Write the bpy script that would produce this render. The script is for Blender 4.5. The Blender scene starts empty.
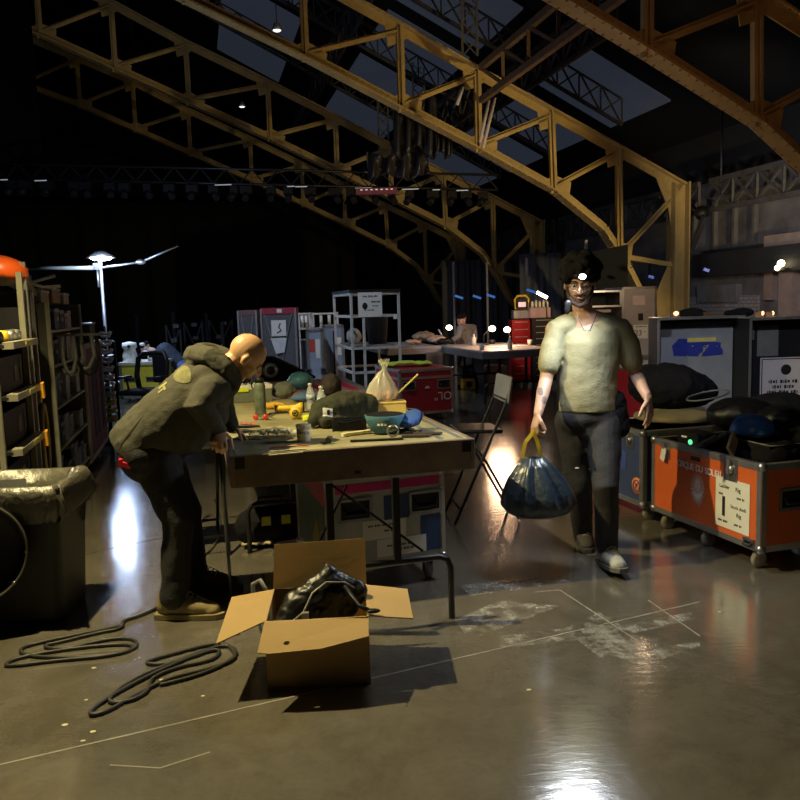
import bpy, bmesh, math, random
from mathutils import Vector, Matrix, noise
from mathutils.bvhtree import BVHTree
random.seed(7)
V = Vector
PI = math.pi
scene = bpy.context.scene
COL = scene.collection

# ---------------------------------------------------------------- camera and the two frames of the place
H0, FL, ROLL, EYE = 305., 800., .03, 1.6
_th = math.atan((400 - H0) / FL)
_f = V((0, math.cos(_th), -math.sin(_th))); _u = V((0, math.sin(_th), math.cos(_th))); _r = V((1, 0, 0))
CU = _u * math.cos(ROLL) + _r * math.sin(ROLL); CR = _r * math.cos(ROLL) - _u * math.sin(ROLL)
CAM = V((0, 0, EYE))
def ray(px, py): return _f + CR * ((px - 400) / FL) + CU * ((400 - py) / FL)
def P(px, py, z=0.):            # point at height z seen at a pixel
    d = ray(px, py); return CAM + d * ((z - EYE) / d.z)
def Q(px, py, y):               # point at distance y seen at a pixel
    d = ray(px, py); return CAM + d * (y / d.y)
YAW = math.radians(14.04)       # the hall runs 14 degrees left of the view
VU = V((-math.sin(YAW), math.cos(YAW), 0)); VV = V((math.cos(YAW), math.sin(YAW), 0))
def W(u, v, z=0.): return VU * u + VV * v + V((0, 0, z))

cam_d = bpy.data.cameras.new('camera'); cam = bpy.data.objects.new('camera', cam_d); COL.objects.link(cam)
cam_d.sensor_width = 36; cam_d.lens = 36; cam_d.clip_end = 200; cam_d.clip_start = .05
m3 = Matrix((CR, CU, -_f)).transposed()
cam.matrix_world = Matrix.Translation(CAM) @ m3.to_4x4()
scene.camera = cam

# ---------------------------------------------------------------- materials
MATS = {}
def M(name, col, rough=.6, metal=0., var=.18, scale=6., bump=.0, bscale=40., spec=.5, emit=None, es=1., alpha=1., trans=0.):
    if name in MATS: return MATS[name]
    m = bpy.data.materials.new(name); m.use_nodes = True; nt = m.node_tree; N = nt.nodes; L = nt.links
    b = N['Principled BSDF']
    b.inputs['Roughness'].default_value = rough; b.inputs['Metallic'].default_value = metal
    b.inputs['Specular IOR Level'].default_value = spec; b.inputs['Alpha'].default_value = alpha
    b.inputs['Transmission Weight'].default_value = trans
    tc = N.new('ShaderNodeTexCoord')
    nz = N.new('ShaderNodeTexNoise'); nz.inputs['Scale'].default_value = scale; nz.inputs['Detail'].default_value = 5; nz.inputs['Roughness'].default_value = .65
    L.new(tc.outputs['Object'], nz.inputs['Vector'])
    r = N.new('ShaderNodeValToRGB'); r.color_ramp.elements[0].position = .3; r.color_ramp.elements[1].position = .7
    c = list(col)[:3]
    r.color_ramp.elements[0].color = (*[max(0, x * (1 - var)) for x in c], 1)
    r.color_ramp.elements[1].color = (*[min(1, x * (1 + var)) for x in c], 1)
    L.new(nz.outputs['Fac'], r.inputs['Fac']); L.new(r.outputs['Color'], b.inputs['Base Color'])
    if bump:
        n2 = N.new('ShaderNodeTexNoise'); n2.inputs['Scale'].default_value = bscale; n2.inputs['Detail'].default_value = 3
        L.new(tc.outputs['Object'], n2.inputs['Vector'])
        bp = N.new('ShaderNodeBump'); bp.inputs['Strength'].default_value = bump; bp.inputs['Distance'].default_value = .01
        L.new(n2.outputs['Fac'], bp.inputs['Height']); L.new(bp.outputs['Normal'], b.inputs['Normal'])
    if emit:
        b.inputs['Emission Color'].default_value = (*emit, 1); b.inputs['Emission Strength'].default_value = es
    MATS[name] = m; return m

black = M('black_plastic', (.008, .008, .009), .45, bump=.1, spec=.35)
blackcloth = M('black_cloth', (.008, .008, .010), .9, bump=.5, bscale=90, spec=.2)
dark = M('black_laminate', (.012, .012, .014), .5, bump=.1, bscale=200, spec=.35)
alu = M('aluminium', (.55, .55, .53), .38, .9, bump=.08)
alud = M('dull_aluminium', (.34, .34, .34), .5, .7, bump=.1)
steel = M('zinc_steel', (.42, .42, .44), .32, .9)
blacksteel = M('black_steel', (.02, .02, .021), .38, .3)
rubber = M('rubber', (.02, .02, .02), .75)
greyrub = M('grey_wheel', (.30, .30, .29), .6)
red = M('red_laminate', (.36, .018, .03), .45, var=.12)
maroon = M('maroon_laminate', (.16, .018, .022), .45, var=.15)
orange = M('orange_laminate', (.62, .12, .025), .42, var=.08, bump=.05)
navy = M('navy_laminate', (.045, .065, .16), .45, var=.2)
white = M('white_paper', (.72, .71, .66), .7, var=.05)
offwhite = M('offwhite_plastic', (.62, .6, .52), .5, var=.08)
cream = M('cream_label', (.72, .70, .55), .7, var=.05)
ink = M('black_ink', (.01, .01, .01), .6)
whiteink = M('white_ink', (.78, .72, .68), .6, var=.05)
grey = M('grey_laminate', (.25, .26, .29), .55, var=.1)
greyblue = M('greyblue_paint', (.22, .28, .36), .5, var=.15)
yellow = M('yellow_plastic', (.75, .5, .03), .45, var=.08)
yellowlam = M('yellow_laminate', (.72, .66, .06), .5, var=.12)
hivis = M('hivis_yellow', (.75, .85, .03), .5, var=.05)
toolred = M('tool_cabinet_red', (.42, .015, .02), .3, var=.1)
wood = M('pine_wood', (.52, .36, .18), .6, var=.15, scale=10)
card = M('cardboard', (.44, .295, .12), .8, var=.07, scale=3, bump=.06)
teal = M('teal_cloth', (.05, .2, .25), .8, var=.3, bump=.4)
olive = M('olive_cloth', (.035, .038, .018), .85, var=.25, bump=.5, bscale=70)
skin = M('skin', (.55, .31, .19), .5, var=.08, scale=12, bump=.06, bscale=150)
hair = M('dark_hair', (.006, .005, .005), .85, var=.3, bump=.8, bscale=220, spec=.25)
goldpaint = M('gold_steel_paint', (.46, .34, .13), .55, var=.22, scale=1.6, bump=.15, bscale=18)
lattice_m = M('dark_truss_steel', (.06, .06, .065), .5, .4, var=.3)

# ---------------------------------------------------------------- mesh builder
class G:
    def __init__(s): s.v = []; s.f = []; s.m = []; s.sm = []
    def add(s, vs, fs, m=0, smooth=False):
        b = len(s.v); s.v += [tuple(x) for x in vs]
        for f in fs: s.f.append([b + i for i in f]); s.m.append(m); s.sm.append(smooth)
        return s
    def box(s, c, d, R=None, m=0):
        c = V(c); h = V(d) / 2; vs = []
        for x in (-1, 1):
            for y in (-1, 1):
                for z in (-1, 1):
                    p = V((x * h.x, y * h.y, z * h.z)); vs.append(c + (R @ p if R else p))
        return s.add(vs, [(0, 1, 3, 2), (4, 6, 7, 5), (0, 4, 5, 1), (2, 3, 7, 6), (0, 2, 6, 4), (1, 5, 7, 3)], m)
    def bb(s, lo, hi, m=0): return s.box([(a + b) / 2 for a, b in zip(lo, hi)], [abs(b - a) for a, b in zip(lo, hi)], None, m)
    def bar(s, a, b, w, h=None, up=(0, 0, 1), m=0):
        a = V(a); b = V(b); h = h or w; t = (b - a).normalized(); up = V(up)
        if abs(t.dot(up)) > .99: up = V((1, 0, 0)) if abs(t.x) < .9 else V((0, 1, 0))
        x = t.cross(up).normalized(); y = x.cross(t)
        vs = [p + x * (i * w / 2) + y * (j * h / 2) for p in (a, b) for i, j in ((-1, -1), (1, -1), (1, 1), (-1, 1))]
        return s.add(vs, [(3, 2, 1, 0), (4, 5, 6, 7), (0, 1, 5, 4), (1, 2, 6, 5), (2, 3, 7, 6), (3, 0, 4, 7)], m)
    def loft(s, pts, rad, side=None, n=10, closed=False, m=0, caps=True, smooth=True, ang0=0):
        pts = [V(p) for p in pts]; k = len(pts)
        if not isinstance(rad, (list, tuple)): rad = [rad] * k
        rad = [(r, r) if not isinstance(r, (list, tuple)) else r for r in rad]
        px = None; rings = []
        for i, p in enumerate(pts):
            if closed: t = pts[(i + 1) % k] - pts[i - 1]
            else: t = pts[min(i + 1, k - 1)] - pts[max(i - 1, 0)]
            t = t.normalized() if t.length > 1e-9 else V((0, 0, 1))
            if side is not None: x = V(side) - t * V(side).dot(t)
            elif px is None:
                x = t.cross(V((0, 0, 1)))
                if x.length < .1: x = t.cross(V((1, 0, 0)))
            else: x = px - t * px.dot(t)
            x.normalize(); px = x; y = t.cross(x)
            a, b = rad[i]
            rings.append([p + x * (a * math.cos(ang0 + 2 * PI * j / n)) + y * (b * math.sin(ang0 + 2 * PI * j / n)) for j in range(n)])
        vs = [q for r in rings for q in r]; fs = []
        for i in range(k if closed else k - 1):
            for j in range(n):
                a = i * n + j; b = i * n + (j + 1) % n; c = ((i + 1) % k) * n + (j + 1) % n; d = ((i + 1) % k) * n + j
                fs.append((a, b, c, d))
        s.add(vs, fs, m, smooth)
        if caps and not closed:
            s.add(rings[0], [tuple(reversed(range(n)))], m); s.add(rings[-1], [tuple(range(n))], m)
        return s
    def tube(s, pts, r, n=8, closed=False, m=0): return s.loft(pts, r, None, n, closed, m)
    def capsule(s, pts, rad, side=None, n=14, m=0):       # loft with rounded ends
        pts = [V(p) for p in pts]
        if not isinstance(rad, (list, tuple)): rad = [rad] * len(pts)
        rad = [(r, r) if not isinstance(r, (list, tuple)) else r for r in rad]
        t0 = (pts[0] - pts[1]).normalized(); t1 = (pts[-1] - pts[-2]).normalized()
        def cap(p, t, r, order):
            out = []
            rr = min(r)
            for a in (80, 55, 28): out.append((p + t * (rr * math.sin(math.radians(a))), (r[0] * math.cos(math.radians(a)), r[1] * math.cos(math.radians(a)))))
            return out if order else out[::-1]
        A = cap(pts[0], t0, rad[0], True); B = cap(pts[-1], t1, rad[-1], False)
        return s.loft([a[0] for a in A] + pts + [b[0] for b in B], [a[1] for a in A] + rad + [b[1] for b in B], side, n, m=m)
    def ball(s, c, r, R=None, n=14, m=0, k=9):
        c = V(c); r = V((r, r, r)) if not isinstance(r, (list, tuple)) else V(r); vs = []; fs = []
        for i in range(1, k):
            a = PI * i / k
            for j in range(n):
                q = V((r.x * math.sin(a) * math.cos(2 * PI * j / n), r.y * math.sin(a) * math.sin(2 * PI * j / n), r.z * math.cos(a)))
                vs.append(c + (R @ q if R else q))
        for i in range(k - 2):
            for j in range(n): fs.append((i * n + j, (i + 1) * n + j, (i + 1) * n + (j + 1) % n, i * n + (j + 1) % n))
        tz = V((0, 0, r.z)); top = len(vs); vs += [c + (R @ tz if R else tz), c - (R @ tz if R else tz)]
        for j in range(n):
            fs.append((top, j, (j + 1) % n)); fs.append((top + 1, (k - 2) * n + (j + 1) % n, (k - 2) * n + j))
        return s.add(vs, fs, m, True)
    def lathe(s, prof, c=(0, 0, 0), R=None, n=20, m=0, smooth=True, closed=False):
        c = V(c); vs = []; fs = []; k = len(prof)
        for r, z in prof:
            for j in range(n):
                q = V((r * math.cos(2 * PI * j / n), r * math.sin(2 * PI * j / n), z)); vs.append(c + (R @ q if R else q))
        for i in range(k - 1):
            for j in range(n): fs.append((i * n + j, i * n + (j + 1) % n, (i + 1) * n + (j + 1) % n, (i + 1) * n + j))
        s.add(vs, fs, m, smooth)
        if prof[0][0] > 1e-4: s.add(vs[:n], [tuple(reversed(range(n)))], m)
        if prof[-1][0] > 1e-4: s.add(vs[-n:], [tuple(range(n))], m)
        return s
    def cyl(s, a, b, r, n=14, m=0): return s.loft([a, b], r, None, n, m=m)
    def prism(s, pts, off, m=0, smooth=False):            # planar outline pushed along off
        pts = [V(p) for p in pts]; off = V(off); n = len(pts)
        vs = pts + [p + off for p in pts]
        fs = [tuple(reversed(range(n))), tuple(range(n, 2 * n))] + [(i, (i + 1) % n, n + (i + 1) % n, n + i) for i in range(n)]
        return s.add(vs, fs, m, smooth)
    def grid(s, fn, nu, nv, m=0, smooth=True, thick=0.):  # surface fn(a,b) a,b in 0..1, optionally a thick sheet
        vs = [V(fn(i / nu, j / nv)) for i in range(nu + 1) for j in range(nv + 1)]
        fs = [(i * (nv + 1) + j, (i + 1) * (nv + 1) + j, (i + 1) * (nv + 1) + j + 1, i * (nv + 1) + j + 1) for i in range(nu) for j in range(nv)]
        s.add(vs, fs, m, smooth)
        if thick:
            w = [v - V((0, 0, thick)) for v in vs]; s.add(w, [tuple(reversed(f)) for f in fs], m, smooth)
        return s
    def build(s, name, mats, parent=None, bevel=0, fix=True, loc=None, mods=()):
        me = bpy.data.meshes.new(name); me.from_pydata(s.v, [], s.f)
        mats = mats if isinstance(mats, (list, tuple)) else [mats]
        for m in mats: me.materials.append(m)
        me.polygons.foreach_set('material_index', s.m); me.polygons.foreach_set('use_smooth', s.sm)
        if fix:
            bm = bmesh.new(); bm.from_mesh(me); bmesh.ops.remove_doubles(bm, verts=bm.verts, dist=1e-5)
            bmesh.ops.recalc_face_normals(bm, faces=bm.faces); bm.to_mesh(me); bm.free()
        o = bpy.data.objects.new(name, me); COL.objects.link(o)
        if parent: o.parent = parent
        if loc is not None: o.location = loc
        if bevel:
            b = o.modifiers.new('bevel', 'BEVEL'); b.width = bevel; b.segments = 2; b.limit_method = 'ANGLE'
        return o

def tag(o, label=None, cat=None, group=None, kind=None):
    if label: o['label'] = label
    if cat: o['category'] = cat
    if group: o['group'] = group
    if kind: o['kind'] = kind
    return o
def T(name, label, cat, loc=(0, 0, 0), rz=0., group=None):
    o = bpy.data.objects.new(name, None); COL.objects.link(o); o.empty_display_size = .1
    o.location = loc; o.rotation_euler = (0, 0, rz); return tag(o, label, cat, group)
def kids(o): return [c for c in bpy.data.objects if c.parent == o]
def copy_tree(o, parent=None):
    c = o.copy(); COL.objects.link(c)
    if parent: c.parent = parent
    for ch in kids(o): copy_tree(ch, c)
    return c
def rotz(a): return Matrix.Rotation(a, 3, 'Z')
def frame(n, up=(0, 0, 1)):     # matrix with columns right, up, normal
    n = V(n).normalized(); x = V(up).cross(n).normalized(); y = n.cross(x)
    return Matrix((x, y, n)).transposed()
def text(body, loc, size, n, mat, parent, name='lettering', up=(0, 0, 1), ext=.0006, align='CENTER', sx=1., bold=0.):
    c = bpy.data.curves.new(name, 'FONT'); c.body = body; c.size = size; c.extrude = ext; c.align_x = align; c.align_y = 'CENTER'; c.offset = bold * size
    o = bpy.data.objects.new(name, c); COL.objects.link(o)
    me = bpy.data.meshes.new_from_object(o); bpy.data.objects.remove(o)
    R = frame(n, up); 
    for v in me.vertices: v.co = R @ V((v.co.x * sx, v.co.y, v.co.z)) + V(loc)
    me.materials.clear(); me.materials.append(mat)
    o = bpy.data.objects.new(name, me); COL.objects.link(o); o.parent = parent; return o

def baked(o):                    # apply the modifiers of o into its own mesh
    bpy.context.view_layer.update()
    dg = bpy.context.evaluated_depsgraph_get()
    me = bpy.data.meshes.new_from_object(o.evaluated_get(dg)); o.modifiers.clear()
    o.data = me; return o
def flesh(name, g, mat, parent=None, vox=.008, smooth=6, wrinkle=0., wscale=.12):   # one continuous skin over overlapping volumes
    o = g.build(name, mat, parent)
    r = o.modifiers.new('r', 'REMESH'); r.mode = 'VOXEL'; r.voxel_size = vox; r.use_smooth_shade = True
    s = o.modifiers.new('s', 'SMOOTH'); s.factor = .5; s.iterations = smooth
    if wrinkle:
        t = bpy.data.textures.new(name + '_folds', 'CLOUDS'); t.noise_scale = wscale; t.noise_depth = 2
        d = o.modifiers.new('d', 'DISPLACE'); d.texture = t; d.strength = wrinkle; d.mid_level = .5; d.texture_coords = 'LOCAL'
    baked(o)
    for p in o.data.polygons: p.use_smooth = True
    if not o.data.materials: o.data.materials.append(mat)
    return o
def decal(target, c, n, up, outline, mat, name, parent, off=.003, res=14, jitter=0):   # patch that follows the surface of target
    bpy.context.view_layer.update()
    me = target.data; bv = BVHTree.FromPolygons([v.co for v in me.vertices], [tuple(p.vertices) for p in me.polygons])
    R = frame(n, up); g = G(); c = V(c); idx = {}
    def hit(a, b):
        o = c + R @ V((a, b, .6)); h = bv.ray_cast(o, -(R @ V((0, 0, 1))))
        return (h[0] + h[1] * off) if h[0] is not None else None
    vs = []; fs = []
    for i in range(res + 1):
        for j in range(res + 1):
            a, b = outline(i / res, j / res); p = hit(a, b)
            idx[i, j] = len(vs) if p is not None else None
            if p is not None: vs.append(p)
    for i in range(res):
        for j in range(res):
            q = [idx[i, j], idx[i + 1, j], idx[i + 1, j + 1], idx[i, j + 1]]
            if None not in q: fs.append(q)
    g.add(vs, fs, 0, True)
    return g.build(name, mat, parent, fix=False)
def disc_outline(rx, ry):
    def f(a, b):
        x, y = 2 * a - 1, 2 * b - 1
        return rx * x * math.sqrt(max(0, 1 - y * y / 2)), ry * y * math.sqrt(max(0, 1 - x * x / 2))
    return f
def rect_outline(w, h): return lambda a, b: ((a - .5) * w, (b - .5) * h)

# ---------------------------------------------------------------- road cases
def caster(parent, x, y, r=.05, mat=greyrub, detail=True):
    c = G(); c.box((x, y, 2 * r + .012), (.075, .075, .012)); c.box((x - .022, y, r + .02), (.005, .05, .07)); c.box((x + .022, y, r + .02), (.005, .05, .07))
    o = c.build('caster', steel, parent)
    w = G(); w.lathe([(.006, -.016), (r * .55, -.016), (r * .92, -.015), (r, -.008), (r, .008), (r * .92, .015), (r * .55, .016), (.006, .016)], (x, y, r), Matrix.Rotation(PI / 2, 3, 'Y'), 18)
    w.build('wheel', mat, o); return o
def latch(parent, x, y, z, n, s=1.):
    R = frame(n); g = G(); g.box(V((x, y, z)), (.11 * s, .13 * s, .006), R)
    o = g.build('latch', steel, parent, bevel=.002)
    g = G(); c = V((x, y, z)) + R @ V((0, 0, .012)); g.lathe([(.006, -.008), (.026 * s, -.008), (.026 * s, .004), (.012, .008), (0, .008)], c, R, 14)
    g.box(c + R @ V((0, .03 * s, .004)), (.022 * s, .05 * s, .014), R); g.box(c + R @ V((0, 0, .012)), (.012 * s, .045 * s, .006), R)
    g.build('turn_key', alu, o); return o
def recess_handle(parent, x, y, z, n, w=.17, h=.12, mt=None):
    R = frame(n); c = V((x, y, z)); g = G()
    for a, b, ww, hh in ((0, h / 2 - .008, w, .016), (0, -h / 2 + .008, w, .016), (-w / 2 + .008, 0, .016, h), (w / 2 - .008, 0, .016, h)):
        g.box(c + R @ V((a, b, .003)), (ww, hh, .008), R)
    o = g.build('handle', mt or steel, parent, bevel=.002)
    g = G(); g.box(c + R @ V((0, 0, .001)), (w - .03, h - .03, .004), R); g.build('recess', black, o)
    g = G(); pts = [c + R @ V((-w * .32, h * .12, .006)), c + R @ V((-w * .30, -h * .18, .018)), c + R @ V((w * .30, -h * .18, .018)), c + R @ V((w * .32, h * .12, .006))]
    g.tube(pts, .009, 8); g.build('grip', rubber, o); return o
def case_body(t, L, D, z0, z1, mat, closed=True, open_depth=.12, inner=dark, edge=.03, balls=True, edgemat=alu, lidline=None):
    g = G(); x0, x1, y0, y1 = -L / 2, L / 2, -D / 2, D / 2; w = .012
    if closed: g.bb((x0, y0, z0), (x1, y1, z1)); g.build('body', mat, t)
    else:
        g.bb((x0, y0, z0), (x1, y1, z0 + w)); g.bb((x0, y0, z0), (x1, y0 + w, z1)); g.bb((x0, y1 - w, z0), (x1, y1, z1))
        g.bb((x0, y0 + w, z0), (x0 + w, y1 - w, z1)); g.bb((x1 - w, y0 + w, z0), (x1, y1 - w, z1)); g.build('body', mat, t)
        g = G(); q = .004
        g.bb((x0 + w, y0 + w, z0 + w), (x1 - w, y0 + w + q, z1 - .02)); g.bb((x0 + w, y1 - w - q, z0 + w), (x1 - w, y1 - w, z1 - .02))
        g.bb((x0 + w, y0 + w, z0 + w), (x0 + w + q, y1 - w, z1 - .02)); g.bb((x1 - w - q, y0 + w, z0 + w), (x1 - w, y1 - w, z1 - .02)); g.build('lining', inner, t)
    g = G(); e = edge; k = .004
    def angle(a, b, nx, ny):    # two thin flanges along an edge
        a = V(a); b = V(b); nx = V(nx); ny = V(ny)
        g.bar(a - nx * (e / 2) + ny * (k / 2), b - nx * (e / 2) + ny * (k / 2), e, k, up=ny)
        g.bar(a - ny * (e / 2) + nx * (k / 2), b - ny * (e / 2) + nx * (k / 2), e, k, up=nx)
    for sx in (-1, 1):
        for sy in (-1, 1): angle((sx * L / 2, sy * D / 2, z0), (sx * L / 2, sy * D / 2, z1), (sx, 0, 0), (0, sy, 0))
        for z, sz in ((z0, -1), (z1, 1)):
            angle((sx * L / 2, -D / 2, z), (sx * L / 2, D / 2, z), (sx, 0, 0), (0, 0, sz))
            angle((-L / 2, sx * D / 2, z), (L / 2, sx * D / 2, z), (0, sx, 0), (0, 0, sz))
    g.build('edge_trim', edgemat, t)
    if lidline:
        g = G()
        for sy in (-1, 1): g.box((0, sy * (D / 2 + .002), lidline), (L, .006, .035))
        for sx in (-1, 1): g.box((sx * (L / 2 + .002), 0, lidline), (.006, D, .035))
        g.build('lid_seam', edgemat, t)
    if balls:
        for sx in (-1, 1):
            for sy in (-1, 1):
                for z in (z0, z1):
                    b = G(); b.ball((sx * (L / 2 - .012), sy * (D / 2 - .012), z - .012 if z == z1 else z + .012), .03, n=10, k=7); b.build('corner', steel, t)
def small_print(t, c, n, w, h, words=2, mat=None):     # writing too small to read: a row of short uneven strokes
    R = frame(n); g = G(); c = V(c); x = -w / 2; k = 0
    while x < w / 2:
        s = h * (.45 + .25 * ((k * 7) % 3)); q = .72 + .28 * ((k * 5) % 2)
        if k % 5 != 4: g.box(c + R @ V((x + s / 2, 0, 0)), (s * .7, h * q, .0015), R)
        x += s; k += 1
    return g.build('small_print', mat or ink, t)
def patch(t, name, mat, c, n, w, h, th=.002):
    g = G(); g.box(V(c), (w, h, th), frame(n)); return g.build(name, mat, t)
# ================================================================ the setting
def floor_material():
    m = bpy.data.materials.new('polished_concrete'); m.use_nodes = True; nt = m.node_tree; N = nt.nodes; L = nt.links; b = N['Principled BSDF']
    geo = N.new('ShaderNodeNewGeometry'); mp = N.new('ShaderNodeMapping'); L.new(geo.outputs['Position'], mp.inputs['Vector'])
    def nz(scale, det=6, rough=.65, src=mp.outputs['Vector'], dist=0):
        n = N.new('ShaderNodeTexNoise'); n.inputs['Scale'].default_value = scale; n.inputs['Detail'].default_value = det; n.inputs['Roughness'].default_value = rough
        n.inputs['Distortion'].default_value = dist; L.new(src, n.inputs['Vector']); return n.outputs['Fac']
    def ramp(fac, stops):
        r = N.new('ShaderNodeValToRGB'); e = r.color_ramp.elements
        while len(e) < len(stops): e.new(.5)
        for i, (p, c) in enumerate(stops): e[i].position = p; e[i].color = (*c, 1) if isinstance(c, tuple) else (c, c, c, 1)
        L.new(fac, r.inputs['Fac']); return r.outputs['Color']
    def mix(f, a, c2, mode='MIX'):
        x = N.new('ShaderNodeMix'); x.data_type = 'RGBA'; x.blend_type = mode
        if hasattr(f, 'links'): L.new(f, x.inputs[0])
        else: x.inputs[0].default_value = f
        for k, v in ((6, a), (7, c2)):
            if hasattr(v, 'links'): L.new(v, x.inputs[k])
            else: x.inputs[k].default_value = (*v, 1)
        return x.outputs[2]
    c = ramp(nz(.55, 8, .7, dist=.6), [(.28, (.07, .061, .045)), (.5, (.125, .111, .084)), (.72, (.19, .17, .132))])
    c = mix(ramp(nz(3.2, 8, .75, dist=1.2), [(.35, .0), (.75, .55)]), c, (.23, .215, .185))
    c = mix(ramp(nz(16, 6, .8), [(.5, .0), (.85, .5)]), c, (.075, .07, .06))
    # scratches: long thin streaks
    m2 = N.new('ShaderNodeMapping'); m2.inputs['Rotation'].default_value = (0, 0, .5); m2.inputs['Scale'].default_value = (1, 14, 1); L.new(geo.outputs['Position'], m2.inputs['Vector'])
    c = mix(ramp(nz(2.2, 8, .8, m2.outputs['Vector'], 2), [(.66, .0), (.78, .35)]), c, (.28, .26, .22))
    L.new(c, b.inputs['Base Color'])
    r = ramp(nz(1.7, 8, .7, dist=.8), [(.3, .10), (.7, .25)]); L.new(r, b.inputs['Roughness'])
    b.inputs['Specular IOR Level'].default_value = .75
    b.inputs['Coat Weight'].default_value = 1; b.inputs['Coat IOR'].default_value = 1.65; b.inputs['Coat Roughness'].default_value = .13
    bp = N.new('ShaderNodeBump'); bp.inputs['Strength'].default_value = .09; bp.inputs['Distance'].default_value = .01
    m3_ = N.new('ShaderNodeMapping'); m3_.inputs['Scale'].default_value = (1, 3, 1); L.new(geo.outputs['Position'], m3_.inputs['Vector'])
    L.new(nz(9, 5, .6, m3_.outputs['Vector'], .5), bp.inputs['Height']); L.new(bp.outputs['Normal'], b.inputs['Normal']); L.new(bp.outputs['Normal'], b.inputs['Coat Normal'])
    return m
floor_m = floor_material()
g = G(); c = [W(-6, -26), W(-6, 16), W(50, 16), W(50, -26)]; g.prism([p - V((0, 0, .2)) for p in c], (0, 0, .2)); tag(g.build('floor', floor_m), kind='structure')
joint_m = M('joint_filler', (.33, .31, .26), .7, var=.3)
jd = M('dark_joint', (.04, .036, .03), .7, var=.3)
def joint(a, b, w, mt, n):
    g = G(); a = P(*a); b = P(*b); d = (b - a).normalized(); a -= d * .0; g.bar(a + V((0, 0, .0006)), b + V((0, 0, .0006)), w, .0012, m=0)
    tag(g.build('trim_%d' % n, mt), kind='structure')
joint((-40, 774), (700, 602), .008, joint_m, 1)
joint((-20, 700), (-10, 698), .01, jd, 2)
joint((60, 560), (470, 470), .012, jd, 3)

blackwall = M('black_wall_paint', (.008, .008, .01), .9)
def slab(name, u0, v0, u1, v1, z0, z1, mat, th=.2, away=1):
    g = G(); a = W(u0, v0, z0); b = W(u1, v1, z0); t = (b - a).normalized(); n = V((0, 0, 1)).cross(t) * th * away
    g.prism([a, b, b + V((0, 0, z1 - z0)), a + V((0, 0, z1 - z0))], n); return tag(g.build(name, mat), kind='structure')
slab('wall_back', 46, -26, 46, 16, 0, 13, blackwall, away=-1)
slab('wall_left', -6, -24, 46, -24, 0, 13, blackwall)
slab('wall_front', -6, -26, -6, 16, 0, 13, blackwall, away=1)
VR = 11.5
def cw():
    m = M('old_concrete', (.16, .15, .145), .9, var=.5, scale=1.1, bump=.3, bscale=9); return m
conc = cw()
slab('wall_right', -6, VR, 46, VR, 0, 4.15, conc, away=-1)
slab('wall_upper', -6, VR - .05, 46, VR - .05, 4.15, 5.6, M('dark_sheet_wall', (.012, .013, .016), .9), away=-1)
# ceiling: dark sheet with bluish skylight panels between lattice girders
def roofz(v): return min(12.8, 5.2 + .5 * (11.5 - v))
g = G(); a = [W(-6, 11.7, roofz(11.7)), W(46, 11.7, roofz(11.7)), W(46, -3.7, 12.8), W(-6, -3.7, 12.8)]; g.prism(a, (0, 0, .15))
a = [W(-6, -3.7, 12.8), W(46, -3.7, 12.8), W(46, -26, 12.8), W(-6, -26, 12.8)]; g.prism(a, (0, 0, .15))
tag(g.build('ceiling', M('ceiling_sheet', (.008, .009, .012), .95, spec=.1)), kind='structure')
skyl = M('night_skylight', (.05, .06, .08), .5, emit=(.16, .2, .30), es=.09)
n = 1
for u0 in (12.6, 15.9, 19.2, 22.5, 26.0):
    for v0 in (1.2, 4.8, 8.2):
        if u0 < 13: continue
        g = G(); g.prism([W(u0, v0, roofz(v0) - .06), W(u0 + 2.6, v0, roofz(v0) - .06), W(u0 + 2.6, v0 + 2.0, roofz(v0 + 2.0) - .06), W(u0, v0 + 2.0, roofz(v0 + 2.0) - .06)], (0, 0, .04))
        tag(g.build('window_%d' % n, skyl), kind='structure'); n += 1

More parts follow.
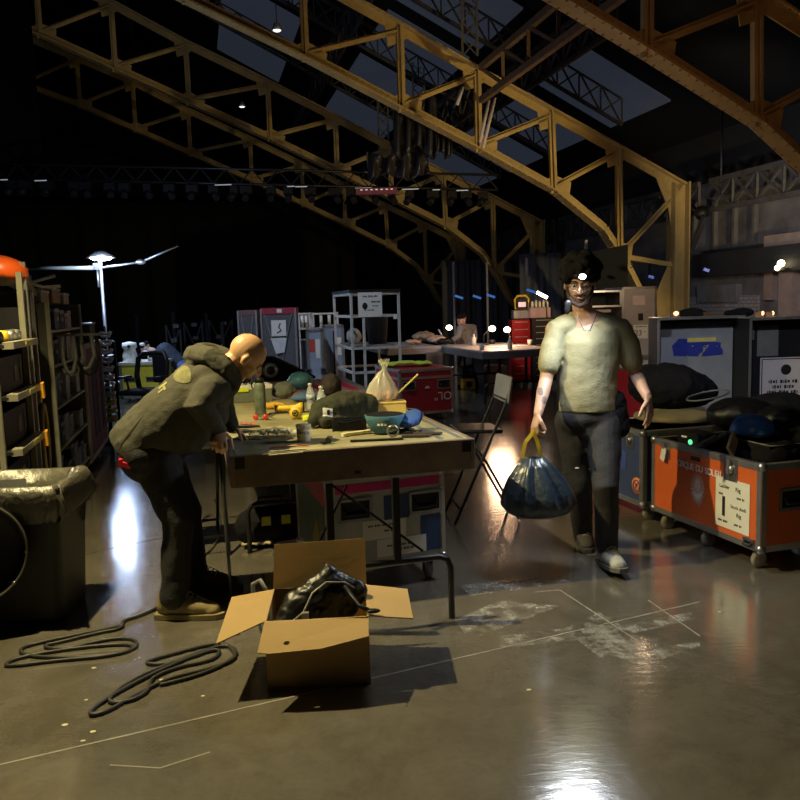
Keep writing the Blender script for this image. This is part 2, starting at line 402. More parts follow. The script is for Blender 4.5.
# ---- riveted steel arches: chords, posts and diagonals
LO = [(-8.9, 10.4), (-7.1, 9.95), (-5.3, 9.45), (-3.5, 8.8), (-1.7, 8.02), (.15, 7.22), (2.3, 6.3), (4.17, 5.42), (5.75, 4.68), (7.4, 3.86), (8.5, 3.05), (8.95, 2.42), (9.35, 1.72), (9.75, 1.25), (10.1, .9)]
UP = [(-8.9, 12.1), (-7.1, 11.7), (-5.3, 11.2), (-3.5, 10.5), (-1.7, 9.78), (.15, 8.85), (2.3, 7.9), (4.17, 7.02), (5.75, 6.25), (7.35, 5.5), (8.9, 4.78), (10.43, 4.04)]
rivet_m = M('gold_rivet_paint', (.44, .27, .075), .5, var=.15)
def arch(u, label, i0, rv=True, hue=goldpaint):
    t = T('steel_arch', label, 'steel arch', W(u, 10.3, 0), YAW, 'riveted arches spanning the hall')
    def L(v, z, o=0.): return V((v - 10.3, o, z))
    dep = .32
    def chord(name, pts, off):                            # plate web with outer flange
        g = G()
        for k in range(len(pts) - 1):
            a = L(*pts[k]); b = L(*pts[k + 1]); e = (b - a).normalized() * .03
            g.bar(a, b + e, dep, .035, up=(0, 1, 0) if False else (b - a).cross(V((0, 1, 0))))
            w = off * .085; nrm = (b - a).cross(V((0, 1, 0))).normalized(); nrm = nrm if nrm.z > 0 else -nrm
            g.bar(a + nrm * w, b + e + nrm * w, .03, .17, up=nrm)
        o = g.build(name, hue, t)
        if rv:
            g = G()
            for k in range(len(pts) - 1):
                a = L(*pts[k]); b = L(*pts[k + 1]); nrm = (b - a).cross(V((0, 1, 0))).normalized(); nrm = nrm if nrm.z > 0 else -nrm
                cnt = max(2, int((b - a).length / .13))
                for q in range(cnt):
                    p = a.lerp(b, (q + .5) / cnt)
                    for y in (-.12, .12):
                        s = -1 if name == 'lower_chord' else 1; g.box(p - nrm * .022 * abs(s) + V((0, y, 0)), (.028, .028, .014))
                    g.box(p + nrm * off * .12 + V((0, -.02, 0)), (.022, .014, .022))
            r = g.build('rivets', rivet_m, o); r['kind'] = 'stuff'
    chord('lower_chord', LO[i0:], 1); chord('upper_chord', UP[i0:], -1)
    g = G(); g.box(L(10.18, 2.02), (.03, .34, 4.04)); g.box(L(10.52, 2.02), (.035, .36, 4.1)); g.box(L(10.35, 2.02), (.34, .03, 4.04))
    g.prism([L(9.75, 4.25, -.012), L(10.4, 4.02, -.012), L(10.3, 2.9, -.012), L(10.2, 2.9, -.012), L(10.1, 3.5, -.012)], (0, .024, 0))
    g.prism([L(10.2, 2.5, -.012), L(9.7, 1.45, -.012), L(10.05, .6, -.012), L(10.25, .6, -.012)], (0, .024, 0))
    g.build('column', hue, t, bevel=.006)
    for k in range(max(i0, 1), 11):
        lo = LO[k] if k < 10 else (8.93, 2.45); up = UP[k] if k < 10 else UP[10]
        g = G()
        for o in (-.045, .045): g.bar(L(lo[0] + o, lo[1] - .05), L(up[0] + o, up[1] - .05), .05, .09, up=(0, 1, 0))
        g.bar(L(*lo), L(up[0], up[1]), .03, .2, up=(0, 1, 0))
        g.build('post', hue, t)
        nx = UP[k + 1] if k < 10 else (10.35, 3.95)
        g = G(); a = L(lo[0] + .05, lo[1] + .12); b = L(nx[0] - .05, nx[1] - .12); d = (b - a).normalized()
        g.bar(a, b, .12, .02, up=(0, 1, 0)); g.bar(a, b, .03, .12, up=(0, 1, 0))
        g.build('diagonal', hue, t)
        g = G()                                              # gusset plates at both nodes, thin webs that round the panel corners
        c = V((lo[0] - 10.3, 0, lo[1])); q = .34
        pl = LO[k - 1] if k < 10 else LO[9]; ln = (V((pl[0] - 10.3, 0, pl[1])) - c).normalized(); rn = (L(*LO[k + 1]) - c).normalized()
        g.prism([c + ln * q + V((0, -.01, 0)), c + V((0, -.01, q)), c + d * q * 1.3 + V((0, -.01, 0)), c + rn * q * 1.2 + V((0, -.01, 0))], (0, .02, 0))
        g.build('gusset', hue, t); g = G()
        cu = L(*up); ul = (L(*UP[k - 1]) - cu).normalized(); ur = (L(*UP[k + 1]) - cu).normalized()
        g.prism([cu + ul * q * 1.1 + V((0, -.01, 0)), cu + ur * q + V((0, -.01, 0)), cu - V((0, .01, q)), cu + V((-.25, -.01, -.42))], (0, .02, 0))
        g.build('gusset', hue, t)
    g = G(); g.bar(L(8.98, 2.5), L(10.3, 2.28), .1, .14, up=(0, 1, 0)); g.build('strut', hue, t)
    return t
arch(9.5, 'orange brown riveted arch nearest the camera, cut off by the top right corner', 5)
arch(15.8, 'golden riveted arch whose column stands beside the grey case numbered 23', 3)
arch(23.3, 'dimmer riveted arch, second behind, springing from the column past the walking man', 1)
arch(30.8, 'farthest dark gold arch, springing from the column behind the person at the far bench', 1)
# painted column number
g = G(); 
t13 = text('13', W(15.6, 9.05, 2.3), .2, (-VV * 0 - VU), ink, None, 'column_number'); tag(t13, 'black number 13 painted on the haunch of the golden arch', 'number')

# ---- lattice girders
def lattice(name, label, cat, a, b, dep, group=None, bay=None, mt=lattice_m, ch=.06, side=None, x=True, kind=None):
    a = V(a); b = V(b); d = b - a; L_ = d.length; n = max(2, round(L_ / (bay or dep)))
    t = T(name, label, cat, a, 0, group) if label else None
    g = G(); up = V((0, 0, 1)) if abs(d.normalized().z) < .7 else V((1, 0, 0)); h = up * dep; z = V((0, 0, 0))
    g.bar(z, d, ch, ch * 1.2); g.bar(h, d + h, ch, ch * 1.2); g.build('chord', mt, t)
    g = G()
    for i in range(n):
        p = d * (i / n); q = d * ((i + 1) / n)
        g.bar(p, p + h, ch * .5, ch * .6)
        g.bar(p, q + h, ch * .45, ch * .6)
        if x: g.bar(p + h, q, ch * .45, ch * .6)
    o = g.build('lacing', mt, t)
    return t
G1 = 'lattice girders running along the hall'
lattice('lattice_girder', 'brownish girder running from the golden arch up to the nearest arch', 'girder', W(9.72, 5.75, 5.6), W(15.58, 5.75, 5.6), .62, G1, bay=1.1, mt=M('brown_girder_paint', (.16, .10, .055), .6, var=.3), ch=.1, x=False)
lattice('lattice_girder', 'dark girder between the golden arch and the arch behind it', 'girder', W(16.02, 5.75, 5.5), W(23.08, 5.75, 5.5), .7, G1, bay=.9, ch=.08)
lattice('lattice_girder', 'dark girder joining the two farthest arches high up', 'girder', W(23.52, 5.75, 5.5), W(30.58, 5.75, 5.5), .7, G1, bay=.9, ch=.08)
lattice('lattice_girder', 'dark lattice girder on top of the right wall, meeting the golden arch column', 'girder', W(2, 11.0, 3.45), W(15.6, 11.0, 3.45), .62, G1, bay=.75, ch=.085, mt=M('wall_girder_paint', (.075, .072, .07), .6, var=.3))
lattice('lattice_girder', 'dark wall girder between golden arch column and the next column', 'girder', W(16, 11.0, 3.45), W(23.1, 11.0, 3.45), .62, G1, bay=.75, ch=.085, mt=MATS['wall_girder_paint'])
lattice('lattice_girder', 'small far wall girder between the two farthest columns', 'girder', W(23.5, 11.0, 3.45), W(30.6, 11.0, 3.45), .62, G1, bay=.75, ch=.085, mt=MATS['wall_girder_paint'])
for k, (v0, lb) in enumerate([(3.9, 'roof truss seen through the top of the golden arch'), (7.3, 'roof truss crossing above the grey skylights'), (-1.5, 'roof truss high above the second arch, near the top left')]):
    lattice('roof_truss', lb, 'truss', W(13, v0, roofz(v0) - 1.1), W(34, v0, roofz(v0) - 1.1), .7, 'roof trusses under the skylights', bay=.7, ch=.07)
for k, (u0, lb) in enumerate([(16.9, 'cross truss under the skylights above the golden arch'), (20.6, 'cross truss between the second row of skylights'), (24.4, 'farthest cross truss below the skylights')]):
    lattice('cross_truss', lb, 'truss', W(u0, 9.6, 5.5), W(u0, -1.5, 11.05), .6, 'cross trusses under the skylights', bay=.6, ch=.06)
for px, y0, y1, d, lb in [(470, -30, 56, 17, 'hanging ladder truss in front of the dark roof, top centre'), (419, 40, 100, 22, 'short hanging ladder truss seen through the golden arch'), (384, 70, 150, 25, 'ladder truss hanging behind the golden arch lower chord'), (442, 18, 48, 23, 'short ladder truss hanging above the golden arch'), (308, -10, 60, 24, 'ladder truss hanging left of the arch post')]:
    a = Q(px, y1, d); b = Q(px, y0, d); b = V((a.x, a.y, b.z)); t = T('hanging_truss', lb, 'truss', a, 0, 'hanging ladder trusses')
    g = G(); h = b - a
    for o in (-.15, .15): g.bar((o, 0, 0), (o, 0, h.z), .05)
    k = int(h.z / .3)
    for i in range(k): g.bar((-.15, 0, h.z * i / k), (.15, 0, h.z * (i + 1) / k), .025); g.bar((.15, 0, h.z * i / k), (-.15, 0, h.z * (i + 1) / k), .025)
    g.build('truss_section', M('hung_truss_aluminium', (.2, .2, .21), .5, .5), t)
# lighting pipe with fixtures hanging across the hall
ya = Q(-20, 178, 18); yb = Q(498, 190, 18)
t = T('lighting_truss', 'long black lighting truss with small lamps hanging across the hall', 'lighting truss', ya)
g = G(); d = yb - ya
for o in (0, .32): g.tube([(0, 0, o), d + V((0, 0, o))], .03, 6)
for i in range(40): g.bar(d * (i / 40) + V((0, 0, .32 * (i % 2))), d * ((i + 1) / 40) + V((0, 0, .32 * ((i + 1) % 2))), .025)
g.build('pipe', blacksteel, t)
random.seed(3)
for i in range(26):
    p = d * ((i + .5 + random.uniform(-.3, .3)) / 26); g = G(); s = random.uniform(.7, 1.2)
    g.box(p + V((0, 0, -.13)), (.22 * s, .2, .16)); g.cyl(p + V((0, -.02, -.2)), p + V((random.uniform(-.1, .1), -.14, -.34)), .075, 10); g.build('fixture', M('lamp_housing', (.010, .010, .011), .6, spec=.2), t)
g = G()
for i, x in enumerate([.05, .12, .47, .6, .62, .74, .76, .79, .83, .88, .93]): g.box(d * x + V((0, -.1, -.04)), (.16 + .1 * (i % 3), .02, .018))
g.build('indicator_light', M('indicator_glow', (.5, .5, .5), emit=(.8, .9, 1), es=.25), t)
g = G(); g.box(d * .765 + V((0, -.12, -.1)), (.9, .04, .14)); g.build('control_strip', M('pinkish_strip', (.2, .05, .08), .5), t)
g = G()
for i in range(7): g.box(d * .765 + V((-.33 + .11 * i, -.145, -.07)), (.05, .01, .02))
g.build('button', M('button_glow', (.6, .6, .6), emit=(1, .8, .8), es=.5), t)
# small work lamps hung high
def hanglamp(px, py, d, r, lb, e):
    p = Q(px, py, d); t = T('hanging_lamp', lb, 'lamp', p, 0, 'small lamps high under the roof')
    g = G(); g.lathe([(.02, r * 1.4), (r * .5, r * 1.2), (r, 0), (r * .95, 0), (r * .45, r)], n=14); g.build('lamp_shade', alud, t)
    g = G(); g.ball((0, 0, r * .15), (r * .7, r * .7, r * .3)); g.build('bulb', M('roof_bulb_%s' % e, (.8, .8, .8), emit=(.9, .95, 1), es=e), t)
    g = G(); g.cyl((0, 0, r * 1.3), (0, 0, r * 6), .012, 6); g.build('rod', blacksteel, t)
hanglamp(277, 31, 20, .14, 'bell shaped silver lamp hanging inside the golden arch, upper left', 1.5)
hanglamp(242, 107, 26, .12, 'tiny bright lamp seen through the second arch', 2.)
hanglamp(634, 59, 21, .2, 'round lamp above the skylights near the top right', .6)
hanglamp(573, 28, 19, .08, 'tiny lamp next to the brown girder at the top', .8)
# hanging cable from the ceiling
p = Q(721, 182, 14); g = G(); g.cyl((0, 0, 0), (0, 0, Q(721, 100, 14).z - p.z), .018, 8); tag(g.build('hanging_cable', lattice_m, loc=p), 'thin cable hanging from the roof above the right wall girder', 'cable')
# dark stage gear hanging between arches
random.seed(5)
for i, (px, py, d, w, h, lb) in enumerate([(415, 128, 17, .9, 1.0, 'black drape bundle hanging left of the brown girder'), (441, 138, 17.4, .45, .7, 'black drape bundle hanging under the girder end'), (398, 165, 17.5, 1.3, .5, 'black drape bundle resting on the lighting truss')]):
    p = Q(px, py, d); g = G()
    g.grid(lambda a, b: (w * (a - .5), .12 * math.sin(a * 26 + b * 3) + .05 * math.sin(a * 50), h * (.5 - b) * (1 + .25 * math.sin(a * 9 + i))), 50, 10)
    o = g.build('drape_bundle', M('shiny_black_drape', (.03, .03, .033), .35), loc=p); s = o.modifiers.new('s', 'SOLIDIFY'); s.thickness = .02; tag(o, lb, 'drape', 'black drapes high up')
for i, (a, b, lb) in enumerate([((463, 87), (457, 105), 'short upper left white tube'), ((495, 98), (483, 148), 'long white tube crossing an arch panel'), ((489, 100), (480, 142), 'second white tube, parallel to the long one')]):
    pa = Q(*a, 15.2); pb = Q(*b, 15.2); g = G(); g.cyl(pa - pb, (0, 0, 0), .03, 8); tag(g.build('white_tube', M('pale_tube', (.55, .5, .5), .5), loc=pb), lb + ' in the golden arch', 'tube', 'white tubes tied to the golden arch')

# ---- right wall dressing, all on the plane of the wall
def PW(px, py, v=VR - .05):
    d = ray(px, py); n = VV; return CAM + d * (v / d.dot(n))
def wallpatch(name, pts, mt, th=.06, v=VR - .06, n=None):
    q = [PW(*p, v) for p in pts]; z = [p.z for p in q]; us = [p.dot(VU) for p in q]
    u0, u1, z0, z1 = min(us), max(us), min(z), max(z); g = G(); g.prism([W(u0, v, z0), W(u1, v, z0), W(u1, v, z1), W(u0, v, z1)], VV * th)
    return tag(g.build(name, mt), kind='structure')
wallpatch('trim_4', [(684, 256), (830, 268)], M('black_band', (.022, .024, .028), .6), .5, VR - .5)
brick = bpy.data.materials.new('white_painted_brick'); brick.use_nodes = True; nt = brick.node_tree
bt = nt.nodes.new('ShaderNodeTexBrick'); bt.inputs['Color1'].default_value = (.42, .40, .39, 1); bt.inputs['Color2'].default_value = (.36, .34, .34, 1); bt.inputs['Mortar'].default_value = (.2, .19, .19, 1)
bt.inputs['Scale'].default_value = 3.2; bt.inputs['Mortar Size'].default_value = .03; ge = nt.nodes.new('ShaderNodeNewGeometry'); mp = nt.nodes.new('ShaderNodeMapping'); mp.inputs['Rotation'].default_value = (PI / 2, 0, 0)
sx = nt.nodes.new('ShaderNodeSeparateXYZ'); cx = nt.nodes.new('ShaderNodeCombineXYZ'); nt.links.new(ge.outputs['Position'], sx.inputs[0]); nt.links.new(sx.outputs['Y'], cx.inputs['X']); nt.links.new(sx.outputs['Z'], cx.inputs['Y'])
nt.links.new(cx.outputs[0], bt.inputs['Vector']); nt.links.new(bt.outputs['Color'], nt.nodes['Principled BSDF'].inputs['Base Color']); nt.nodes['Principled BSDF'].inputs['Roughness'].default_value = .8
wallpatch('trim_5', [(686, 297), (757, 330)], brick, .05, VR - .05)
wallpatch('trim_6', [(792, 288), (860, 360)], brick, .04, VR - .04)
wallpatch('trim_7', [(697, 286), (736, 302)], M('grey_sill', (.2, .2, .2), .8), .14, VR - .14)
wallpatch('trim_8', [(779, 265), (790, 340)], M('tan_pilaster', (.34, .25, .2), .8, var=.15), .25, VR - .25)
wallpatch('trim_9', [(764, 268), (772, 300)], MATS['tan_pilaster'], .12, VR - .12)
wallpatch('trim_10', [(764, 236), (860, 240)], M('wall_ledge', (.3, .24, .2), .7), .3, VR - .3)
wallpatch('trim_11', [(702, 251), (763, 247)], lattice_m, .2, VR - .2)
for k, (x, lb) in enumerate([(692, 'first'), (712, 'second'), (732, 'third'), (752, 'fourth')]):
    wallpatch('trim_%d' % (12 + k), [(x, 201), (x + 1.6, 250)], M('wall_rib', (.13, .125, .12), .8), .1, VR - .1)
# brace from girder down to the column
g = G(); a = PW(705, 216, VR - .9); b = PW(686, 262, VR - .9); g.bar(a - b, (0, 0, 0), .1, .1); tag(g.build('knee_brace', lattice_m, loc=b), 'dark slanting brace under the wall girder beside the golden column', 'brace')
p = PW(702, 213, VR - .8); g = G(); g.ball((0, 0, 0), (.16, .12, .16)); tag(g.build('junction_box', black, loc=p), 'round black fitting on the wall girder near the column', 'fitting')
p = PW(781, 266, VR - .62); t = T('wall_bulb', 'twin warm bulbs glowing on the black wall band, far right', 'lamp', p)
g = G(); g.ball((0, 0, .05), .07); g.ball((0, .14, -.03), .055); g.build('bulb', M('warm_bulb', (1, .8, .5), emit=(1, .8, .45), es=6), t)
g = G(); g.box((.06, .05, -.06), (.1, .34, .04)); g.build('bracket', blacksteel, t)
# far curtains and pipes behind the columns
def drape(name, lb, pa, pb, z0, z1, mt, group=None, folds=30, amp=.09):
    d = pb - pa; n = V((0, 0, 1)).cross(d.normalized()); g = G()
    g.grid(lambda a, b: d * a + n * (amp * math.sin(a * folds * 2) * (.4 + .6 * b) + .03 * math.sin(a * folds * 5)) + V((0, 0, z1 - (z1 - z0) * b)), folds * 8, 4)
    o = g.build(name, mt, loc=V((pa.x, pa.y, 0))); s = o.modifiers.new('s', 'SOLIDIFY'); s.thickness = .015
    return tag(o, lb, 'curtain', group)
gc = M('grey_drape', (.12, .13, .155), .85); bc = M('black_drape', (.012, .013, .018), .9)
drape('curtain', 'grey pleated curtain behind the far work tables', W(27, 8.4), W(27.5, 11.2), .02, 3.1, gc, folds=16)
drape('curtain', 'dark curtain behind the walking man near the golden column', W(21, 8.8), W(20, 11.2), .02, 2.9, gc, folds=14)
drape('curtain', 'black backcloth closing off the far left of the hall', W(38, -20), W(38, 7.5), .02, 6.5, bc, folds=60, amp=.15)
drape('curtain', 'black sheet added at the top left to hide the arch ends in darkness', W(20.5, -14), W(20.5, -3.25), 5.0, 12.5, M('arch_end_blackout', (.004, .004, .005), .95, spec=.1), folds=20, amp=.12)  # added sheet standing in for the darkness over the left arch ends
for px, y0, y1, d, lb in [(455, 262, 338, 22, 'pale vertical pipe left of the grey curtain'), (488, 262, 338, 23, 'pale vertical pipe in the middle of the grey curtain'), (527, 258, 276, 19, 'short pale pipe near the second column'), (586, 240, 256, 17, 'short pale pipe above the walking man')]:
    a = Q(px, y1, d); b = Q(px, y0, d); h = b.z - a.z; z0 = 0 if y1 > 300 else a.z
    g = G(); g.cyl((0, 0, 0), (0, 0, b.z - z0), .035, 8); tag(g.build('curtain_pipe', M('pale_pipe', (.45, .45, .47), .5), loc=(a.x, a.y, z0)), lb, 'pipe', 'curtain pipes')
for px, py, d, lb in [(459, 297, 19, 'first small blue lamp from the far person'), (477, 297, 19, 'second small blue lamp from the far person'), (491, 296, 19, 'small blue lamp in front of the grey curtain'), (531, 291, 18, 'small blue lamp left of the slanted tube light'), (651, 277, 15, 'tiny deep blue lamp beside the golden column'), (706, 270, 14, 'tiny deep blue lamp on the dark wall band')]:
    p = Q(px, py, d); g = G(); g.box((0, 0, 0), (.2 if px < 600 else .1, .05, .05), Matrix.Rotation(.35, 3, 'Y')); o = g.build('blue_lamp', M('blue_glow' if px < 600 else 'deep_blue_glow', (.02, .06, .3), emit=(.1, .35, 1) if px < 600 else (.01, .03, .45), es=.35), loc=p)
    tag(o, lb, 'lamp', 'small blue lamps in the dark')
g = G(); a = Q(565, 260, 16); b = Q(628, 240, 16); g.prism([V((0, 0, 0)), V((b.x - a.x, 0, 0)), V((b.x - a.x, 0, 1.15)), V((0, 0, .95))], (0, .1, 0))
tag(g.build('acoustic_panel', M('grey_panel', (.010, .011, .015), .9, spec=.1), loc=(a.x, a.y, 1.5)), 'dim grey panel behind the walking man\'s head', 'panel')
# ================================================================ the work table and everything on and under it
TZ = .86
C0 = P(235, 455, TZ); C1 = P(468, 438, TZ)              # near edge of the table top
ex = (C1 - C0); TW = ex.length; ex.normalize(); TR = math.atan2(ex.y, ex.x); ey = V((-ex.y, ex.x, 0))
TD = 2.44
def TP(a, b, z=0.): return V((C0.x, C0.y, 0)) + ex * a + ey * b + V((0, 0, z))     # a along near edge, b away
tab = T('work_table', 'long wooden work table with black folding legs, crowded with tools, bald man leaning on it', 'table', TP(0, 0, 0), TR)
def ply():
    m = M('worn_plywood', (.30, .27, .145), .55, var=.42, scale=3.2, bump=.15); return m
g = G(); g.bb((0, 0, TZ - .02), (TW, TD, TZ)); g.build('tabletop', ply(), tab, bevel=.003)
board = M('weathered_board', (.17, .125, .085), .65, var=.35, scale=5, bump=.25, bscale=60)
for lo, hi in (((0, -.03, TZ - .17), (TW, .0, TZ - .001)), ((0, TD, TZ - .17), (TW, TD + .03, TZ - .001)), ((-.03, -.03, TZ - .17), (0, TD + .03, TZ - .001)), ((TW, -.03, TZ - .17), (TW + .03, TD + .03, TZ - .001))):
    g = G(); g.bb(lo, hi); g.build('side_board', board, tab, bevel=.004)
g = G(); g.bb((TW - .16, .02, TZ), (TW - .13, TD - .02, TZ + .0015)); g.bb((TW - .05, .02, TZ), (TW - .02, TD - .02, TZ + .0015)); g.build('edge_strip', alud, tab)
for x, y in ((0.02, -.032), (TW - .02, -.032)):
    g = G(); g.box((x, y, TZ - .04), (.05, .004, .06)); g.cyl((x, y - .004, TZ - .05), (x, y, TZ - .05), .012, 10); g.build('corner_bracket', blacksteel, tab)
g = G(); g.box((TW * .5, -.031, TZ - .135), (.035, .004, .018)); g.build('hand_slot', ink, tab)
def legset(y, x0, x1, posts, name='leg'):
    h = .33; r = .06; pts = [(x0, y, 0)] + [(x0, y, h - r), (x0 + r * .3, y, h - r * .3), (x0 + r, y, h)] + [(x1 - r, y, h), (x1 - r * .3, y, h - r * .3), (x1, y, h - r), (x1, y, 0)]
    g = G(); g.tube(pts, .016, 10); o = g.build(name, blacksteel, tab)
    for px in posts:
        g = G(); g.bar((px, y, h), (px, y, TZ - .1), .034, .034); g.build('post', blacksteel, o)
l0 = M_ = None
iv = lambda p: (tab_inv @ p)
tab_inv = (Matrix.Translation(TP(0, 0, 0)) @ Matrix.Rotation(TR, 4, 'Z')).inverted()
near = iv(P(452, 618)); p393 = iv(Q(393, 520, P(452, 618).y)).x; p325 = iv(Q(327, 520, P(452, 618).y - .05)).x
legset(near.y, near.x - .80, near.x, (p325, p393))
far = iv(P(250, 553)); legset(far.y, max(far.x, .02), far.x + .85, (far.x + .3, far.x + .6))
for s, y in ((0, near.y + .03), (1, near.y + .03)):
    g = G(); g.bar((p325 + .02, y, TZ - .12), (p393 + .14, y, .36), .012, .012) if s == 0 else g.bar((p325 + .1, y + .02, TZ - .13), (p325 - .07, y + .02, .42), .01, .01); g.build('brace', blacksteel, tab)

# --- striped road case under the table
rz = .36; fl = P(322, 600); fr = P(440, 590); cw_ = .70; cd_ = .72
ccx = V((-.09, 4.40, 0)); c = ccx + rotz(rz) @ V((0, cd_ / 2, 0))
t = T('road_case', 'striped silver road case with magenta and blue bands under the table, on casters', 'road case', c, rz)
case_body(t, cw_, cd_, .13, .66, M('scuffed_silver_laminate', (.42, .42, .42), .5, var=.15), lidline=None)
f = -cd_ / 2; n_ = (0, -1, 0)
g = G(); g.bb((-.30, f - .004, .575), (.32, f, .625)); g.build('magenta_stripe', M('magenta_tape', (.62, .02, .19), .5), t)
g = G(); g.bb((-.02, f - .004, .40), (.13, f, .54)); g.build('blue_panel', M('deep_blue_sticker', (.02, .05, .13), .5), t)
g = G(); g.bb((.2, f - .004, .19), (.33, f, .40)); g.build('blue_panel', MATS['deep_blue_sticker'], t)
for x in (-.19, .23): recess_handle(t, x, f - .004, .48, n_, .2, .13, alud)
patch(t, 'label', white, (-.02, f - .003, .35), n_, .26, .11); patch(t, 'label', white, (.08, f - .0035, .24), n_, .3, .1)
for i, (x, z, w) in enumerate([(-.05, .375, .14), (.02, .34, .09), (.07, .25, .16), (.1, .225, .1)]): small_print(t, (x, f - .006, z), n_, w, .012)
for z in (.3, .4, .5, .56, .61):
    g = G(); g.ball((.325, f - .006, z), (.008, .005, .008), n=8, k=5); g.build('rivet', steel, t)
s_ = -cw_ / 2
g = G(); g.bb((s_ - .004, -.3, .18), (s_, .3, .55)); g.build('side_panel', M('teal_grey_print', (.09, .15, .15), .5, var=.3, scale=5), t)
g = G(); g.prism([(s_ - .006, -.33, .50), (s_ - .006, -.33, .64), (s_ - .006, .3, .64), (s_ - .006, .3, .57)], (.003, 0, 0)); g.build('pink_band', M('pink_print', (.6, .1, .14), .5), t)
g = G(); g.prism([(s_ - .007, -.16, .19), (s_ - .007, -.22, .3), (s_ - .007, -.18, .36), (s_ - .007, -.14, .42), (s_ - .007, -.1, .34), (s_ - .007, -.04, .27), (s_ - .007, -.06, .19)], (.003, 0, 0)); g.build('yellow_print', M('mustard_print', (.42, .33, .06), .5), t)
for x in (-.27, .27):
    for y in (-.28, .28): caster(t, x, y, .05)
# tool bag and rag beyond
p = P(272, 548); t = T('tool_bag', 'black tool bag with yellow squares on the floor under the far half of the table', 'bag', p, .2)
g = G(); g.capsule([(-.12, .1, .13), (.14, .1, .15)], [(.12, .13), (.12, .13)], n=12); o = flesh('bag_body', g, blackcloth, t, .012, 3, .02, .06)
for x in (-.03, .1): 
    g = G(); g.box((x, -.04, .2), (.06, .01, .06)); g.build('yellow_patch', M('lime_tape', (.6, .62, .05), .5), t)
g = G(); g.tube([(-.08, .1, .22), (-.07, .1, .33), (.08, .1, .33), (.1, .1, .24)], .01, 8); g.build('handle', rubber, t)
p = P(260, 543); g = G()
g.grid(lambda a, b: ((a - .5) * .2, (b - .5) * .3, .035 + .03 * noise.noise(V((a * 5, b * 5, 1))) + .03 * math.sin(PI * a) * math.sin(PI * b)), 16, 16)
o = g.build('rag', M('beige_cloth', (.5, .4, .25), .8, bump=.5), loc=p); o.modifiers.new('s', 'SOLIDIFY').thickness = .01; tag(o, 'crumpled beige rag on the floor beside the table leg', 'rag')

# --- things on the table
def at(px, py, z=TZ): return P(px, py, z + .001)
# flask
t = T('insulated_flask', 'tall camouflage green flask with carry loop standing on the work table', 'flask', at(261, 416), 0)
g = G(); g.lathe([(.037, 0), (.039, .01), (.039, .215), (.03, .235), (.026, .24)], n=22); g.build('body', M('camouflage_green', (.10, .125, .085), .5, var=.65, scale=22), t)
g = G(); g.lathe([(.033, .236), (.033, .262), (.026, .268), (.012, .27), (.012, .285), (0, .285)], n=20); o = g.build('cap', black, t)
g = G(); g.tube([(-.03, 0, .25), (-.052, 0, .25), (-.056, 0, .235), (-.052, 0, .2), (-.04, 0, .19)], .005, 8); g.build('carry_loop', blacksteel, t)
# two water bottles
clear = bpy.data.materials.new('clear_plastic'); clear.use_nodes = True; b = clear.node_tree.nodes['Principled BSDF']; b.inputs['Base Color'].default_value = (.75, .82, .88, 1); b.inputs['Roughness'].default_value = .12; b.inputs['Alpha'].default_value = .38
def wbottle(px, py, lb):
    t = T('water_bottle', lb, 'bottle', at(px, py), 0, 'small clear water bottles on the table')
    g = G(); g.lathe([(.028, 0), (.031, .008), (.031, .04), (.029, .045), (.031, .05), (.031, .12), (.022, .15), (.013, .165), (.013, .18)], n=18); g.build('body', clear, t)
    g = G(); g.lathe([(.0315, .07), (.0315, .11)], n=18); g.build('label', M('bluewhite_label', (.55, .65, .78), .5), t)
    g = G(); g.lathe([(.015, .176), (.015, .192), (0, .192)], n=14); g.build('cap', white, t)
wbottle(311, 409, 'clear water bottle with white cap, just left of the other one'); wbottle(322, 413, 'clear water bottle beside the olive bag, right of its twin')
# tub
t = T('glue_tub', 'small cream tub with black lettering TAN B in the middle of the table', 'tub', at(304, 441), 0)
g = G(); g.lathe([(.036, 0), (.038, .004), (.04, .085), (.036, .085), (.034, .01), (0, .01)], n=26); g.build('body', M('cream_plastic', (.72, .69, .5), .45, var=.04), t)
g = G(); g.lathe([(.0425, .075), (.0425, .092), (.041, .094), (0, .094)], n=26); g.build('lid', M('cream_lid', (.8, .77, .6), .4, var=.04), t)
text('TAN B', (0, -.0405, .05), .024, (0, -1, 0), ink, t)
# hi-vis tape roll on the tub, yellow tape measure, yellow drill, white box
p = at(305, 421, TZ + .0); g = G(); g.box((0, 0, 0), (.1, .07, .035)); o = g.build('hivis_wrap', hivis, loc=at(309, 423) + V((0, .1, .02)), bevel=.008); tag(o, 'bright yellow green folded wrap behind the cream tub', 'wrap')
t = T('hand_torch', 'yellow hand torch with black grip lying behind the cream tub', 'torch', at(289, 413), .1)
g = G(); R = Matrix.Rotation(PI / 2, 3, 'Y'); g.lathe([(.02, -.10), (.024, -.09), (.02, 0), (.022, .05), (.036, .075), (.036, .1)], (0, 0, .037), R, 16); g.build('body', yellow, t)
g = G(); g.lathe([(.0365, .1), (.0365, .108), (.026, .11), (0, .105)], (0, 0, .037), R, 16); g.build('lamp_head', black, t)
t = T('tape_measure', 'round yellow tape measure with black hub, standing on edge beside the torch', 'tape measure', at(296, 419), 0)
R = Matrix.Rotation(PI / 2, 3, 'X'); g = G(); g.lathe([(.012, -.02), (.04, -.02), (.042, 0), (.04, .02), (.012, .02)], (0, 0, .042), R, 20); g.build('body', yellow, t)
g = G(); g.lathe([(.022, .0205), (.022, .0235), (0, .0235)], (0, 0, .042), R, 14); g.build('hub', ink, t)
for i in range(5):
    a = i * 2 * PI / 5; g = G(); g.box((.012 * math.cos(a), -.0245, .042 + .012 * math.sin(a)), (.006, .002, .006)); g.build('spoke', yellow, t)
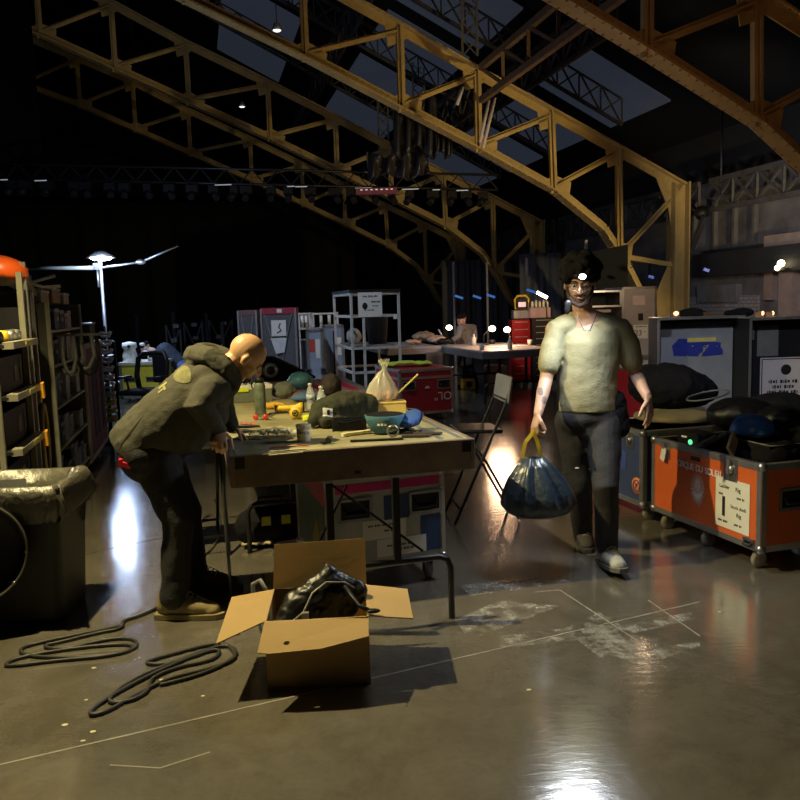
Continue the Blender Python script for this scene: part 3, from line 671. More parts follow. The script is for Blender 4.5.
# orange cloth left of measure
p = at(279, 409); g = G(); g.capsule([(-.09, 0, .025), (-.03, 0, .03), (.03, .0, .026)], [.022, .026, .02], n=10); o = flesh('rope_roll', g, M('amber_fabric', (.7, .38, .03), .8), None, .006, 3, .012, .03); o.location = p; tag(o, 'rolled amber strap lying left of the yellow torch', 'strap')
# grey green toolbox with white lid and yellow label
t = T('parts_box', 'flat grey parts box with white lid and yellow label, beside the flask', 'box', at(248, 402) + V((0, .1, 0)), TR + .1)
g = G(); g.bb((-.2, -.12, 0), (.16, .12, .10)); g.build('body', M('greygreen_box', (.16, .17, .13), .6), t, bevel=.006)
g = G(); g.bb((-.21, -.125, .10), (.165, .125, .135)); g.build('lid', white, t, bevel=.006)
g = G(); g.bb((-.12, -.13, .088), (-.03, -.124, .118)); g.build('yellow_label', hivis, t)
g = G(); g.tube([(-.1 + .012 * i, .04 * math.sin(i * 1.7), .15 + .02 * math.cos(i * 1.7)) for i in range(12)], .006, 6); g.build('coiled_lead', black, t)
# red spring clamps near flask foot
for i, (px, py, lb) in enumerate([(256, 420, 'left of the pair of small red clamps at the foot of the flask'), (266, 420, 'right of the pair of small red clamps at the foot of the flask')]):
    t = T('spring_clamp', lb, 'clamp', at(px, py), .4 * i, 'red spring clamps')
    g = G(); g.lathe([(.006, -.012), (.018, -.012), (.02, 0), (.018, .012), (.006, .012)], (0, 0, .02), Matrix.Rotation(PI / 2, 3, 'X'), 14); g.build('pad', M('clamp_red', (.6, .04, .025), .4), t)
    g = G(); g.bar((0, 0, .012), (.06, .02, .03), .012, .01); g.bar((0, 0, .03), (.05, -.02, .008), .012, .01); g.build('jaw', M('clamp_olive', (.2, .2, .12), .5), t)
# red hatched cards
for i in range(3):
    g = G(); g.box((0, 0, .002), (.02, .12, .003)); o = g.build('red_strip', M('strip_red', (.55, .12, .08), .7), loc=at(243 + 5 * i, 424)); o.rotation_euler[2] = .35; tag(o, ['leftmost', 'middle', 'rightmost'][i] + ' of three short red strips lying left of the red clamps', 'strip', 'short red strips')
for i, (py, mt, l) in enumerate([(449, M('orange_pencil', (.75, .2, .07), .5), 'orange'), (453, M('pale_pencil', (.75, .7, .5), .5), 'cream'), (456.5, M('pale_pencil2', (.62, .62, .42), .5), 'greenish cream')]):
    a = at(269 + 0 * i, py); b = at(309 - 3 * i, py - 3); g = G(); g.bar(V((0, 0, .006)), b - a + V((0, 0, .006)), .011, .006); o = g.build('slim_stick', mt, loc=a); tag(o, l + ' slim stick lying at the near edge of the table', 'stick', 'slim sticks')
# black glove/knife objects left
for i, (px, py, w, lb) in enumerate([(247, 428, .13, 'black handled scraper lying behind the coiled cord'), (245, 433, .09, 'short black marker lying near the bald man\'s hand')]):
    g = G(); g.capsule([(-w, 0, .012), (0, .01, .012), (w * .6, 0, .01)], [(.012, .01), (.016, .011), (.007, .006)], n=10); o = g.build('black_scraper' if i == 0 else 'marker_pen', black, loc=at(px, py)); tag(o, lb, 'tool')
# translucent bag with cord
p = at(275, 437); t = T('clear_pouch', 'clear pouch of black cords lying flat left of the cream tub', 'pouch', p, .1)
g = G(); g.capsule([(-.13, 0, .02), (-.04, .02, .03), (.05, .02, .032), (.14, .01, .02)], [(.05, .018), (.08, .024), (.08, .024), (.05, .016)], side=(0, 1, 0), n=14); o = flesh('film', g, clear, t, .006, 2, .02, .05); o.data.materials.clear(); film = bpy.data.materials.new('pouch_film'); film.use_nodes = True; bb = film.node_tree.nodes['Principled BSDF']; bb.inputs['Base Color'].default_value = (.6, .62, .5, 1); bb.inputs['Alpha'].default_value = .4; bb.inputs['Roughness'].default_value = .2; o.data.materials.append(film)
g = G(); pts = [(-.10 + .2 * i / 40, .03 + .035 * math.sin(i * .8), .025 + .01 * math.cos(i * 1.3)) for i in range(41)]; g.tube(pts, .006, 6); g.build('cord', black, t)
# grey scrap, wood stick
p = at(327, 444); t = T('metal_clip', 'small dark metal clip alone near the front edge of the table', 'clip', p, .4); g = G(); g.bar((-.03, 0, .008), (.02, .01, .012), .03, .012); g.cyl((.0, -.015, .025), (.02, .02, .03), .013, 10); g.build('jaw', blacksteel, t); g = G(); g.box((.02, .0, .035), (.02, .02, .014)); g.build('tab', steel, t)
a = at(342, 437); b = at(371, 433); g = G(); g.bar(V((0, 0, .011)), b - a + V((0, 0, .011)), .03, .02); tag(g.build('wooden_batten', M('pale_batten', (.78, .7, .42), .6), loc=a, bevel=.003), 'short pale wooden batten lying in front of the black pouch', 'batten')
# olive dry bag with white label
p = at(341, 427); t = T('olive_bag', 'olive roll bag with a white printed label lying behind the black pouch', 'bag', p, TR)
g = G(); g.capsule([(-.17, .02, .045), (-.12, .06, .085), (0, .12, .105), (.12, .18, .10), (.2, .2, .09)], [(.03, .035), (.085, .08), (.11, .1), (.11, .1), (.09, .085)], n=18); g.capsule([(-.1, -.02, .04), (-.04, .0, .035), (.1, .08, .03)], [.035, .035, .02]); o = flesh('bag_body', g, olive, t, .009, 2, .035, .07)
decal(o, (-.085, -.02, .10), (-.35, -1, .35), (0, 0, 1), rect_outline(.055, .055), white, 'label', t)
l2 = decal(o, (-.085, -.03, .10), (-.35, -1, .35), (0, 0, 1), rect_outline(.014, .034), ink, 'mark', t, off=.006, res=4)
# black pouch
p = at(346, 430); t = T('tool_tray', 'open black tool tray in front of the olive bag', 'tray', p, TR - .1)
g = G(); g.bb((-.08, -.03, 0), (.12, .06, .012)); g.bb((-.08, -.035, 0), (.12, -.025, .07)); g.bb((-.08, .055, 0), (.12, .065, .07)); g.bb((-.08, -.03, 0), (-.07, .06, .07)); g.bb((.11, -.03, 0), (.12, .06, .07)); g.build('tray', black, t, bevel=.004)
g = G(); g.tube([(-.05, -.038, .055), (.0, -.046, .05), (.08, -.038, .06)], .006, 6); g.box((-.05, -.04, .03), (.03, .01, .03)); g.build('strap', blackcloth, t)
# yellow box with clear food bag on top, blue cap with black peak
p = at(389, 428); t = T('blue_hat', 'blue hat with dark open crown lying upside down at the table front right', 'cap', at(385, 433), .25)
g = G(); g.lathe([(.0, 0), (.06, .002), (.085, .02), (.105, .07), (.118, .11), (.112, .112), (.098, .07), (.078, .03), (0, .014)], n=24); o = g.build('crown', M('teal_blue_cloth', (.05, .15, .20), .75, bump=.4, var=.25), t)
g = G(); g.lathe([(.11, .1135), (.098, .07), (.078, .032), (0, .018)], n=24); g.build('lining', blackcloth, t)
g = G(); g.capsule([(.1, -.03, .055), (.17, 0, .075), (.2, .04, .085)], [(.07, .03), (.06, .045), (.04, .04)], n=14); o = flesh('folded_brim', g, M('bright_blue_cloth', (.03, .09, .30), .7, var=.3), t, .008, 2, .02, .04)
g = G(); g.tube([(.2, -.04, .06), (.235, 0, .1), (.21, .05, .12), (.16, .06, .125)], .007, 8); g.build('brim_edge', black, t)
for k in range(5):
    g = G(); a = (k - 2) * .1 - PI / 2 - .4; g.box((.098 * math.cos(a), .098 * math.sin(a) - .004, .064 + (k % 2) * .012), (.014, .006, .012), rotz(a + PI / 2)); g.build('embroidery', whiteink, t)
t = T('yellow_carton', 'shallow yellow carton behind the blue cap with a clear bag standing on it', 'box', at(386, 418) , .1)
g = G(); g.bb((-.15, -.06, 0), (.13, .08, .1)); g.build('body', M('yellow_card', (.75, .55, .16), .7, var=.05), t, bevel=.004)
g = G(); g.bb((-.153, -.063, .1), (.133, .083, .112)); g.build('lid', MATS['yellow_card'], t, bevel=.003)
p = at(386, 418) + V((.12, .02, .113)); g = G(); g.bar((-.08, 0, .01), (.1, 0, .17), .035, .008); tag(g.build('wooden_stick', M('yellow_slat', (.8, .62, .2), .6), loc=p), 'yellow wooden slat leaning up out of the yellow carton', 'slat')
base = at(386, 418) + V((-.03, .01, .113)); t = T('food_bag', 'knotted clear plastic bag of food standing on the yellow carton', 'bag', base, 0)
film2 = bpy.data.materials.new('bag_film'); film2.use_nodes = True; bb = film2.node_tree.nodes['Principled BSDF']; bb.inputs['Base Color'].default_value = (.85, .83, .7, 1); bb.inputs['Alpha'].default_value = .42; bb.inputs['Roughness'].default_value = .22
g = G(); prof = [(.01, 0), (.085, .003), (.10, .03), (.095, .07), (.075, .12), (.05, .16), (.03, .19), (.014, .21), (.02, .235), (.035, .26), (.03, .27)]
vs = []
for i, (r, z) in enumerate(prof):
    for j in range(36): a = 2 * PI * j / 36; q = r * (1 + .13 * math.sin(7 * a + z * 20) + .05 * math.sin(13 * a)); vs.append((q * math.cos(a) + (.03 if z > .2 else z * .1), q * .75 * math.sin(a), z + (.012 * math.sin(5 * a) if z > .25 else 0)))
g.add(vs, [(i * 36 + j, i * 36 + (j + 1) % 36, (i + 1) * 36 + (j + 1) % 36, (i + 1) * 36 + j) for i in range(len(prof) - 1) for j in range(36)], 0, True); g.build('film', film2, t)
random.seed(4)
g = G()
for i in range(26): g.ball((random.uniform(-.065, .065), random.uniform(-.04, .04), random.uniform(.022, .055)), (.02, .013, .013), Matrix.Rotation(random.uniform(0, 3), 3, 'Z'), 8, k=6)
tag(g.build('shredded_food', M('salmon_food', (.8, .42, .22), .6, var=.2), loc=base), 'salmon coloured pieces of food inside the knotted clear bag', 'food', kind='stuff')
# keys, snips, black leather
for i, (px, py, a, lb) in enumerate([(404, 432, .2, 'dark pliers lying right of the blue cap'), (417, 434, -.3, 'dark pliers lying nearest the right edge of the table')]):
    t = T('pliers', lb, 'pliers', at(px, py), a, 'pliers near the blue cap')
    g = G(); g.tube([(-.09, .03, .012), (-.03, .022, .012), (0, .0, .012), (.03, -.01, .012)], .009, 7); g.build('grip', black, t)
    g = G(); g.tube([(-.09, -.03, .012), (-.03, -.022, .012), (0, .0, .014), (.03, .01, .012)], .009, 7); g.build('grip', black, t)
    g = G(); g.bar((0, 0, .013), (.06, 0, .012), .022, .012); g.build('jaw', steel, t)
t = T('buckle', 'pale metal ring buckle in front of the blue cap', 'buckle', at(393, 437), 0); g = G()
g.tube([(.03 * math.cos(a * PI / 8), .005 * math.sin(a), .034 + .03 * math.sin(a * PI / 8)) for a in range(16)], .006, 7, closed=True); g.build('ring', M('brassy_steel', (.45, .4, .28), .35, .8), t); g = G(); g.bar((-.03, 0, .03), (.035, 0, .05), .01, .01); g.build('pin', steel, t)
g = G(); g.bar((-.19, 0, .006), (.1, .03, .006), .03, .008); tag(g.build('black_file', blacksteel, loc=at(385, 441)), 'long thin black file along the front edge below the blue cap', 'file')
for i, (px, py, lb) in enumerate([(416, 437, 'flat dark leather strap end at the right end of the table clutter'), (427, 435, 'dark leather sheath nearest the table\'s front right corner')]):
    g = G(); g.prism([(-.08, -.02, .002), (.07, -.03, .002), (.09, .0, .002), (.03, .03, .002), (-.08, .02, .002)], (0, 0, .014)); tag(g.build('leather_strap' if i == 0 else 'leather_sheath', M('dark_leather', (.06, .045, .035), .5), loc=at(px, py), bevel=.004), lb, 'leather')
t = T('strap_buckle', 'black plastic buckle with short strap just right of the cream tub', 'buckle', at(317, 424), .5)
g = G(); g.box((0, 0, .012), (.06, .035, .02)); g.build('buckle', black, t, bevel=.004); g = G(); g.tube([(.02, 0, .012), (.06, .02, .03), (.09, .05, .02), (.08, .09, .008)], .009, 6); g.build('strap', blackcloth, t)
for i, (px, py, w, h, mt, nm, lb) in enumerate([(250, 438, .17, .10, M('grey_sheet', (.34, .35, .36), .7), 'paper_sheet', 'greyish sheet lying between the bald man\'s hand and the clear pouch')]):
    g = G(); g.box((0, 0, .004 if i != 3 else .008), (w, h, .004 if i != 3 else .014), rotz(.3 * i - .2)); tag(g.build(nm, mt, loc=at(px, py)), lb, nm.replace('_', ' '))
# clutter in the far half: cloths, red and blue helmet, cans
random.seed(11)
def lump(name, px, py, rx, ry, rz_, mt, lb, cat, wr=.03, z=TZ):
    g = G(); g.ball((0, 0, rz_ * .75), (rx, ry, rz_), n=18, k=12); g.ball((rx * .5, ry * .2, rz_ * .6), (rx * .7, ry * .7, rz_ * .7)); g.ball((-rx * .5, -ry * .2, rz_ * .5), (rx * .6, ry * .7, rz_ * .6))
    o = flesh(name, g, mt, None, .01, 2, wr, .06); zmin = min(v.co.z for v in o.data.vertices); o.location = P(px, py, z) + V((0, 0, -zmin + .001)); return tag(o, lb, cat)
lump('work_glove', 284, 399, .09, .07, .07, M('greygreen_cloth', (.13, .14, .11), .8, var=.4), 'crumpled grey green gloves right of the flask', 'gloves')
lump('rag', 298, 400, .05, .04, .03, M('red_rag', (.35, .07, .05), .8), 'small red rag between gloves and blue cloth', 'rag')
lump('climbing_helmet', 300, 388, .11, .12, .075, M('teal_helmet', (.09, .27, .35), .45), 'teal rounded helmet at the back of the table', 'helmet', .012)
lump('blue_cloth', 305, 402, .10, .06, .035, M('blue_rag', (.08, .16, .33), .8), 'blue cloth in front of the teal helmet', 'cloth')
lump('dark_pouch', 331, 397, .08, .09, .10, M('brownblack_cloth', (.045, .035, .032), .7), 'dark brown round pouch right of the water bottles', 'pouch')
# second table behind, with striped case and machine
# --- folding chairs (tall)
def folding_chair(loc, rz, lb, cushion=True):
    t = T('folding_chair', lb, 'chair', loc, rz, 'tall black folding chairs')
    sw = .2; sh = .70
    for s in (-1, 1):
        g = G(); g.tube([(-.26, s * sw, 0.012), (.0, s * sw, .52), (.20, s * sw, .92), (.235, s * sw, 1.05)], .012, 8); g.build('frame_tube', blacksteel, t)
        g = G(); g.tube([(.30, s * (sw - .03), .012), (.03, s * (sw - .03), .46), (-.14, s * (sw - .03), sh - .02)], .011, 8); g.build('leg', blacksteel, t)
    for x, z, w in ((-.21, .12, sw), (.24, .12, sw - .03), (.2, .93, sw)):
        g = G(); g.cyl((x, -w, z), (x, w, z), .009, 8); g.build('crossbar', blacksteel, t)
    g = G(); g.box((-.02, 0, sh), (.38, .38, .03), Matrix.Rotation(.04, 3, 'Y')); g.build('seat', black, t, bevel=.012)
    if cushion:
        g = G(); g.box((.225, 0, 1.0), (.035, .43, .2), Matrix.Rotation(.17, 3, 'Y')); g.build('backrest', M('grey_backrest', (.22, .23, .26), .55), t, bevel=.015)
    return t
a = P(458, 518); b = P(512, 517)
ch = folding_chair((.57, 5.85, 0), .12, 'tall folding chair with grey backrest to the right of the work table')
ch.scale = (.86, .95, .97)
folding_chair((-1.42, 5.30, 0), PI / 2 + .3, 'black folding chair mostly hidden behind the bending man', cushion=False)
# cardboard box on the floor
fl = P(268, 690); fr = P(371, 684); fx = (fr - fl); BW = fx.length; rz = math.atan2(fx.y, fx.x)
bx = T('cardboard_box', 'open cardboard box with spread flaps in front of the work table', 'box', (fl + fr) / 2, rz); BD = .40; BH = .30; k = .006
for nm, lo, hi in (('side', (-BW / 2, 0, 0), (BW / 2, k, BH)), ('side', (-BW / 2, BD - k, 0), (BW / 2, BD, BH)), ('side', (-BW / 2, k, 0), (-BW / 2 + k, BD - k, BH)), ('side', (BW / 2 - k, k, 0), (BW / 2, BD - k, BH)), ('bottom', (-BW / 2, 0, .001), (BW / 2, BD, .008))):
    g = G(); g.bb(lo, hi); g.build(nm, card, bx)
inv = (Matrix.Translation((fl + fr) / 2) @ Matrix.Rotation(rz, 4, 'Z')).inverted()
def flap(a, b, c, d, hole=None):    # a-b is the hinge
    g = G(); a, b, c, d = V(a), V(b), V(c), V(d); n = (b - a).cross(d - a).normalized() * .005
    if hole:
        h = hole; ctr = a.lerp(b, h[0]).lerp(d.lerp(c, h[0]), h[1]); X = (b - a).normalized(); Y = (d - a).normalized(); N = 20; ring = [ctr + X * (.0125 * math.cos(2 * PI * i / N)) + Y * (.01 * math.sin(2 * PI * i / N)) for i in range(N)]
        def edge(i):
            ang = 2 * PI * i / N; dx, dy = math.cos(ang), math.sin(ang); best = 9
            for lim, comp in ((h[0], -dx * 1.0), (1 - h[0], dx), ): 
                if comp > 1e-6: best = min(best, lim * (b - a).length / comp)
            for lim, comp in ((h[1], -dy), (1 - h[1], dy)):
                if comp > 1e-6: best = min(best, lim * (d - a).length / comp)
            s_, t_ = h[0] + dx * best / (b - a).length, h[1] + dy * best / (d - a).length
            return a.lerp(b, s_).lerp(d.lerp(c, s_), t_)
        out = [edge(i) for i in range(N)]
        vs = ring + out + [p + n for p in ring + out]; fs = []
        for i in range(N):
            j = (i + 1) % N; fs += [(i, j, N + j, N + i), (2 * N + i, 3 * N + i, 3 * N + j, 2 * N + j), (i, 2 * N + i, 2 * N + j, j), (N + i, N + j, 3 * N + j, 3 * N + i)]
        g.add(vs, fs)
        for cn in (a, b, c, d):      # fill the corners cut off by the polygon
            o2 = sorted(out, key=lambda p: (p - cn).length)[:2]; g.prism([cn, o2[0], o2[1]], n)
    else: g.prism([a, b, c, d], n)
    o = g.build('flap', card, bx)
    return o, ctr if hole else None
flap((-BW / 2, 0, BH), (BW / 2, 0, BH), (BW / 2 - .005, -.14, BH - .06), (-BW / 2 - .02, -.14, BH - .08), hole=(.25, .72))
flap((-BW / 2, BD, BH), (BW / 2, BD, BH), (BW / 2 - .0, BD + .04, BH + .21), (-BW / 2 + .01, BD + .04, BH + .2))
L1 = inv @ Q(221, 635, 3.38); L2 = inv @ Q(256, 590, 3.72)
flap((-BW / 2, BD - .01, BH), (-BW / 2, .01, BH), (-BW / 2 - .2, -.03, BH - .07), (-BW / 2 - .19, BD - .03, BH - .02))
flap((BW / 2, .01, BH), (BW / 2, BD - .01, BH), (BW / 2 + .19, BD - .04, BH - .02), (BW / 2 + .19, .03, BH - .03))
g = G(); g.lathe([(.011, 0), (0, .001)], (-.12, BD + .028, BH + .15), Matrix.Rotation(PI / 2, 3, 'X'), 14); g.build('hand_hole', ink, bx)
for x, z, w in ((-.25, .29, .025), (-.34, .255, .025)):
    g = G(); g.box((x, .1 if x > -.3 else .05, z + .004 - .03), (.022, .004, .002)); g.build('staple', ink, bx)
# black bag inside
t = T('black_bag', 'black padded bag with shiny seams stuffed in the cardboard box', 'bag', (fl + fr) / 2, rz)
g = G(); g.capsule([(-.14, .1, .17), (-.05, .17, .24), (.06, .22, .31), (.13, .24, .26)], [(.06, .08), (.085, .14), (.075, .16), (.05, .13)], side=(0, 1, 0), n=18)
g.ball((0, .2, .12), (.17, .16, .1)); o = flesh('bag_body', g, M('black_nylon', (.012, .012, .013), .4, bump=.3), t, .008, 3, .035, .08)
g = G(); g.tube([(-.17, .06, .2), (-.13, .07, .25), (-.06, .08, .30), (-.02, .12, .37), (.04, .15, .405), (.12, .18, .39), (.16, .19, .36)], .005, 6); g.build('piping', M('pale_piping', (.3, .3, .28), .4), t)
g = G(); g.tube([(.12, .16, .38), (.15, .11, .35), (.18, .05, .33), (.23, .02, .315)], .009, 8); g.ball((.24, .02, .315), (.03, .015, .01)); g.build('strap', black, t)
g = G(); g.box((-.05, .03, .295), (.03, .02, .05)); g.build('buckle', alud, t)
# hose out of the box left-back
g = G(); g.tube([(0, 0, .25), (-.05, .02, .33), (-.09, .05, .3), (-.1, .1, .2), (-.09, .13, .1), (-.08, .16, .012)], .01, 8); tag(g.build('hose_end', M('grey_hose', (.25, .25, .24), .5), loc=(fl + fr) / 2 + rotz(rz) @ V((-.235, BD + .02, 0))), 'grey hose arching behind the cardboard box', 'hose')
# cables on the floor
def cable(name, lb, pix, r=.0085, extra=None, mt=rubber, grp=None):
    pts = []
    for q in pix:
        if len(q) == 2: p = P(*q); pts.append(V((p.x, p.y, r + .001)))
        else: pts.append(V(q))
    o0 = pts[0].copy(); o0.z = 0
    c = bpy.data.curves.new(name, 'CURVE'); c.dimensions = '3D'; c.bevel_depth = r; c.bevel_resolution = 3; s = c.splines.new('NURBS'); s.points.add(len(pts) - 1)
    for i, p in enumerate(pts): s.points[i].co = (*(p - o0), 1)
    s.order_u = 3; s.use_endpoint_u = True; c.resolution_u = 6; tmp = bpy.data.objects.new(name, c); COL.objects.link(tmp)
    bpy.context.view_layer.update(); me = bpy.data.meshes.new_from_object(tmp.evaluated_get(bpy.context.evaluated_depsgraph_get())); bpy.data.objects.remove(tmp)
    for f in me.polygons: f.use_smooth = True
    me.materials.clear(); me.materials.append(mt); o = bpy.data.objects.new(name, me); COL.objects.link(o); o.location = o0; return tag(o, lb, 'cable', grp)
tt = TP(-.045, .04, .0); cg = 'black cables coiled on the floor'; cabm = M('cable_rubber', (.035, .033, .03), .5)
up = Q(229, 560, 3.9)
cable('floor_cable', 'thick black cable dropping from the table edge to a long coil on the floor', [(229, 458), (0, 0)][:0] + [
    tuple(TP(-.06, -.02, .84)), tuple(TP(-.07, -.03, .6)), tuple(V((up.x, up.y, .3))), (231, 600), (228, 628), (222, 645), (205, 655), (165, 667), (140, 665), (175, 655), (222, 643), (234, 652), (236, 662), (205, 672), (168, 680), (130, 700), (105, 715), (88, 718), (95, 708), (125, 690), (160, 672), (200, 655), (222, 650), (215, 662), (180, 668), (150, 680), (150, 692), (132, 703), (108, 706), (112, 695), (145, 675), (190, 658), (226, 645), (240, 655), (222, 668), (190, 680), (160, 687)], grp=cg, mt=cabm)
cable('floor_cable', 'second coil of black cable at the lower left beside the bin', [(158, 609), (140, 618), (122, 622), (124, 630), (100, 634), (60, 644), (40, 648), (62, 652), (110, 640), (136, 640), (138, 650), (110, 658), (60, 662), (20, 667), (4, 668), (10, 662), (40, 655), (90, 648), (135, 645), (130, 655), (70, 660), (25, 658), (18, 650), (45, 643), (90, 634), (122, 627)], grp=cg, mt=cabm)
cable('floor_cable', 'thin black cable lying on the floor behind the bending man\'s heel', [(214, 500), (222, 520), (218, 545), (200, 560), (192, 566)], r=.006, grp=cg, mt=cabm)
# bits on floor, paint marks
random.seed(9)
for i, (px, py) in enumerate([(161, 680), (83, 741), (203, 696), (93, 732), (537, 608), (529, 690), (65, 725), (86, 700), (720, 612), (318, 703), (94, 668)]):
    if px == 318: continue
    g = G(); s = random.uniform(.008, .014) ; g.prism([(s, 0, 0), (s * .4, s * .8, 0), (-s * .7, s * .6, 0), (-s, -s * .3, 0), (0, -s * .7, 0)], (0, 0, .0015))
    lbs = ['at the toe of the near boot', 'nearest the long floor joint at lower left', 'between the coil and the box', 'just above the lower left joint', 'on the floor in front of the walking man', 'in the middle foreground', 'left of the pair near the joint', 'below the left coil', 'below the orange case', '', 'between both coils']
    tag(g.build('paper_scrap', M('scrap_paper', (.65, .62, .4), .8), loc=P(px, py, .0008)), 'tiny pale scrap ' + lbs[i], 'scrap', 'paper scraps on the floor')
pm = bpy.data.materials.new('worn_white_paint'); pm.use_nodes = True; nt = pm.node_tree; b = nt.nodes['Principled BSDF']; b.inputs['Base Color'].default_value = (.5, .49, .44, 1); b.inputs['Roughness'].default_value = .55
n1 = nt.nodes.new('ShaderNodeTexNoise'); n1.inputs['Scale'].default_value = 9; n1.inputs['Detail'].default_value = 9; n1.inputs['Roughness'].default_value = .75; ge = nt.nodes.new('ShaderNodeNewGeometry'); r = nt.nodes.new('ShaderNodeValToRGB'); r.color_ramp.elements[0].position = .46; r.color_ramp.elements[1].position = .62; r.color_ramp.elements[1].color = (.6, .6, .6, 1)
nt.links.new(ge.outputs['Position'], n1.inputs['Vector']); nt.links.new(n1.outputs['Fac'], r.inputs['Fac']); nt.links.new(r.outputs['Color'], b.inputs['Alpha'])
def paint(n, pix, lb):
    g = G(); vs = [P(*q, .0012) for q in pix]; g.add(vs, [tuple(range(len(vs)))]); tag(g.build('trim_%d' % n, pm, fix=False), kind='structure')
paint(30, [(500, 636), (565, 628), (600, 612), (640, 650), (668, 668), (610, 655), (600, 658), (578, 640), (500, 648)], '')
paint(31, [(588, 632), (690, 612), (700, 618), (604, 640)], ''); paint(32, [(630, 655), (700, 640), (700, 646), (660, 660)], ''); paint(33, [(580, 625), (610, 615), (648, 652), (625, 662)], '')
paint(34, [(460, 585), (560, 575), (570, 582), (470, 596)], ''); paint(35, [(455, 620), (500, 600), (560, 606), (470, 640)], '')
def crack(n, pix):
    for (a, b) in zip(pix[:-1], pix[1:]):
        g = G(); g.bar(P(*a, .0007), P(*b, .0007), .006, .0012); tag(g.build('trim_%d' % n, joint_m), kind='structure'); n += 1
crack(40, [(644, 645), (560, 590), (535, 592)]); crack(45, [(700, 636), (648, 600)]); crack(48, [(110, 765), (160, 768), (210, 752)])
# ================================================================ road cases on the right
A = V((1.75, 5.50, 0)); B = V((2.05, 4.47, 0)); d = (B - A); L_ = d.length; rz = math.atan2(d.y, d.x)
# local frame of the orange case: x along the face from the far to the near end, y into the case, front looks left
D_ = .72
def centre(a, dx, off): e = V((math.cos(rz), math.sin(rz), 0)); nn = V((-e.y, e.x, 0)); return a + e * dx + nn * off
t = T('road_case', 'open orange road case with white sun emblem and a label numbered 1', 'road case', centre(A, L_ / 2, D_ / 2), rz)
case_body(t, L_, D_, .12, .63, orange, closed=False, edge=.035)
f = -D_ / 2; n_ = (0, -1, 0)
latch(t, -L_ / 2 + .16, f - .003, .57, n_, .9); latch(t, L_ / 2 - .26, f - .003, .56, n_, 1.1)
g = G(); g.box((-L_ / 2 + .17, f - .03, .54), (.05, .004, .08), Matrix.Rotation(.3, 3, 'Y')); g.build('paper_tag', white, t)
g = G(); g.box((-.06, f - .002, .565), (.09, .003, .028)); g.build('black_tape', ink, t)
word = 'CIRQUE DU SOLEIL'; x = -.245
for i, ch in enumerate(word):
    wd = {'I': .017, ' ': .022, 'Q': .035, 'U': .033, 'D': .033, 'O': .035}.get(ch, .029); x += wd / 2
    if ch != ' ': text(ch, (x, f - .003, .505), .058, n_, whiteink, t, 'letter', bold=.012)
    x += wd / 2
g = G(); cx, cz = -.035, .385
outl = []
for i in range(56):
    a = 2 * PI * i / 56; q = 1.12 if i % 2 == 0 else .6
    rx, rz_ = .07 * q, (.125 if math.sin(a) < 0 else .088) * q * (1 if i % 4 == 0 else .93); outl.append((cx + rx * math.cos(a), f - .002, cz + rz_ * math.sin(a)))
g.add(outl + [(cx, f - .002, cz)], [(i, (i + 1) % 56, 56) for i in range(56)])
g.build('sun_emblem', whiteink, t, fix=False)
g = G(); 
for rr, q in ((.046, .0), (.034, .0)):
    pts = [(cx + rr * math.cos(2 * PI * i / 24), f - .0035, cz + .012 + rr * 1.1 * math.sin(2 * PI * i / 24)) for i in range(24)]; g.tube(pts, .0022, 4, closed=True)
g.ball((cx - .014, f - .003, cz + .022), (.006, .002, .004), n=8, k=5); g.ball((cx + .014, f - .003, cz + .022), (.006, .002, .004), n=8, k=5); g.box((cx, f - .003, cz - .008), (.02, .002, .005)); g.bar((cx, f - .003, cz + .018), (cx + .005, f - .003, cz + .003), .004, .003)
g.build('sun_face', orange, t)
lx, lz = .295, .345
patch(t, 'label', cream, (lx, f - .003, lz), n_, .30, .31, .002)
for s, xx, zz, sz in (('Ladder', -.07, .10, .032), ('Rig', .05, .10, .036), ('1', -.075, -.03, .165), ('Stock dock', .055, -.01, .03), ('Rig', .06, -.055, .034)):
    text(s, (lx + xx, f - .0045, lz + zz), sz, n_, ink, t, 'label_lettering', bold=.03 if s == '1' else .01)
for xx, zz, ww in ((-.1, .05, .04), (.07, .05, .06), (-.08, -.115, .09), (.05, -.115, .06)): small_print(t, (lx + xx, f - .0045, lz + zz), n_, ww, .014)
recess_handle(t, L_ / 2 - .09, f - .003, .155, n_, .09, .05)
g = G()
for xx in (L_ / 2 + .0,): g.bb((xx, -.36, .15), (xx + .003, .36, .6))
g.build('end_panel', orange, t)
recess_handle(t, L_ / 2 + .004, -.14, .42, (1, 0, 0), .2, .13)
for xx in (-L_ / 2 + .1, 0, L_ / 2 - .08):
    for y in (-.3, .3): caster(t, xx, y, .05, M('cream_wheel', (.22, .2, .15), .5))
# the navy case beyond
ND = .80; nc = centre(A, -.38, ND / 2 - .03)
t = T('road_case', 'open navy blue road case with a round orange sticker, partly behind the walking man', 'road case', nc, rz)
case_body(t, .62, ND, .12, .66, navy, closed=False, edge=.035)
f = -ND / 2
latch(t, .15, f - .003, .58, n_, .9)
g = G(); R = frame(n_); g.lathe([(.062, 0), (.062, .002), (0, .002)], (.24, f - .001, .26), R, 26); so = g.build('sticker', M('orange_sticker', (.8, .25, .09), .5), t)
g = G(); g.tube([(.24 + .04 * math.cos(a * PI / 8), f - .004, .26 + .04 * math.sin(a * PI / 8)) for a in range(16)], .004, 5, closed=True); g.bar((.22, f - .004, .24), (.26, f - .004, .285), .008, .004); g.bar((.22, f - .004, .28), (.25, f - .004, .26), .008, .004); g.build('sticker_ring', navy, so)
patch(t, 'blue_smudge', M('bright_blue_paint', (.05, .09, .35), .6, var=.4), (.02, f - .002, .42), n_, .16, .13)
patch(t, 'stencil', M('grey_stencil', (.2, .22, .2), .6), (-.17, f - .002, .22), n_, .08, .09)
patch(t, 'yellow_strip', M('pale_yellow_strip', (.75, .68, .3), .5), (-.296, f - .003, .45), n_, .016, .3)
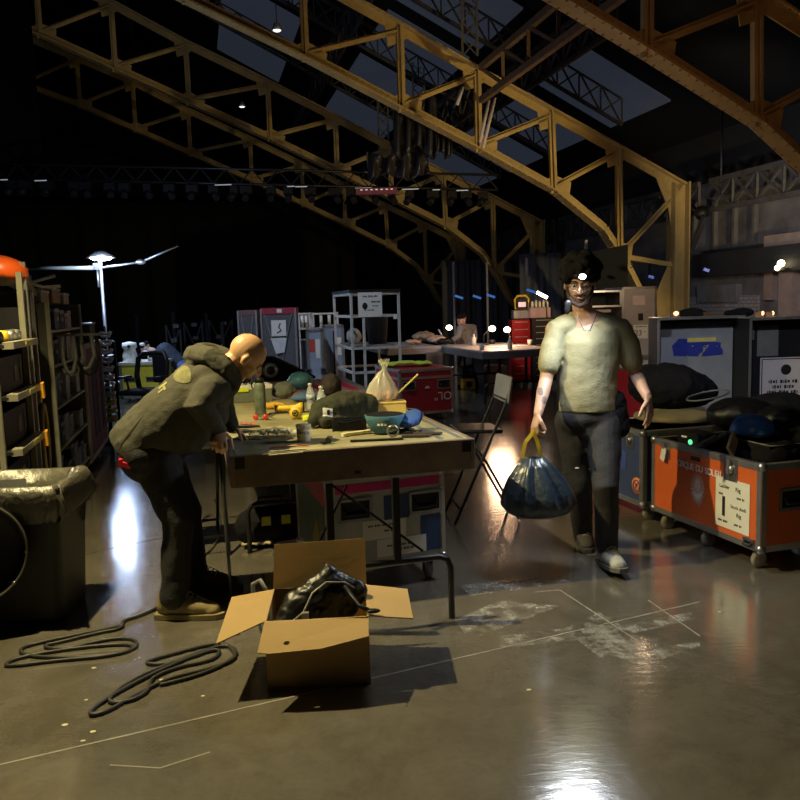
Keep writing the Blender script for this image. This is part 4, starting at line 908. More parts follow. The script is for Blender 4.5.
for xx in (-.22, .24):
    for y in (-.3, .3): caster(t, xx, y, .05, MATS['cream_wheel'])
# standing lids
def lid(px0, px1, ytop, d0, lb, inside, hgt=1.36):
    a = Q(px0, ytop, d0); b = Q(px1, ytop, d0); w = abs(b.x - a.x); t = T('case_lid', lb, 'case lid', ((a.x + b.x) / 2, d0 + .12, 0), .02, 'road case lids standing behind the open cases')
    H = a.z
    g = G(); g.bb((-w / 2, .09, 0.0), (w / 2, .11, H)); g.bb((-w / 2, -.12, 0), (-w / 2 + .012, .09, H)); g.bb((w / 2 - .012, -.12, 0), (w / 2, .09, H)); g.bb((-w / 2, -.12, H - .012), (w / 2, .09, H)); g.bb((-w / 2, -.12, 0), (w / 2, .09, .012)); g.build('shell', dark, t)
    g = G(); e = .02
    for x in (-w / 2, w / 2 - e): g.bb((x, -.126, 0), (x + e, -.12, H))
    for z in (0, H - e): g.bb((-w / 2, -.126, z), (w / 2, -.12, z + e))
    g.bb((-w / 2 - .003, -.12, H - .004), (w / 2 + .003, .11, H + .003)); g.build('edge_trim', alu, t)
    g = G(); g.bb((-w / 2 + .1, .08, .12), (w / 2 - .02 - .1 * 0, .09, H - .05)); g.build('inner_panel', inside, t)
    return t, w, H
t, w, H = lid(657, 746, 318, 6.75, 'tall case lid with grey inside, blue paint smear and yellow tape', M('grey_inner', (.24, .25, .29), .6, var=.12, bump=.1))
smear = bpy.data.materials.new('blue_smear'); smear.use_nodes = True; nt = smear.node_tree; b = nt.nodes['Principled BSDF']; b.inputs['Base Color'].default_value = (.02, .035, .30, 1)
nz = nt.nodes.new('ShaderNodeTexNoise'); nz.inputs['Scale'].default_value = 14; nz.inputs['Detail'].default_value = 4; rp = nt.nodes.new('ShaderNodeValToRGB'); rp.color_ramp.elements[0].position = .38; rp.color_ramp.elements[1].position = .46; tc = nt.nodes.new('ShaderNodeTexCoord'); nt.links.new(tc.outputs['Object'], nz.inputs['Vector']); nt.links.new(nz.outputs['Fac'], rp.inputs['Fac']); nt.links.new(rp.outputs['Color'], b.inputs['Alpha'])
g = G(); g.prism([(-.18, .077, H - .25), (-.12, .077, H - .19), (.1, .077, H - .2), (.27, .077, H - .24), (.27, .077, H - .34), (.1, .077, H - .35), (-.16, .077, H - .34)], (0, .002, 0)); g.build('blue_paint', smear, t)
g = G(); g.box((.08, .075, H - .205), (.25, .002, .035)); g.build('yellow_tape', M('masking_yellow', (.6, .5, .16), .6), t)
g = G(); g.box((-.24, .075, H - .12), (.11, .004, .1)); g.build('latch_plate', steel, t)
t, w, H = lid(749, 842, 318, 6.55, 'black case lid with a white framed notice, at the right edge', dark)
g = G(); g.box((-.3, .075, H - .13), (.1, .006, .12)); g.box((-.13, .078, H - .2), (.18, .003, .26)); g.build('handle_dish', alud, t)
nb = G(); nb.box((-.02 + .02, .076, .83), (.38, .004, .47)); n0 = nb.build('notice', M('pinkish_white_sign', (.62, .56, .56), .6, var=.04), t, bevel=.002)
g = G()
for c, s in (((0, .073, .83 + .222), (.35, .002, .008)), ((0, .073, .83 - .222), (.35, .002, .008)), ((-.176, .073, .83), (.008, .002, .45)), ((.176, .073, .83), (.008, .002, .45))): g.box(c, s)
g.build('notice_border', ink, n0)
for w_, z in ((.24, .86), (.17, .815), (.26, .77), (.2, .70)): small_print(n0, (-.0, .0725, z), (0, -1, 0), w_, .03)
g = G(); g.box((0, .072, .735), (.28, .002, .006)); g.ball((.03, .073, .96), (.045, .003, .045)); g.build('notice_symbol', ink, n0)
for i in range(3):
    g = G(); g.box((-.33 + .02 * i, .078, .8 - .25 * i), (.05, .004, .03), Matrix.Rotation(.4 * i, 3, 'Y')); g.build('scuff', alud, t)
# small warm lamps and cloth on the lids
for i, (px, d, lb) in enumerate([(675, 6.85, 'leftmost small warm lamp on the grey lid'), (706, 6.85, 'dim copper lamp second from the left on the lids'), (729, 6.85, 'middle warm lamp on the grey lid'), (759, 6.65, 'small glowing lamp on the black lid next to the grey lid'), (769, 6.65, 'brightest of the warm lamps on the black lid')]):
    p = Q(px, 318, d); t = T('string_lamp', lb, 'lamp', p + V((0, 0, .004)), .3 * i, 'small warm lamps on the case lids')
    g = G(); g.box((0, 0, .025), (.07, .05, .05)); g.build('lamp_base', M('copper_base', (.35, .18, .1), .4, .6), t, bevel=.004)
    g = G(); g.ball((0, -.027, .035), (.022, .012, .018), n=10); g.build('bulb', M('candle_glow', (1, .6, .3), emit=(1, .55, .25), es=(3)), t) if i != 1 else None
def blob(name, parts, mt, lb, cat, loc, grp=None, vox=.015, wr=.05, ws=.09):
    g = G()
    for c, r in parts: g.ball(c, r, n=16, k=10)
    o = flesh(name, g, mt, None, vox, 2, wr, ws); o.location = loc; return tag(o, lb, cat, grp)
lz = Q(690, 318, 6.85).z
blob('folded_cloth', [((0, 0, .04), (.12, .05, .045)), ((.08, 0, .03), (.08, .05, .03))], blackcloth, 'black cloth lying on the grey lid left of the copper lamp', 'cloth', (Q(692, 318, 6.85).x, 6.87, lz), wr=.02, vox=.01)
blob('folded_cloth', [((0, 0, .035), (.11, .05, .04)), ((-.08, 0, .03), (.07, .05, .03))], blackcloth, 'black cloth lying on the lids between two warm lamps', 'cloth', (Q(744, 318, 6.75).x, 6.80, lz), wr=.02, vox=.01)
# gear piled in the cases
def gear(px, py, d): return Q(px, py, d)
pile = 'black bags piled in and behind the open cases'
blob('gear_bag', [((0, 0, 0), (.30, .28, .18)), ((-.15, .0, .08), (.15, .16, .1)), ((.2, .05, -.04), (.22, .2, .13))], blackcloth, 'large black soft bag in the navy case beside the man\'s hand', 'bag', (2.10, 6.25, .90), pile)
blob('gear_bag', [((0, 0, 0), (.24, .2, .12)), ((.2, -.2, -.02), (.16, .16, .1))], black, 'glossy black round bag in front of the large soft bag', 'bag', (2.42, 5.64, .76), pile, wr=.02)
blob('gear_bag', [((0, 0, 0), (.28, .26, .12)), ((.2, -.1, .02), (.16, .16, .1))], blackcloth, 'black bag leaning against the black lid', 'bag', (2.86, 5.95, .74), pile)
def put(px, py, off=.3, z=.6):     # a spot inside the orange case
    return P(px, py, z)
g = G(); R = Matrix.Rotation(.0, 3, 'X')
g.lathe([(.012, -.06), (.12, -.055), (.125, 0), (.12, .02), (.02, .03)], (0, 0, .07), None, 22)
blob('rope_bag', [((0, 0, -.13), (.26, .16, .10)), ((.1, 0, -.10), (.12, .14, .1))], blackcloth, 'black straps heaped along the near left corner of the orange case', 'straps', V((2.22, 5.28, .62)), None, wr=.05)
# coiled flat grey hose disc on the navy case
c = nc + V((.06, .02, .68)); t = T('cushion_disc', 'flat round beige cushion lying across the navy case under the man\'s hand', 'cushion', c, .1)
g = G(); g.lathe([(0, 0), (.26, .002), (.29, .02), (.28, .045), (.2, .06), (0, .062)], n=36); g.build('cushion', M('olive_beige', (.26, .22, .12), .8, var=.3), t)
# blue helmet
t = T('blue_helmet', 'blue round hard helmet resting in the orange case', 'helmet', P(752, 434, .70), -.3)
g = G(); g.lathe([(.135, 0), (.14, .02), (.13, .06), (.10, .1), (.055, .125), (0, .133)], n=28); g.build('shell', M('helmet_blue', (.05, .17, .5), .35, var=.1), t)
g = G(); g.lathe([(.14, -.004), (.158, .0), (.158, .008), (.14, .014)], n=28); g.build('rim', black, t)
for a in (0, 1):
    g = G(); g.tube([(-.1, (-.06 if a else .06), .1), (0, (-.06 if a else .06), .118), (.1, (-.06 if a else .06), .09)], .007, 6); g.build('rib', MATS['helmet_blue'], t)
# small powered box with green light
t = T('power_supply', 'black flat box with a bright green light in the orange case', 'box', P(700, 441, .62) + V((0, 0, 0)), rz + PI + .1)
g = G(); g.bb((-.13, -.08, -.1), (.13, .08, .06)); g.build('body', black, t, bevel=.004)
g = G(); R = frame((0, 1, 0)); g.lathe([(.018, 0), (.018, .006), (0, .008)], (.0, .081, .0), R, 14)
g.build('indicator', M('green_glow', (.1, .8, .4), emit=(.1, .8, .35), es=1.2), t)
g = G(); g.box((.06, .083, .03), (.05, .002, .012)); g.build('label', white, t)
for i, (p0, p1, w, mt, nm, lb) in enumerate([((702, 446), (728, 433), .035, alud, 'metal_bar', 'grey metal bar slanting across the orange case'), ((694, 448), (716, 436), .025, steel, 'metal_bar', 'thin steel bar next to the green light'), ((730, 452), (735, 436), .07, M('pale_wood_block', (.6, .42, .2), .7), 'wood_block', 'upright pale wooden block in the orange case')]):
    a = P(*p0, .635); b = P(*p1, .70); g = G(); g.bar((0, 0, 0), b - a, w, .02, up=(0, -1, 0) if i == 2 else (0, 0, 1)); o = g.build(nm, mt, loc=a, bevel=.003); tag(o, lb, 'bar' if i < 2 else 'block')
t = T('divider_tray', 'dark open tray with a bright rim in the near half of the orange case', 'tray', P(768, 452, .60), rz)
g = G(); g.bb((-.2, -.16, -.14), (.2, -.15, .08)); g.bb((-.2, .22, -.14), (.2, .23, .08)); g.bb((-.2, -.16, -.14), (-.19, .23, .08)); g.bb((.19, -.16, -.14), (.2, .23, .08)); g.bb((-.2, -.16, -.14), (.2, .23, -.13)); g.build('tray', dark, t)
g = G(); g.tube([(-.2, -.155, .083), (.2, -.155, .083), (.2, .225, .083), (-.2, .225, .083)], .004, 6, closed=True); g.build('rim', alud, t)
blob('gear_pouch', [((0, 0, 0), (.13, .12, .09)), ((.1, .05, .02), (.1, .1, .07))], blackcloth, 'black pouch inside the tray of the orange case', 'pouch', V((2.28, 4.85, .60)), None, wr=.03)
blob('gear_pouch', [((0, 0, 0), (.2, .16, .11)), ((.12, -.1, .02), (.12, .1, .08))], blackcloth, 'black bundle at the back of the orange case below the notice', 'pouch', V((2.62, 5.12, .66)), None, wr=.04)
t = T('rim_hoop', 'black round rimmed hoop on top of the pile, right of the man\'s hand', 'bag', (2.18, 5.62, .84), .2)
g = G(); g.tube([(.15 * math.cos(a * PI / 10), .12 * math.sin(a * PI / 10), .06 + .03 * math.cos(a * PI / 10)) for a in range(20)], .007, 6, closed=True); g.build('rim', M('grey_webbing', (.12, .12, .13), .6), t)
# red case base and grey case numbered 23
p0 = Q(622, 375, 8.6); 
t = T('road_case', 'low red road case under the grey case numbered 23', 'road case', (2.55, 9.0, 0), .08)
case_body(t, 1.2, .7, .1, .95, red, lidline=.85, balls=False)
patch(t, 'label', white, (.36, -.353, .62), (0, -1, 0), .14, .2); text('96', (.36, -.356, .62), .08, (0, -1, 0), ink, t)
for x in (-.5, .5):
    for y in (-.25, .25): caster(t, x, y, .045)
patch(t, 'light_strip', M('pale_top_strip', (.5, .42, .36), .5), (.1, -.355, .89), (0, -1, 0), .9, .07)
t = T('open_cabinet', 'grey metal case with number 23 label and open black shelf side', 'cabinet', (2.38, 9.0, .953), .08)
TZ2 = 1.72 - .953
g = G(); g.bb((-.0 + .03, -.28, 0), (.42, .28, TZ2)); g.build('cabinet_body', M('grey_pink_metal', (.36, .33, .32), .5, var=.12), t)
g = G(); e = .025
for x in (.03, .42 - e): g.bb((x, -.287, 0), (x + e, -.28, TZ2))
for z in (0, TZ2 - e): g.bb((.03, -.287, z), (.42, -.28, z + e))
g.build('edge_trim', alu, t)
g = G(); g.bb((-.34, .2, 0), (.03, .28, TZ2 - .03)); g.bb((-.34, -.26, 0), (-.32, .28, TZ2 - .03)); g.bb((-.34, -.26, TZ2 - .05), (.03, .28, TZ2 - .03)); g.build('shelf_bay', dark, t)
g = G()
for c, s in (((-.155, -.27, TZ2 - .04), (.37, .02, .02)), ((-.155, -.27, TZ2 - .2), (.37, .02, .02)), ((-.33, -.27, TZ2 - .12), (.02, .02, .17)), ((.02, -.27, TZ2 - .12), (.02, .02, .17))): g.box(c, s)
g.build('tray_rim', alu, t)
for i, z in enumerate((.08, .16, .5)):
    g = G(); g.bb((-.22, -.2, z), (-.06, .1, z + .03)); g.build('shelf', M('pale_shelf', (.6, .5, .42), .5), t)
patch(t, 'sign', white, (.24, -.285, .28), (0, -1, 0), .16, .15); text('23', (.215, -.288, .265), .085, (0, -1, 0), ink, t); small_print(t, (.24, -.288, .335), (0, -1, 0), .11, .013); small_print(t, (.29, -.288, .28), (0, -1, 0), .03, .01)
patch(t, 'paper', M('pink_paper', (.62, .5, .48), .7), (.22, -.285, .62), (0, -1, 0), .14, .1)
patch(t, 'vent', ink, (.24, -.285, .44), (0, -1, 0), .055, .075)
t = T('clutter_tools', 'dark tools heaped on the red case in front of cabinet 23', 'tools', (2.95, 8.8, .953)); 
g = G(); g.capsule([(-.1, 0, .04), (.0, .02, .07), (.1, 0, .04)], [.04, .06, .04], n=10); g.build('pouch', black, t)
p = Q(619, 292, 8.7)
g = G(); g.ball((0, 0, 0), .03, n=10); o = g.build('warm_bulb', M('peach_glow', (1, .6, .4), emit=(1, .55, .3), es=5), loc=Q(595, 294, 9.6)); tag(o, 'glowing peach lamp just behind the walking man\'s ear', 'lamp')
# ================================================================ the row of open racks on the left (its front faces the aisle)
def R_(u, v, z=0.): return W(u, v, z)
VF = -1.12     # aisle face of the row
def rack(u0, u1, depth, top, lb, mt=dark, name='tool_rack', vf=VF):
    t = T(name, lb, 'rack', R_((u0 + u1) / 2, vf - depth / 2), YAW, 'open racks along the left side'); L2, D2 = (u1 - u0) / 2, depth / 2
    g = G(); g.bb((-D2, -L2, .1), (-D2 + .02, L2, top)); g.bb((-D2, -L2, .1), (D2, -L2 + .02, top)); g.bb((-D2, L2 - .02, .1), (D2, L2, top)); g.bb((-D2, -L2, .1), (D2, L2, .13)); g.build('shell', mt, t)
    for y in (-L2 + .1, L2 - .1):
        for x in (-D2 + .1, D2 - .1): caster(t, x, y, .045)
    for y in (-L2, L2):
        g = G(); g.box((D2, y, (top + .1) / 2), (.03, .03, top - .1)); g.build('upright', M('yellowed_aluminium', (.42, .40, .30), .45, .6), t)
    return t, L2, D2
ya = M('yellowed_aluminium', (.42, .40, .30), .45, .6)
t, L2, D2 = rack(4.95, 5.75, .62, 1.66, 'black tool rack of pull-out trays with metal rails, at the left edge')
for i, z in enumerate((.18, .48, .80, 1.12, 1.42)):
    g = G(); g.bb((-D2 + .03, -L2 + .03, z), (D2 + .05, L2 - .03, z + .02)); o = g.build('tray', dark, t)
    g = G(); g.bb((D2 + .04, -L2 + .03, z - .005), (D2 + .1, L2 - .03, z + .035)); g.build('rail', ya, o)
    g = G(); g.box((D2 + .101, L2 - .32, z + .018), (.003, .22, .025)); g.build('label', M('yellow_label', (.55, .48, .1), .6), o)
    if z < 1.2:
        g = G(); g.bb((-.1, -L2 + .1, z + .02), (D2 + .0, L2 - .08, z + .24)); g.build('drawer_box', black, o)
        g = G(); g.box((D2 + .003, L2 - .3, z + .13), (.003, .09, .1)); g.build('sticker', M('dull_sticker', (.25, .2, .16), .6, var=.4), o)
        g = G(); g.box((D2 + .003, L2 - .15, z + .14), (.003, .06, .14)); g.build('blue_sticker', M('dull_blue_sticker', (.06, .1, .14), .6), o)
        g = G(); g.box((D2 + .1, L2 - .04, z - .01), (.03, .05, .10), Matrix.Rotation(.2, 3, 'X')); g.build('amber_clip', M('amber_plastic', (.7, .32, .02), .5), o)
for i, (y, mt, n) in enumerate([(.2, yellow, 'yellow'), (.4, alu, 'silver'), (.55, alu, 'second silver'), (.05, black, 'black')]):
    g = G(); R = Matrix.Rotation(PI / 2, 3, 'Y'); g.lathe([(.01, -.03), (.035, -.03), (.04, 0), (.035, .04), (.012, .045)], (0, 0, .04), R, 14); c = R_(5.025 + y, VF - .02, 1.442)
    tag(g.build('tape_roll', mt, loc=c), n + ' roll standing on the top tray of the left edge rack', 'roll', 'rolls on the top tray')
random.seed(21)
for i in range(3):
    c = R_(4.9 + .22 * i, VF - .1, 1.142); g = G(); g.capsule([(0, 0, .03), (0, .04, .12), (.02, 0, .2)], [.025, .03, .02], n=10); tag(g.build('hand_tool', [yellow, M('dark_red_grip', (.2, .02, .02), .5), alud][i], loc=c), ['yellow', 'dark red', 'dull metal'][i] + ' gripped tool hanging in the second tray of the edge rack', 'tool', 'tools in the edge rack')
# orange helmet on top pole
hp = Q(2, 268, 5.4); t = T('orange_helmet', 'bright orange hard helmet hooked on the rack top at the left edge', 'helmet', hp, 0)
g = G(); g.lathe([(.165, -.05), (.17, -.02), (.155, .03), (.11, .065), (.05, .08), (0, .083)], R=Matrix.Rotation(.25, 3, 'Y'), n=28); g.build('shell', M('helmet_orange', (.85, .13, .02), .35, var=.05), t)
for i in range(5):
    g = G(); a = -PI / 2 - .35 + i * .14; g.ball((.166 * math.cos(a), .166 * math.sin(a), -.01 - .02 * i + .03), (.012, .006, .009), n=8, k=5); g.build('vent_hole', ink, t)
# uprights, open door, hanging cables
for i, (px, y0, lb) in enumerate([(26.5, 262, 'aluminium upright beside the edge rack'), (20, 272, 'short upright pole under the orange helmet')]):
    u = 5.85 - .15 * i; v = VF + .02; b_ = R_(u, v); zt = Q(px, y0, b_.y).z; g = G(); g.box((0, 0, zt / 2), (.035, .035, zt)); o = g.build('rack_upright', alu if i == 0 else ya, loc=b_); o.rotation_euler[2] = YAW; tag(o, lb, 'pole', 'rack uprights')
t = T('rack_door', 'black open rack door with bright aluminium edge standing across the left row', 'door panel', R_(6.6, VF - .2), YAW); zt = 1.78
g = G(); g.bb((-.2, -.02, .1), (.12, .01, zt)); g.build('panel', M('door_black', (.035, .036, .034), .5), t)
g = G(); g.box((.125, -.005, .1 + (zt - .1) / 2), (.022, .04, zt - .1)); g.build('edge', alu, t)
g = G(); g.box((-.06, -.03, .05), (.1, .1, .1)); g.build('foot', black, t)
# cable bundles
def hang(name, lb, u, v, z, n, ln, mt, r=.012, spread=.1, grp='cable bundles hanging in the left row'):
    t = T(name, lb, 'cable', R_(u, v, z), YAW, grp)
    for i in range(n):
        a = random.uniform(-spread, spread); h = ln * random.uniform(.6, 1); w = random.uniform(.03, .09)
        g = G(); g.tube([(a - w, .02 * i, 0), (a - w * 1.2, .02 * i, -h * .6), (a - w * .6, .02 * i, -h * .93), (a, .02 * i, -h), (a + w * .6, .02 * i, -h * .93), (a + w * 1.2, .02 * i, -h * .6), (a + w, .02 * i, 0)], r, 7); g.build('loop', mt[i % len(mt)], t)
    g = G(); g.box((0, .05, .01), (spread * 2 + .2, .02, .02)); g.build('hook_rail', alud, t)
hang('cable_bundle', 'black and grey cable loops between the edge rack and the black door', 6.2, VF - .25, 1.5, 7, .55, [black, alud, rubber])
hang('cable_bundle', 'lower cable loops with brown leather, beside the black door', 6.25, VF - .22, 1.0, 6, .5, [M('brown_leather', (.22, .11, .05), .5), black, rubber])
hang('cable_bundle', 'grey looped hoses in front of the crowded second rack', 7.2, VF + .12, 1.42, 5, .34, [M('grey_hose', (.25, .25, .24), .5), black], .016)
t = T('hose_reel', 'round tan rimmed coil standing low between rack and black door', 'coil', R_(6.05, VF - .02, .72), YAW)
for k in range(4):
    g = G(); g.tube([(.02 * k, .10 * math.cos(a * PI / 10), .26 * math.sin(a * PI / 10)) for a in range(20)], .012, 7, closed=True); g.build('turn', M('tan_rope', (.42, .3, .15), .7) if k % 2 else black, t)
# canvas and clamps on top
p = R_(6.3, VF - .16, 1.80); g = G(); g.capsule([(-.1, -.25, .06), (0, 0, .1), (.04, .3, .02), (.06, .5, -.02)], [.06, .08, .06, .03], n=12); o = flesh('canvas_roll', g, M('khaki_canvas', (.3, .27, .2), .85, var=.3), None, .012, 2, .04, .08); o.location = p; o.rotation_euler[2] = YAW; tag(o, 'khaki canvas bundle on top of the left row behind the orange helmet', 'canvas')
t = T('bar_clamp', 'two pronged pale metal clamp sticking out above the black door', 'clamp', R_(6.6, VF - .09, 1.845), YAW + .2)
g = G(); g.tube([(0, 0, 0), (.1, 0, .03), (.19, 0, .055)], .012, 8); g.build('prong', M('pale_pipe', (.45, .45, .47), .5), t); g = G(); g.tube([(0, 0, 0), (.1, 0, -.03), (.22, 0, -.025)], .013, 8); g.build('prong', MATS['pale_pipe'], t); g = G(); g.cyl((0, 0, -.06), (0, 0, .06), .025, 10); g.build('clamp_head', alu, t)
# navy crate low
t = T('navy_crate', 'low navy crate with aluminium rim and black straps in it, beside the black bin', 'crate', R_(6.22, VF - .06, 0), YAW)
case_body(t, .42, .62, .02, .40, navy, closed=False, balls=False, edgemat=alu)
g = G(); g.capsule([(-.08, -.15, .38), (.05, 0, .42), (0, .18, .38)], [.09, .1, .08], n=12); flesh('strap_heap', g, blackcloth, t, .012, 2, .05, .06)
# second crowded rack
t, L2, D2 = rack(6.75, 8.5, .6, 1.70, 'crowded second rack of pale boxes and cables beyond the black door', M('khaki_metal', (.08, .076, .06), .6, var=.3))
random.seed(31)
items = []
for i, z in enumerate((.16, .5, .84, 1.18, 1.46)):
    g = G(); g.bb((-D2 + .02, -L2 + .02, z), (D2, L2 - .02, z + .02)); g.build('shelf', ya, t)
    y = -L2 + .06; k = 0
    while y < L2 - .2:
        w = random.uniform(.12, .26); h = random.uniform(.12, .27 if i < 4 else .2); mt = random.choice([black, alud, grey, M('khaki_box', (.3, .28, .2), .6, var=.3), navy, dark, black]); sh = random.random()
        c = t.matrix_world; loc = V(t.location) + rotz(YAW) @ V((D2 - .12, y + w / 2, z + .021))
        g = G()
        if sh < .6:
            g.bb((-.1, -w / 2, 0), (.1, w / 2 - .015, h)); o = T('storage_box', 'x', 'box', loc, YAW); g.build('body', mt, o, bevel=.006); g = G(); g.bb((-.103, -w / 2 - .003, h - .03), (.103, w / 2 - .012, h)); g.build('lid', alud, o); g = G(); g.box((.103, 0, h * .5), (.004, w * .4, .03)); g.build('handle', ya, o)
        else:
            g.lathe([(.03, 0), (w * .38, 0), (w * .38, .02), (w * .2, .03), (w * .2, h * .7), (w * .38, h * .72), (w * .38, h * .8), (.03, h * .8)], n=16); o = T('cable_drum', 'x', 'drum', loc, YAW); g.build('drum', mt, o)
        lv = ['lowest', 'second', 'third', 'fourth', 'top'][i]; items.append((o, lv)); k += 1; pos = ['first', 'second', 'third', 'fourth', 'fifth', 'sixth', 'seventh', 'eighth', 'ninth', 'tenth', 'eleventh', 'twelfth'][k - 1]
        kind = 'box' if sh < .6 else 'cable drum'; mn = {'black_plastic': 'black', 'dull_aluminium': 'dull silver', 'grey_laminate': 'grey', 'khaki_box': 'khaki', 'navy_laminate': 'navy', 'black_laminate': 'matt black'}[mt.name]
        o['label'] = '%s %s, %s shelf of the crowded rack, %s from near end' % (mn, kind, lv, pos); o['group'] = 'boxes and drums on the crowded left rack'
        y += w + .02
for i, (u, w, h, mt, lb) in enumerate([(7.0, .34, .2, M('khaki_box', (.3, .28, .2), .6, var=.3), 'khaki metal box on top of the crowded rack, nearest'), (7.55, .4, .26, M('tan_box', (.33, .22, .12), .6), 'brown box on top of the crowded rack'), (8.1, .3, .2, alud, 'silver edged box on top of the crowded rack, farthest')]):
    t = T('top_box', lb, 'box', R_(u, VF - .2, 1.481 + .0), YAW, 'boxes on top of the crowded rack'); t.location.z = 1.702
    g = G(); g.bb((-.15, -w / 2, 0), (.15, w / 2, h * .5)); g.build('body', mt, t, bevel=.005); g = G(); g.bb((-.155, -w / 2 - .005, h * .5 - .02), (.155, w / 2 + .005, h * .5)); g.build('lid_edge', alu, t)
# maroon case with pale vents
t = T('road_case', 'tall maroon case with pale vent labels and aluminium frame in the left row', 'road case', R_(9.33, VF - .3), YAW, None)
case_body(t, .62, 1.5, .1, 1.30, maroon, balls=False, edgemat=ya, edge=.05)
for z, h in ((1.1, .2), (.74, .12)):
    o = patch(t, 'vent_label', M('khaki_label', (.35, .32, .22), .6), (-.05, -.753, z), (0, -1, 0), .26, h)
    for k in range(4 if h > .15 else 2):
        g = G(); g.box((-.05, -.756, z - h * .35 + k * h * .24), (.2, .002, .015)); g.build('slot', maroon, o)
for k in range(4):
    g = G(); g.bb((.311, -.7 + .36 * k, .3), (.316, -.42 + .36 * k, 1.1)); g.build('side_panel', dark if k % 2 else maroon, t)
for x in (-.2, .2):
    for y in (-.6, .6): caster(t, x, y, .045)
t = T('machine_head', 'small grey machine with knobs on top of the maroon case', 'machine', R_(9.9, VF - .2, 1.304), YAW)
g = G(); g.bb((-.14, -.3, 0), (.16, .12, .18)); g.build('body', M('machine_grey', (.1, .1, .1), .5), t, bevel=.01); g = G(); g.bb((-.15, -.31, .18), (.17, .13, .2)); g.build('top_plate', alu, t)
g = G(); g.lathe([(.01, 0), (.06, 0), (.06, .03), (.01, .035)], (.02, -.302, .09), frame((0, -1, 0)), 14); g.build('dial', alud, t)
g = G(); g.capsule([(-.05, -.45, .05), (-.02, -.42, .15), (.04, -.44, .22)], [.04, .045, .03], n=10); g.build('pale_fitting', white, t)
# strings of bright fittings
t = T('hanging_fittings', 'vertical string of shiny white metal fittings at the end of the left row', 'fittings', R_(10.45, VF + .02, 0), YAW)
g = G(); g.cyl((0, 0, 0), (0, 0, 1.45), .015, 8); g.build('rod', blacksteel, t)
random.seed(8)
for i in range(11):
    z = 1.36 - i * .105; mt = M('bright_fitting', (.65, .66, .68), .3, .5) if i < 8 else M('yellow_fitting', (.6, .5, .08), .5); g = G(); a = random.uniform(-.5, .5)
    g.tube([(-.06, 0, z), (-.02, -.03, z - .04), (.05, -.02, z - .03), (.07, 0, z + .02)], .02, 7); g.cyl((-.05 + .03 * a, -.02, z + .01), (.06, -.03, z + .03 * a), .018, 8); g.build('fitting', mt, t)
g = G(); g.box((0, 0, .01), (.3, .3, .02)); g.build('foot', black, t)
t = T('rack_shelf', 'dark end rack with small pale parts beyond the maroon case', 'rack', R_(11.6, VF - .35), YAW)
g = G()
for x in (-.25, .3):
    for y in (-.6, .6): g.box((x, y, .6), (.04, .04, 1.2))
g.build('post', blacksteel, t)
for z in (.2, .6, 1.0, 1.2):
    g = G(); g.bb((-.25, -.6, z), (.3, .6, z + .02)); g.build('shelf', dark, t)
# ---------------------------------------------------------------- bin with bag and hanging lid
bl = P(0, 650); t = T('waste_bin', 'large square black waste bin with a crinkled bag over its rim, lower left', 'bin', tuple(P(86, 628) + V((-.43, .24, 0))), .06)
def rr(w, d, r, z, n=5):
    pts = []
    for cx, cy, a0 in ((w / 2 - r, d / 2 - r, 0), (-w / 2 + r, d / 2 - r, 90), (-w / 2 + r, -d / 2 + r, 180), (w / 2 - r, -d / 2 + r, 270)):
        for i in range(n + 1): a = math.radians(a0 + 90 * i / n); pts.append(V((cx + r * math.cos(a), cy + r * math.sin(a), z)))
    return pts
def ringwall(rings, m=0, g=None, cap=True):
    g = g or G(); n = len(rings[0]); vs = [p for r in rings for p in r]
    fs = [(i * n + j, i * n + (j + 1) % n, (i + 1) * n + (j + 1) % n, (i + 1) * n + j) for i in range(len(rings) - 1) for j in range(n)]
    g.add(vs, fs, m, True)
    if cap: g.add(rings[0], [tuple(reversed(range(n)))], m)
    return g
ringwall([rr(.55, .42, .06, 0), rr(.56, .43, .06, .05), rr(.62, .50, .06, .70), rr(.65, .53, .06, .70), rr(.65, .53, .06, .73), rr(.60, .48, .05, .73), rr(.53, .40, .05, .06)]).build('body', black, t)
g = G(); N = 90
def bagring(w, d, z, amp, ph=0):
    base = rr(w, d, .08, z, 22); out = []
    for i, p in enumerate(base):
        k = noise.noise(V((i * .19 + ph, z * 9, 2))) + .6 * noise.noise(V((i * .55 + ph, z * 20, 7))); q = V((p.x, p.y, 0)).normalized(); out.append(p + q * amp * 1.5 * k + V((0, 0, amp * 1.6 * noise.noise(V((i * .3, 5, ph))))))
    return out
ringwall([bagring(.62, .50, .56 , .035, 3), bagring(.69, .57, .62, .035), bagring(.68, .56, .70, .018), bagring(.655, .535, .745, .008), bagring(.60, .48, .745, .01), bagring(.57, .44, .66, .05, 2), bagring(.5, .38, .45, .07, 4)], cap=False).build('bin_bag', M('crinkled_bag', (.085, .08, .06), .42, bump=1., bscale=22, spec=.8), t)
# round lid hanging on the near side
o = G(); R = frame((.35, -1, .05)); 
prof = [(.0, -.05), (.20, -.05), (.235, -.02), (.245, .02), (.262, .02), (.262, -.005), (.24, -.045), (.2, -.07), (0, -.07)]
o.lathe(prof, (-.08, -.36, .45), R, 40); ld = o.build('round_lid', black, t)
for a in (-.1, -.75): 
    g = G(); c = V((-.08, -.36, .45)) + R @ V((.253 * math.cos(a), .253 * math.sin(a), .02)); g.ball(c, .01, n=8, k=5); g.build('rivet', alu, ld)
g = G(); c = V((-.08, -.36, .45)); g.tube([c + R @ V((.255 * math.cos(a * PI / 20), .255 * math.sin(a * PI / 20), .024)) for a in range(40)], .006, 6, closed=True); g.build('rim_bead', M('worn_rim', (.10, .095, .08), .35), ld)
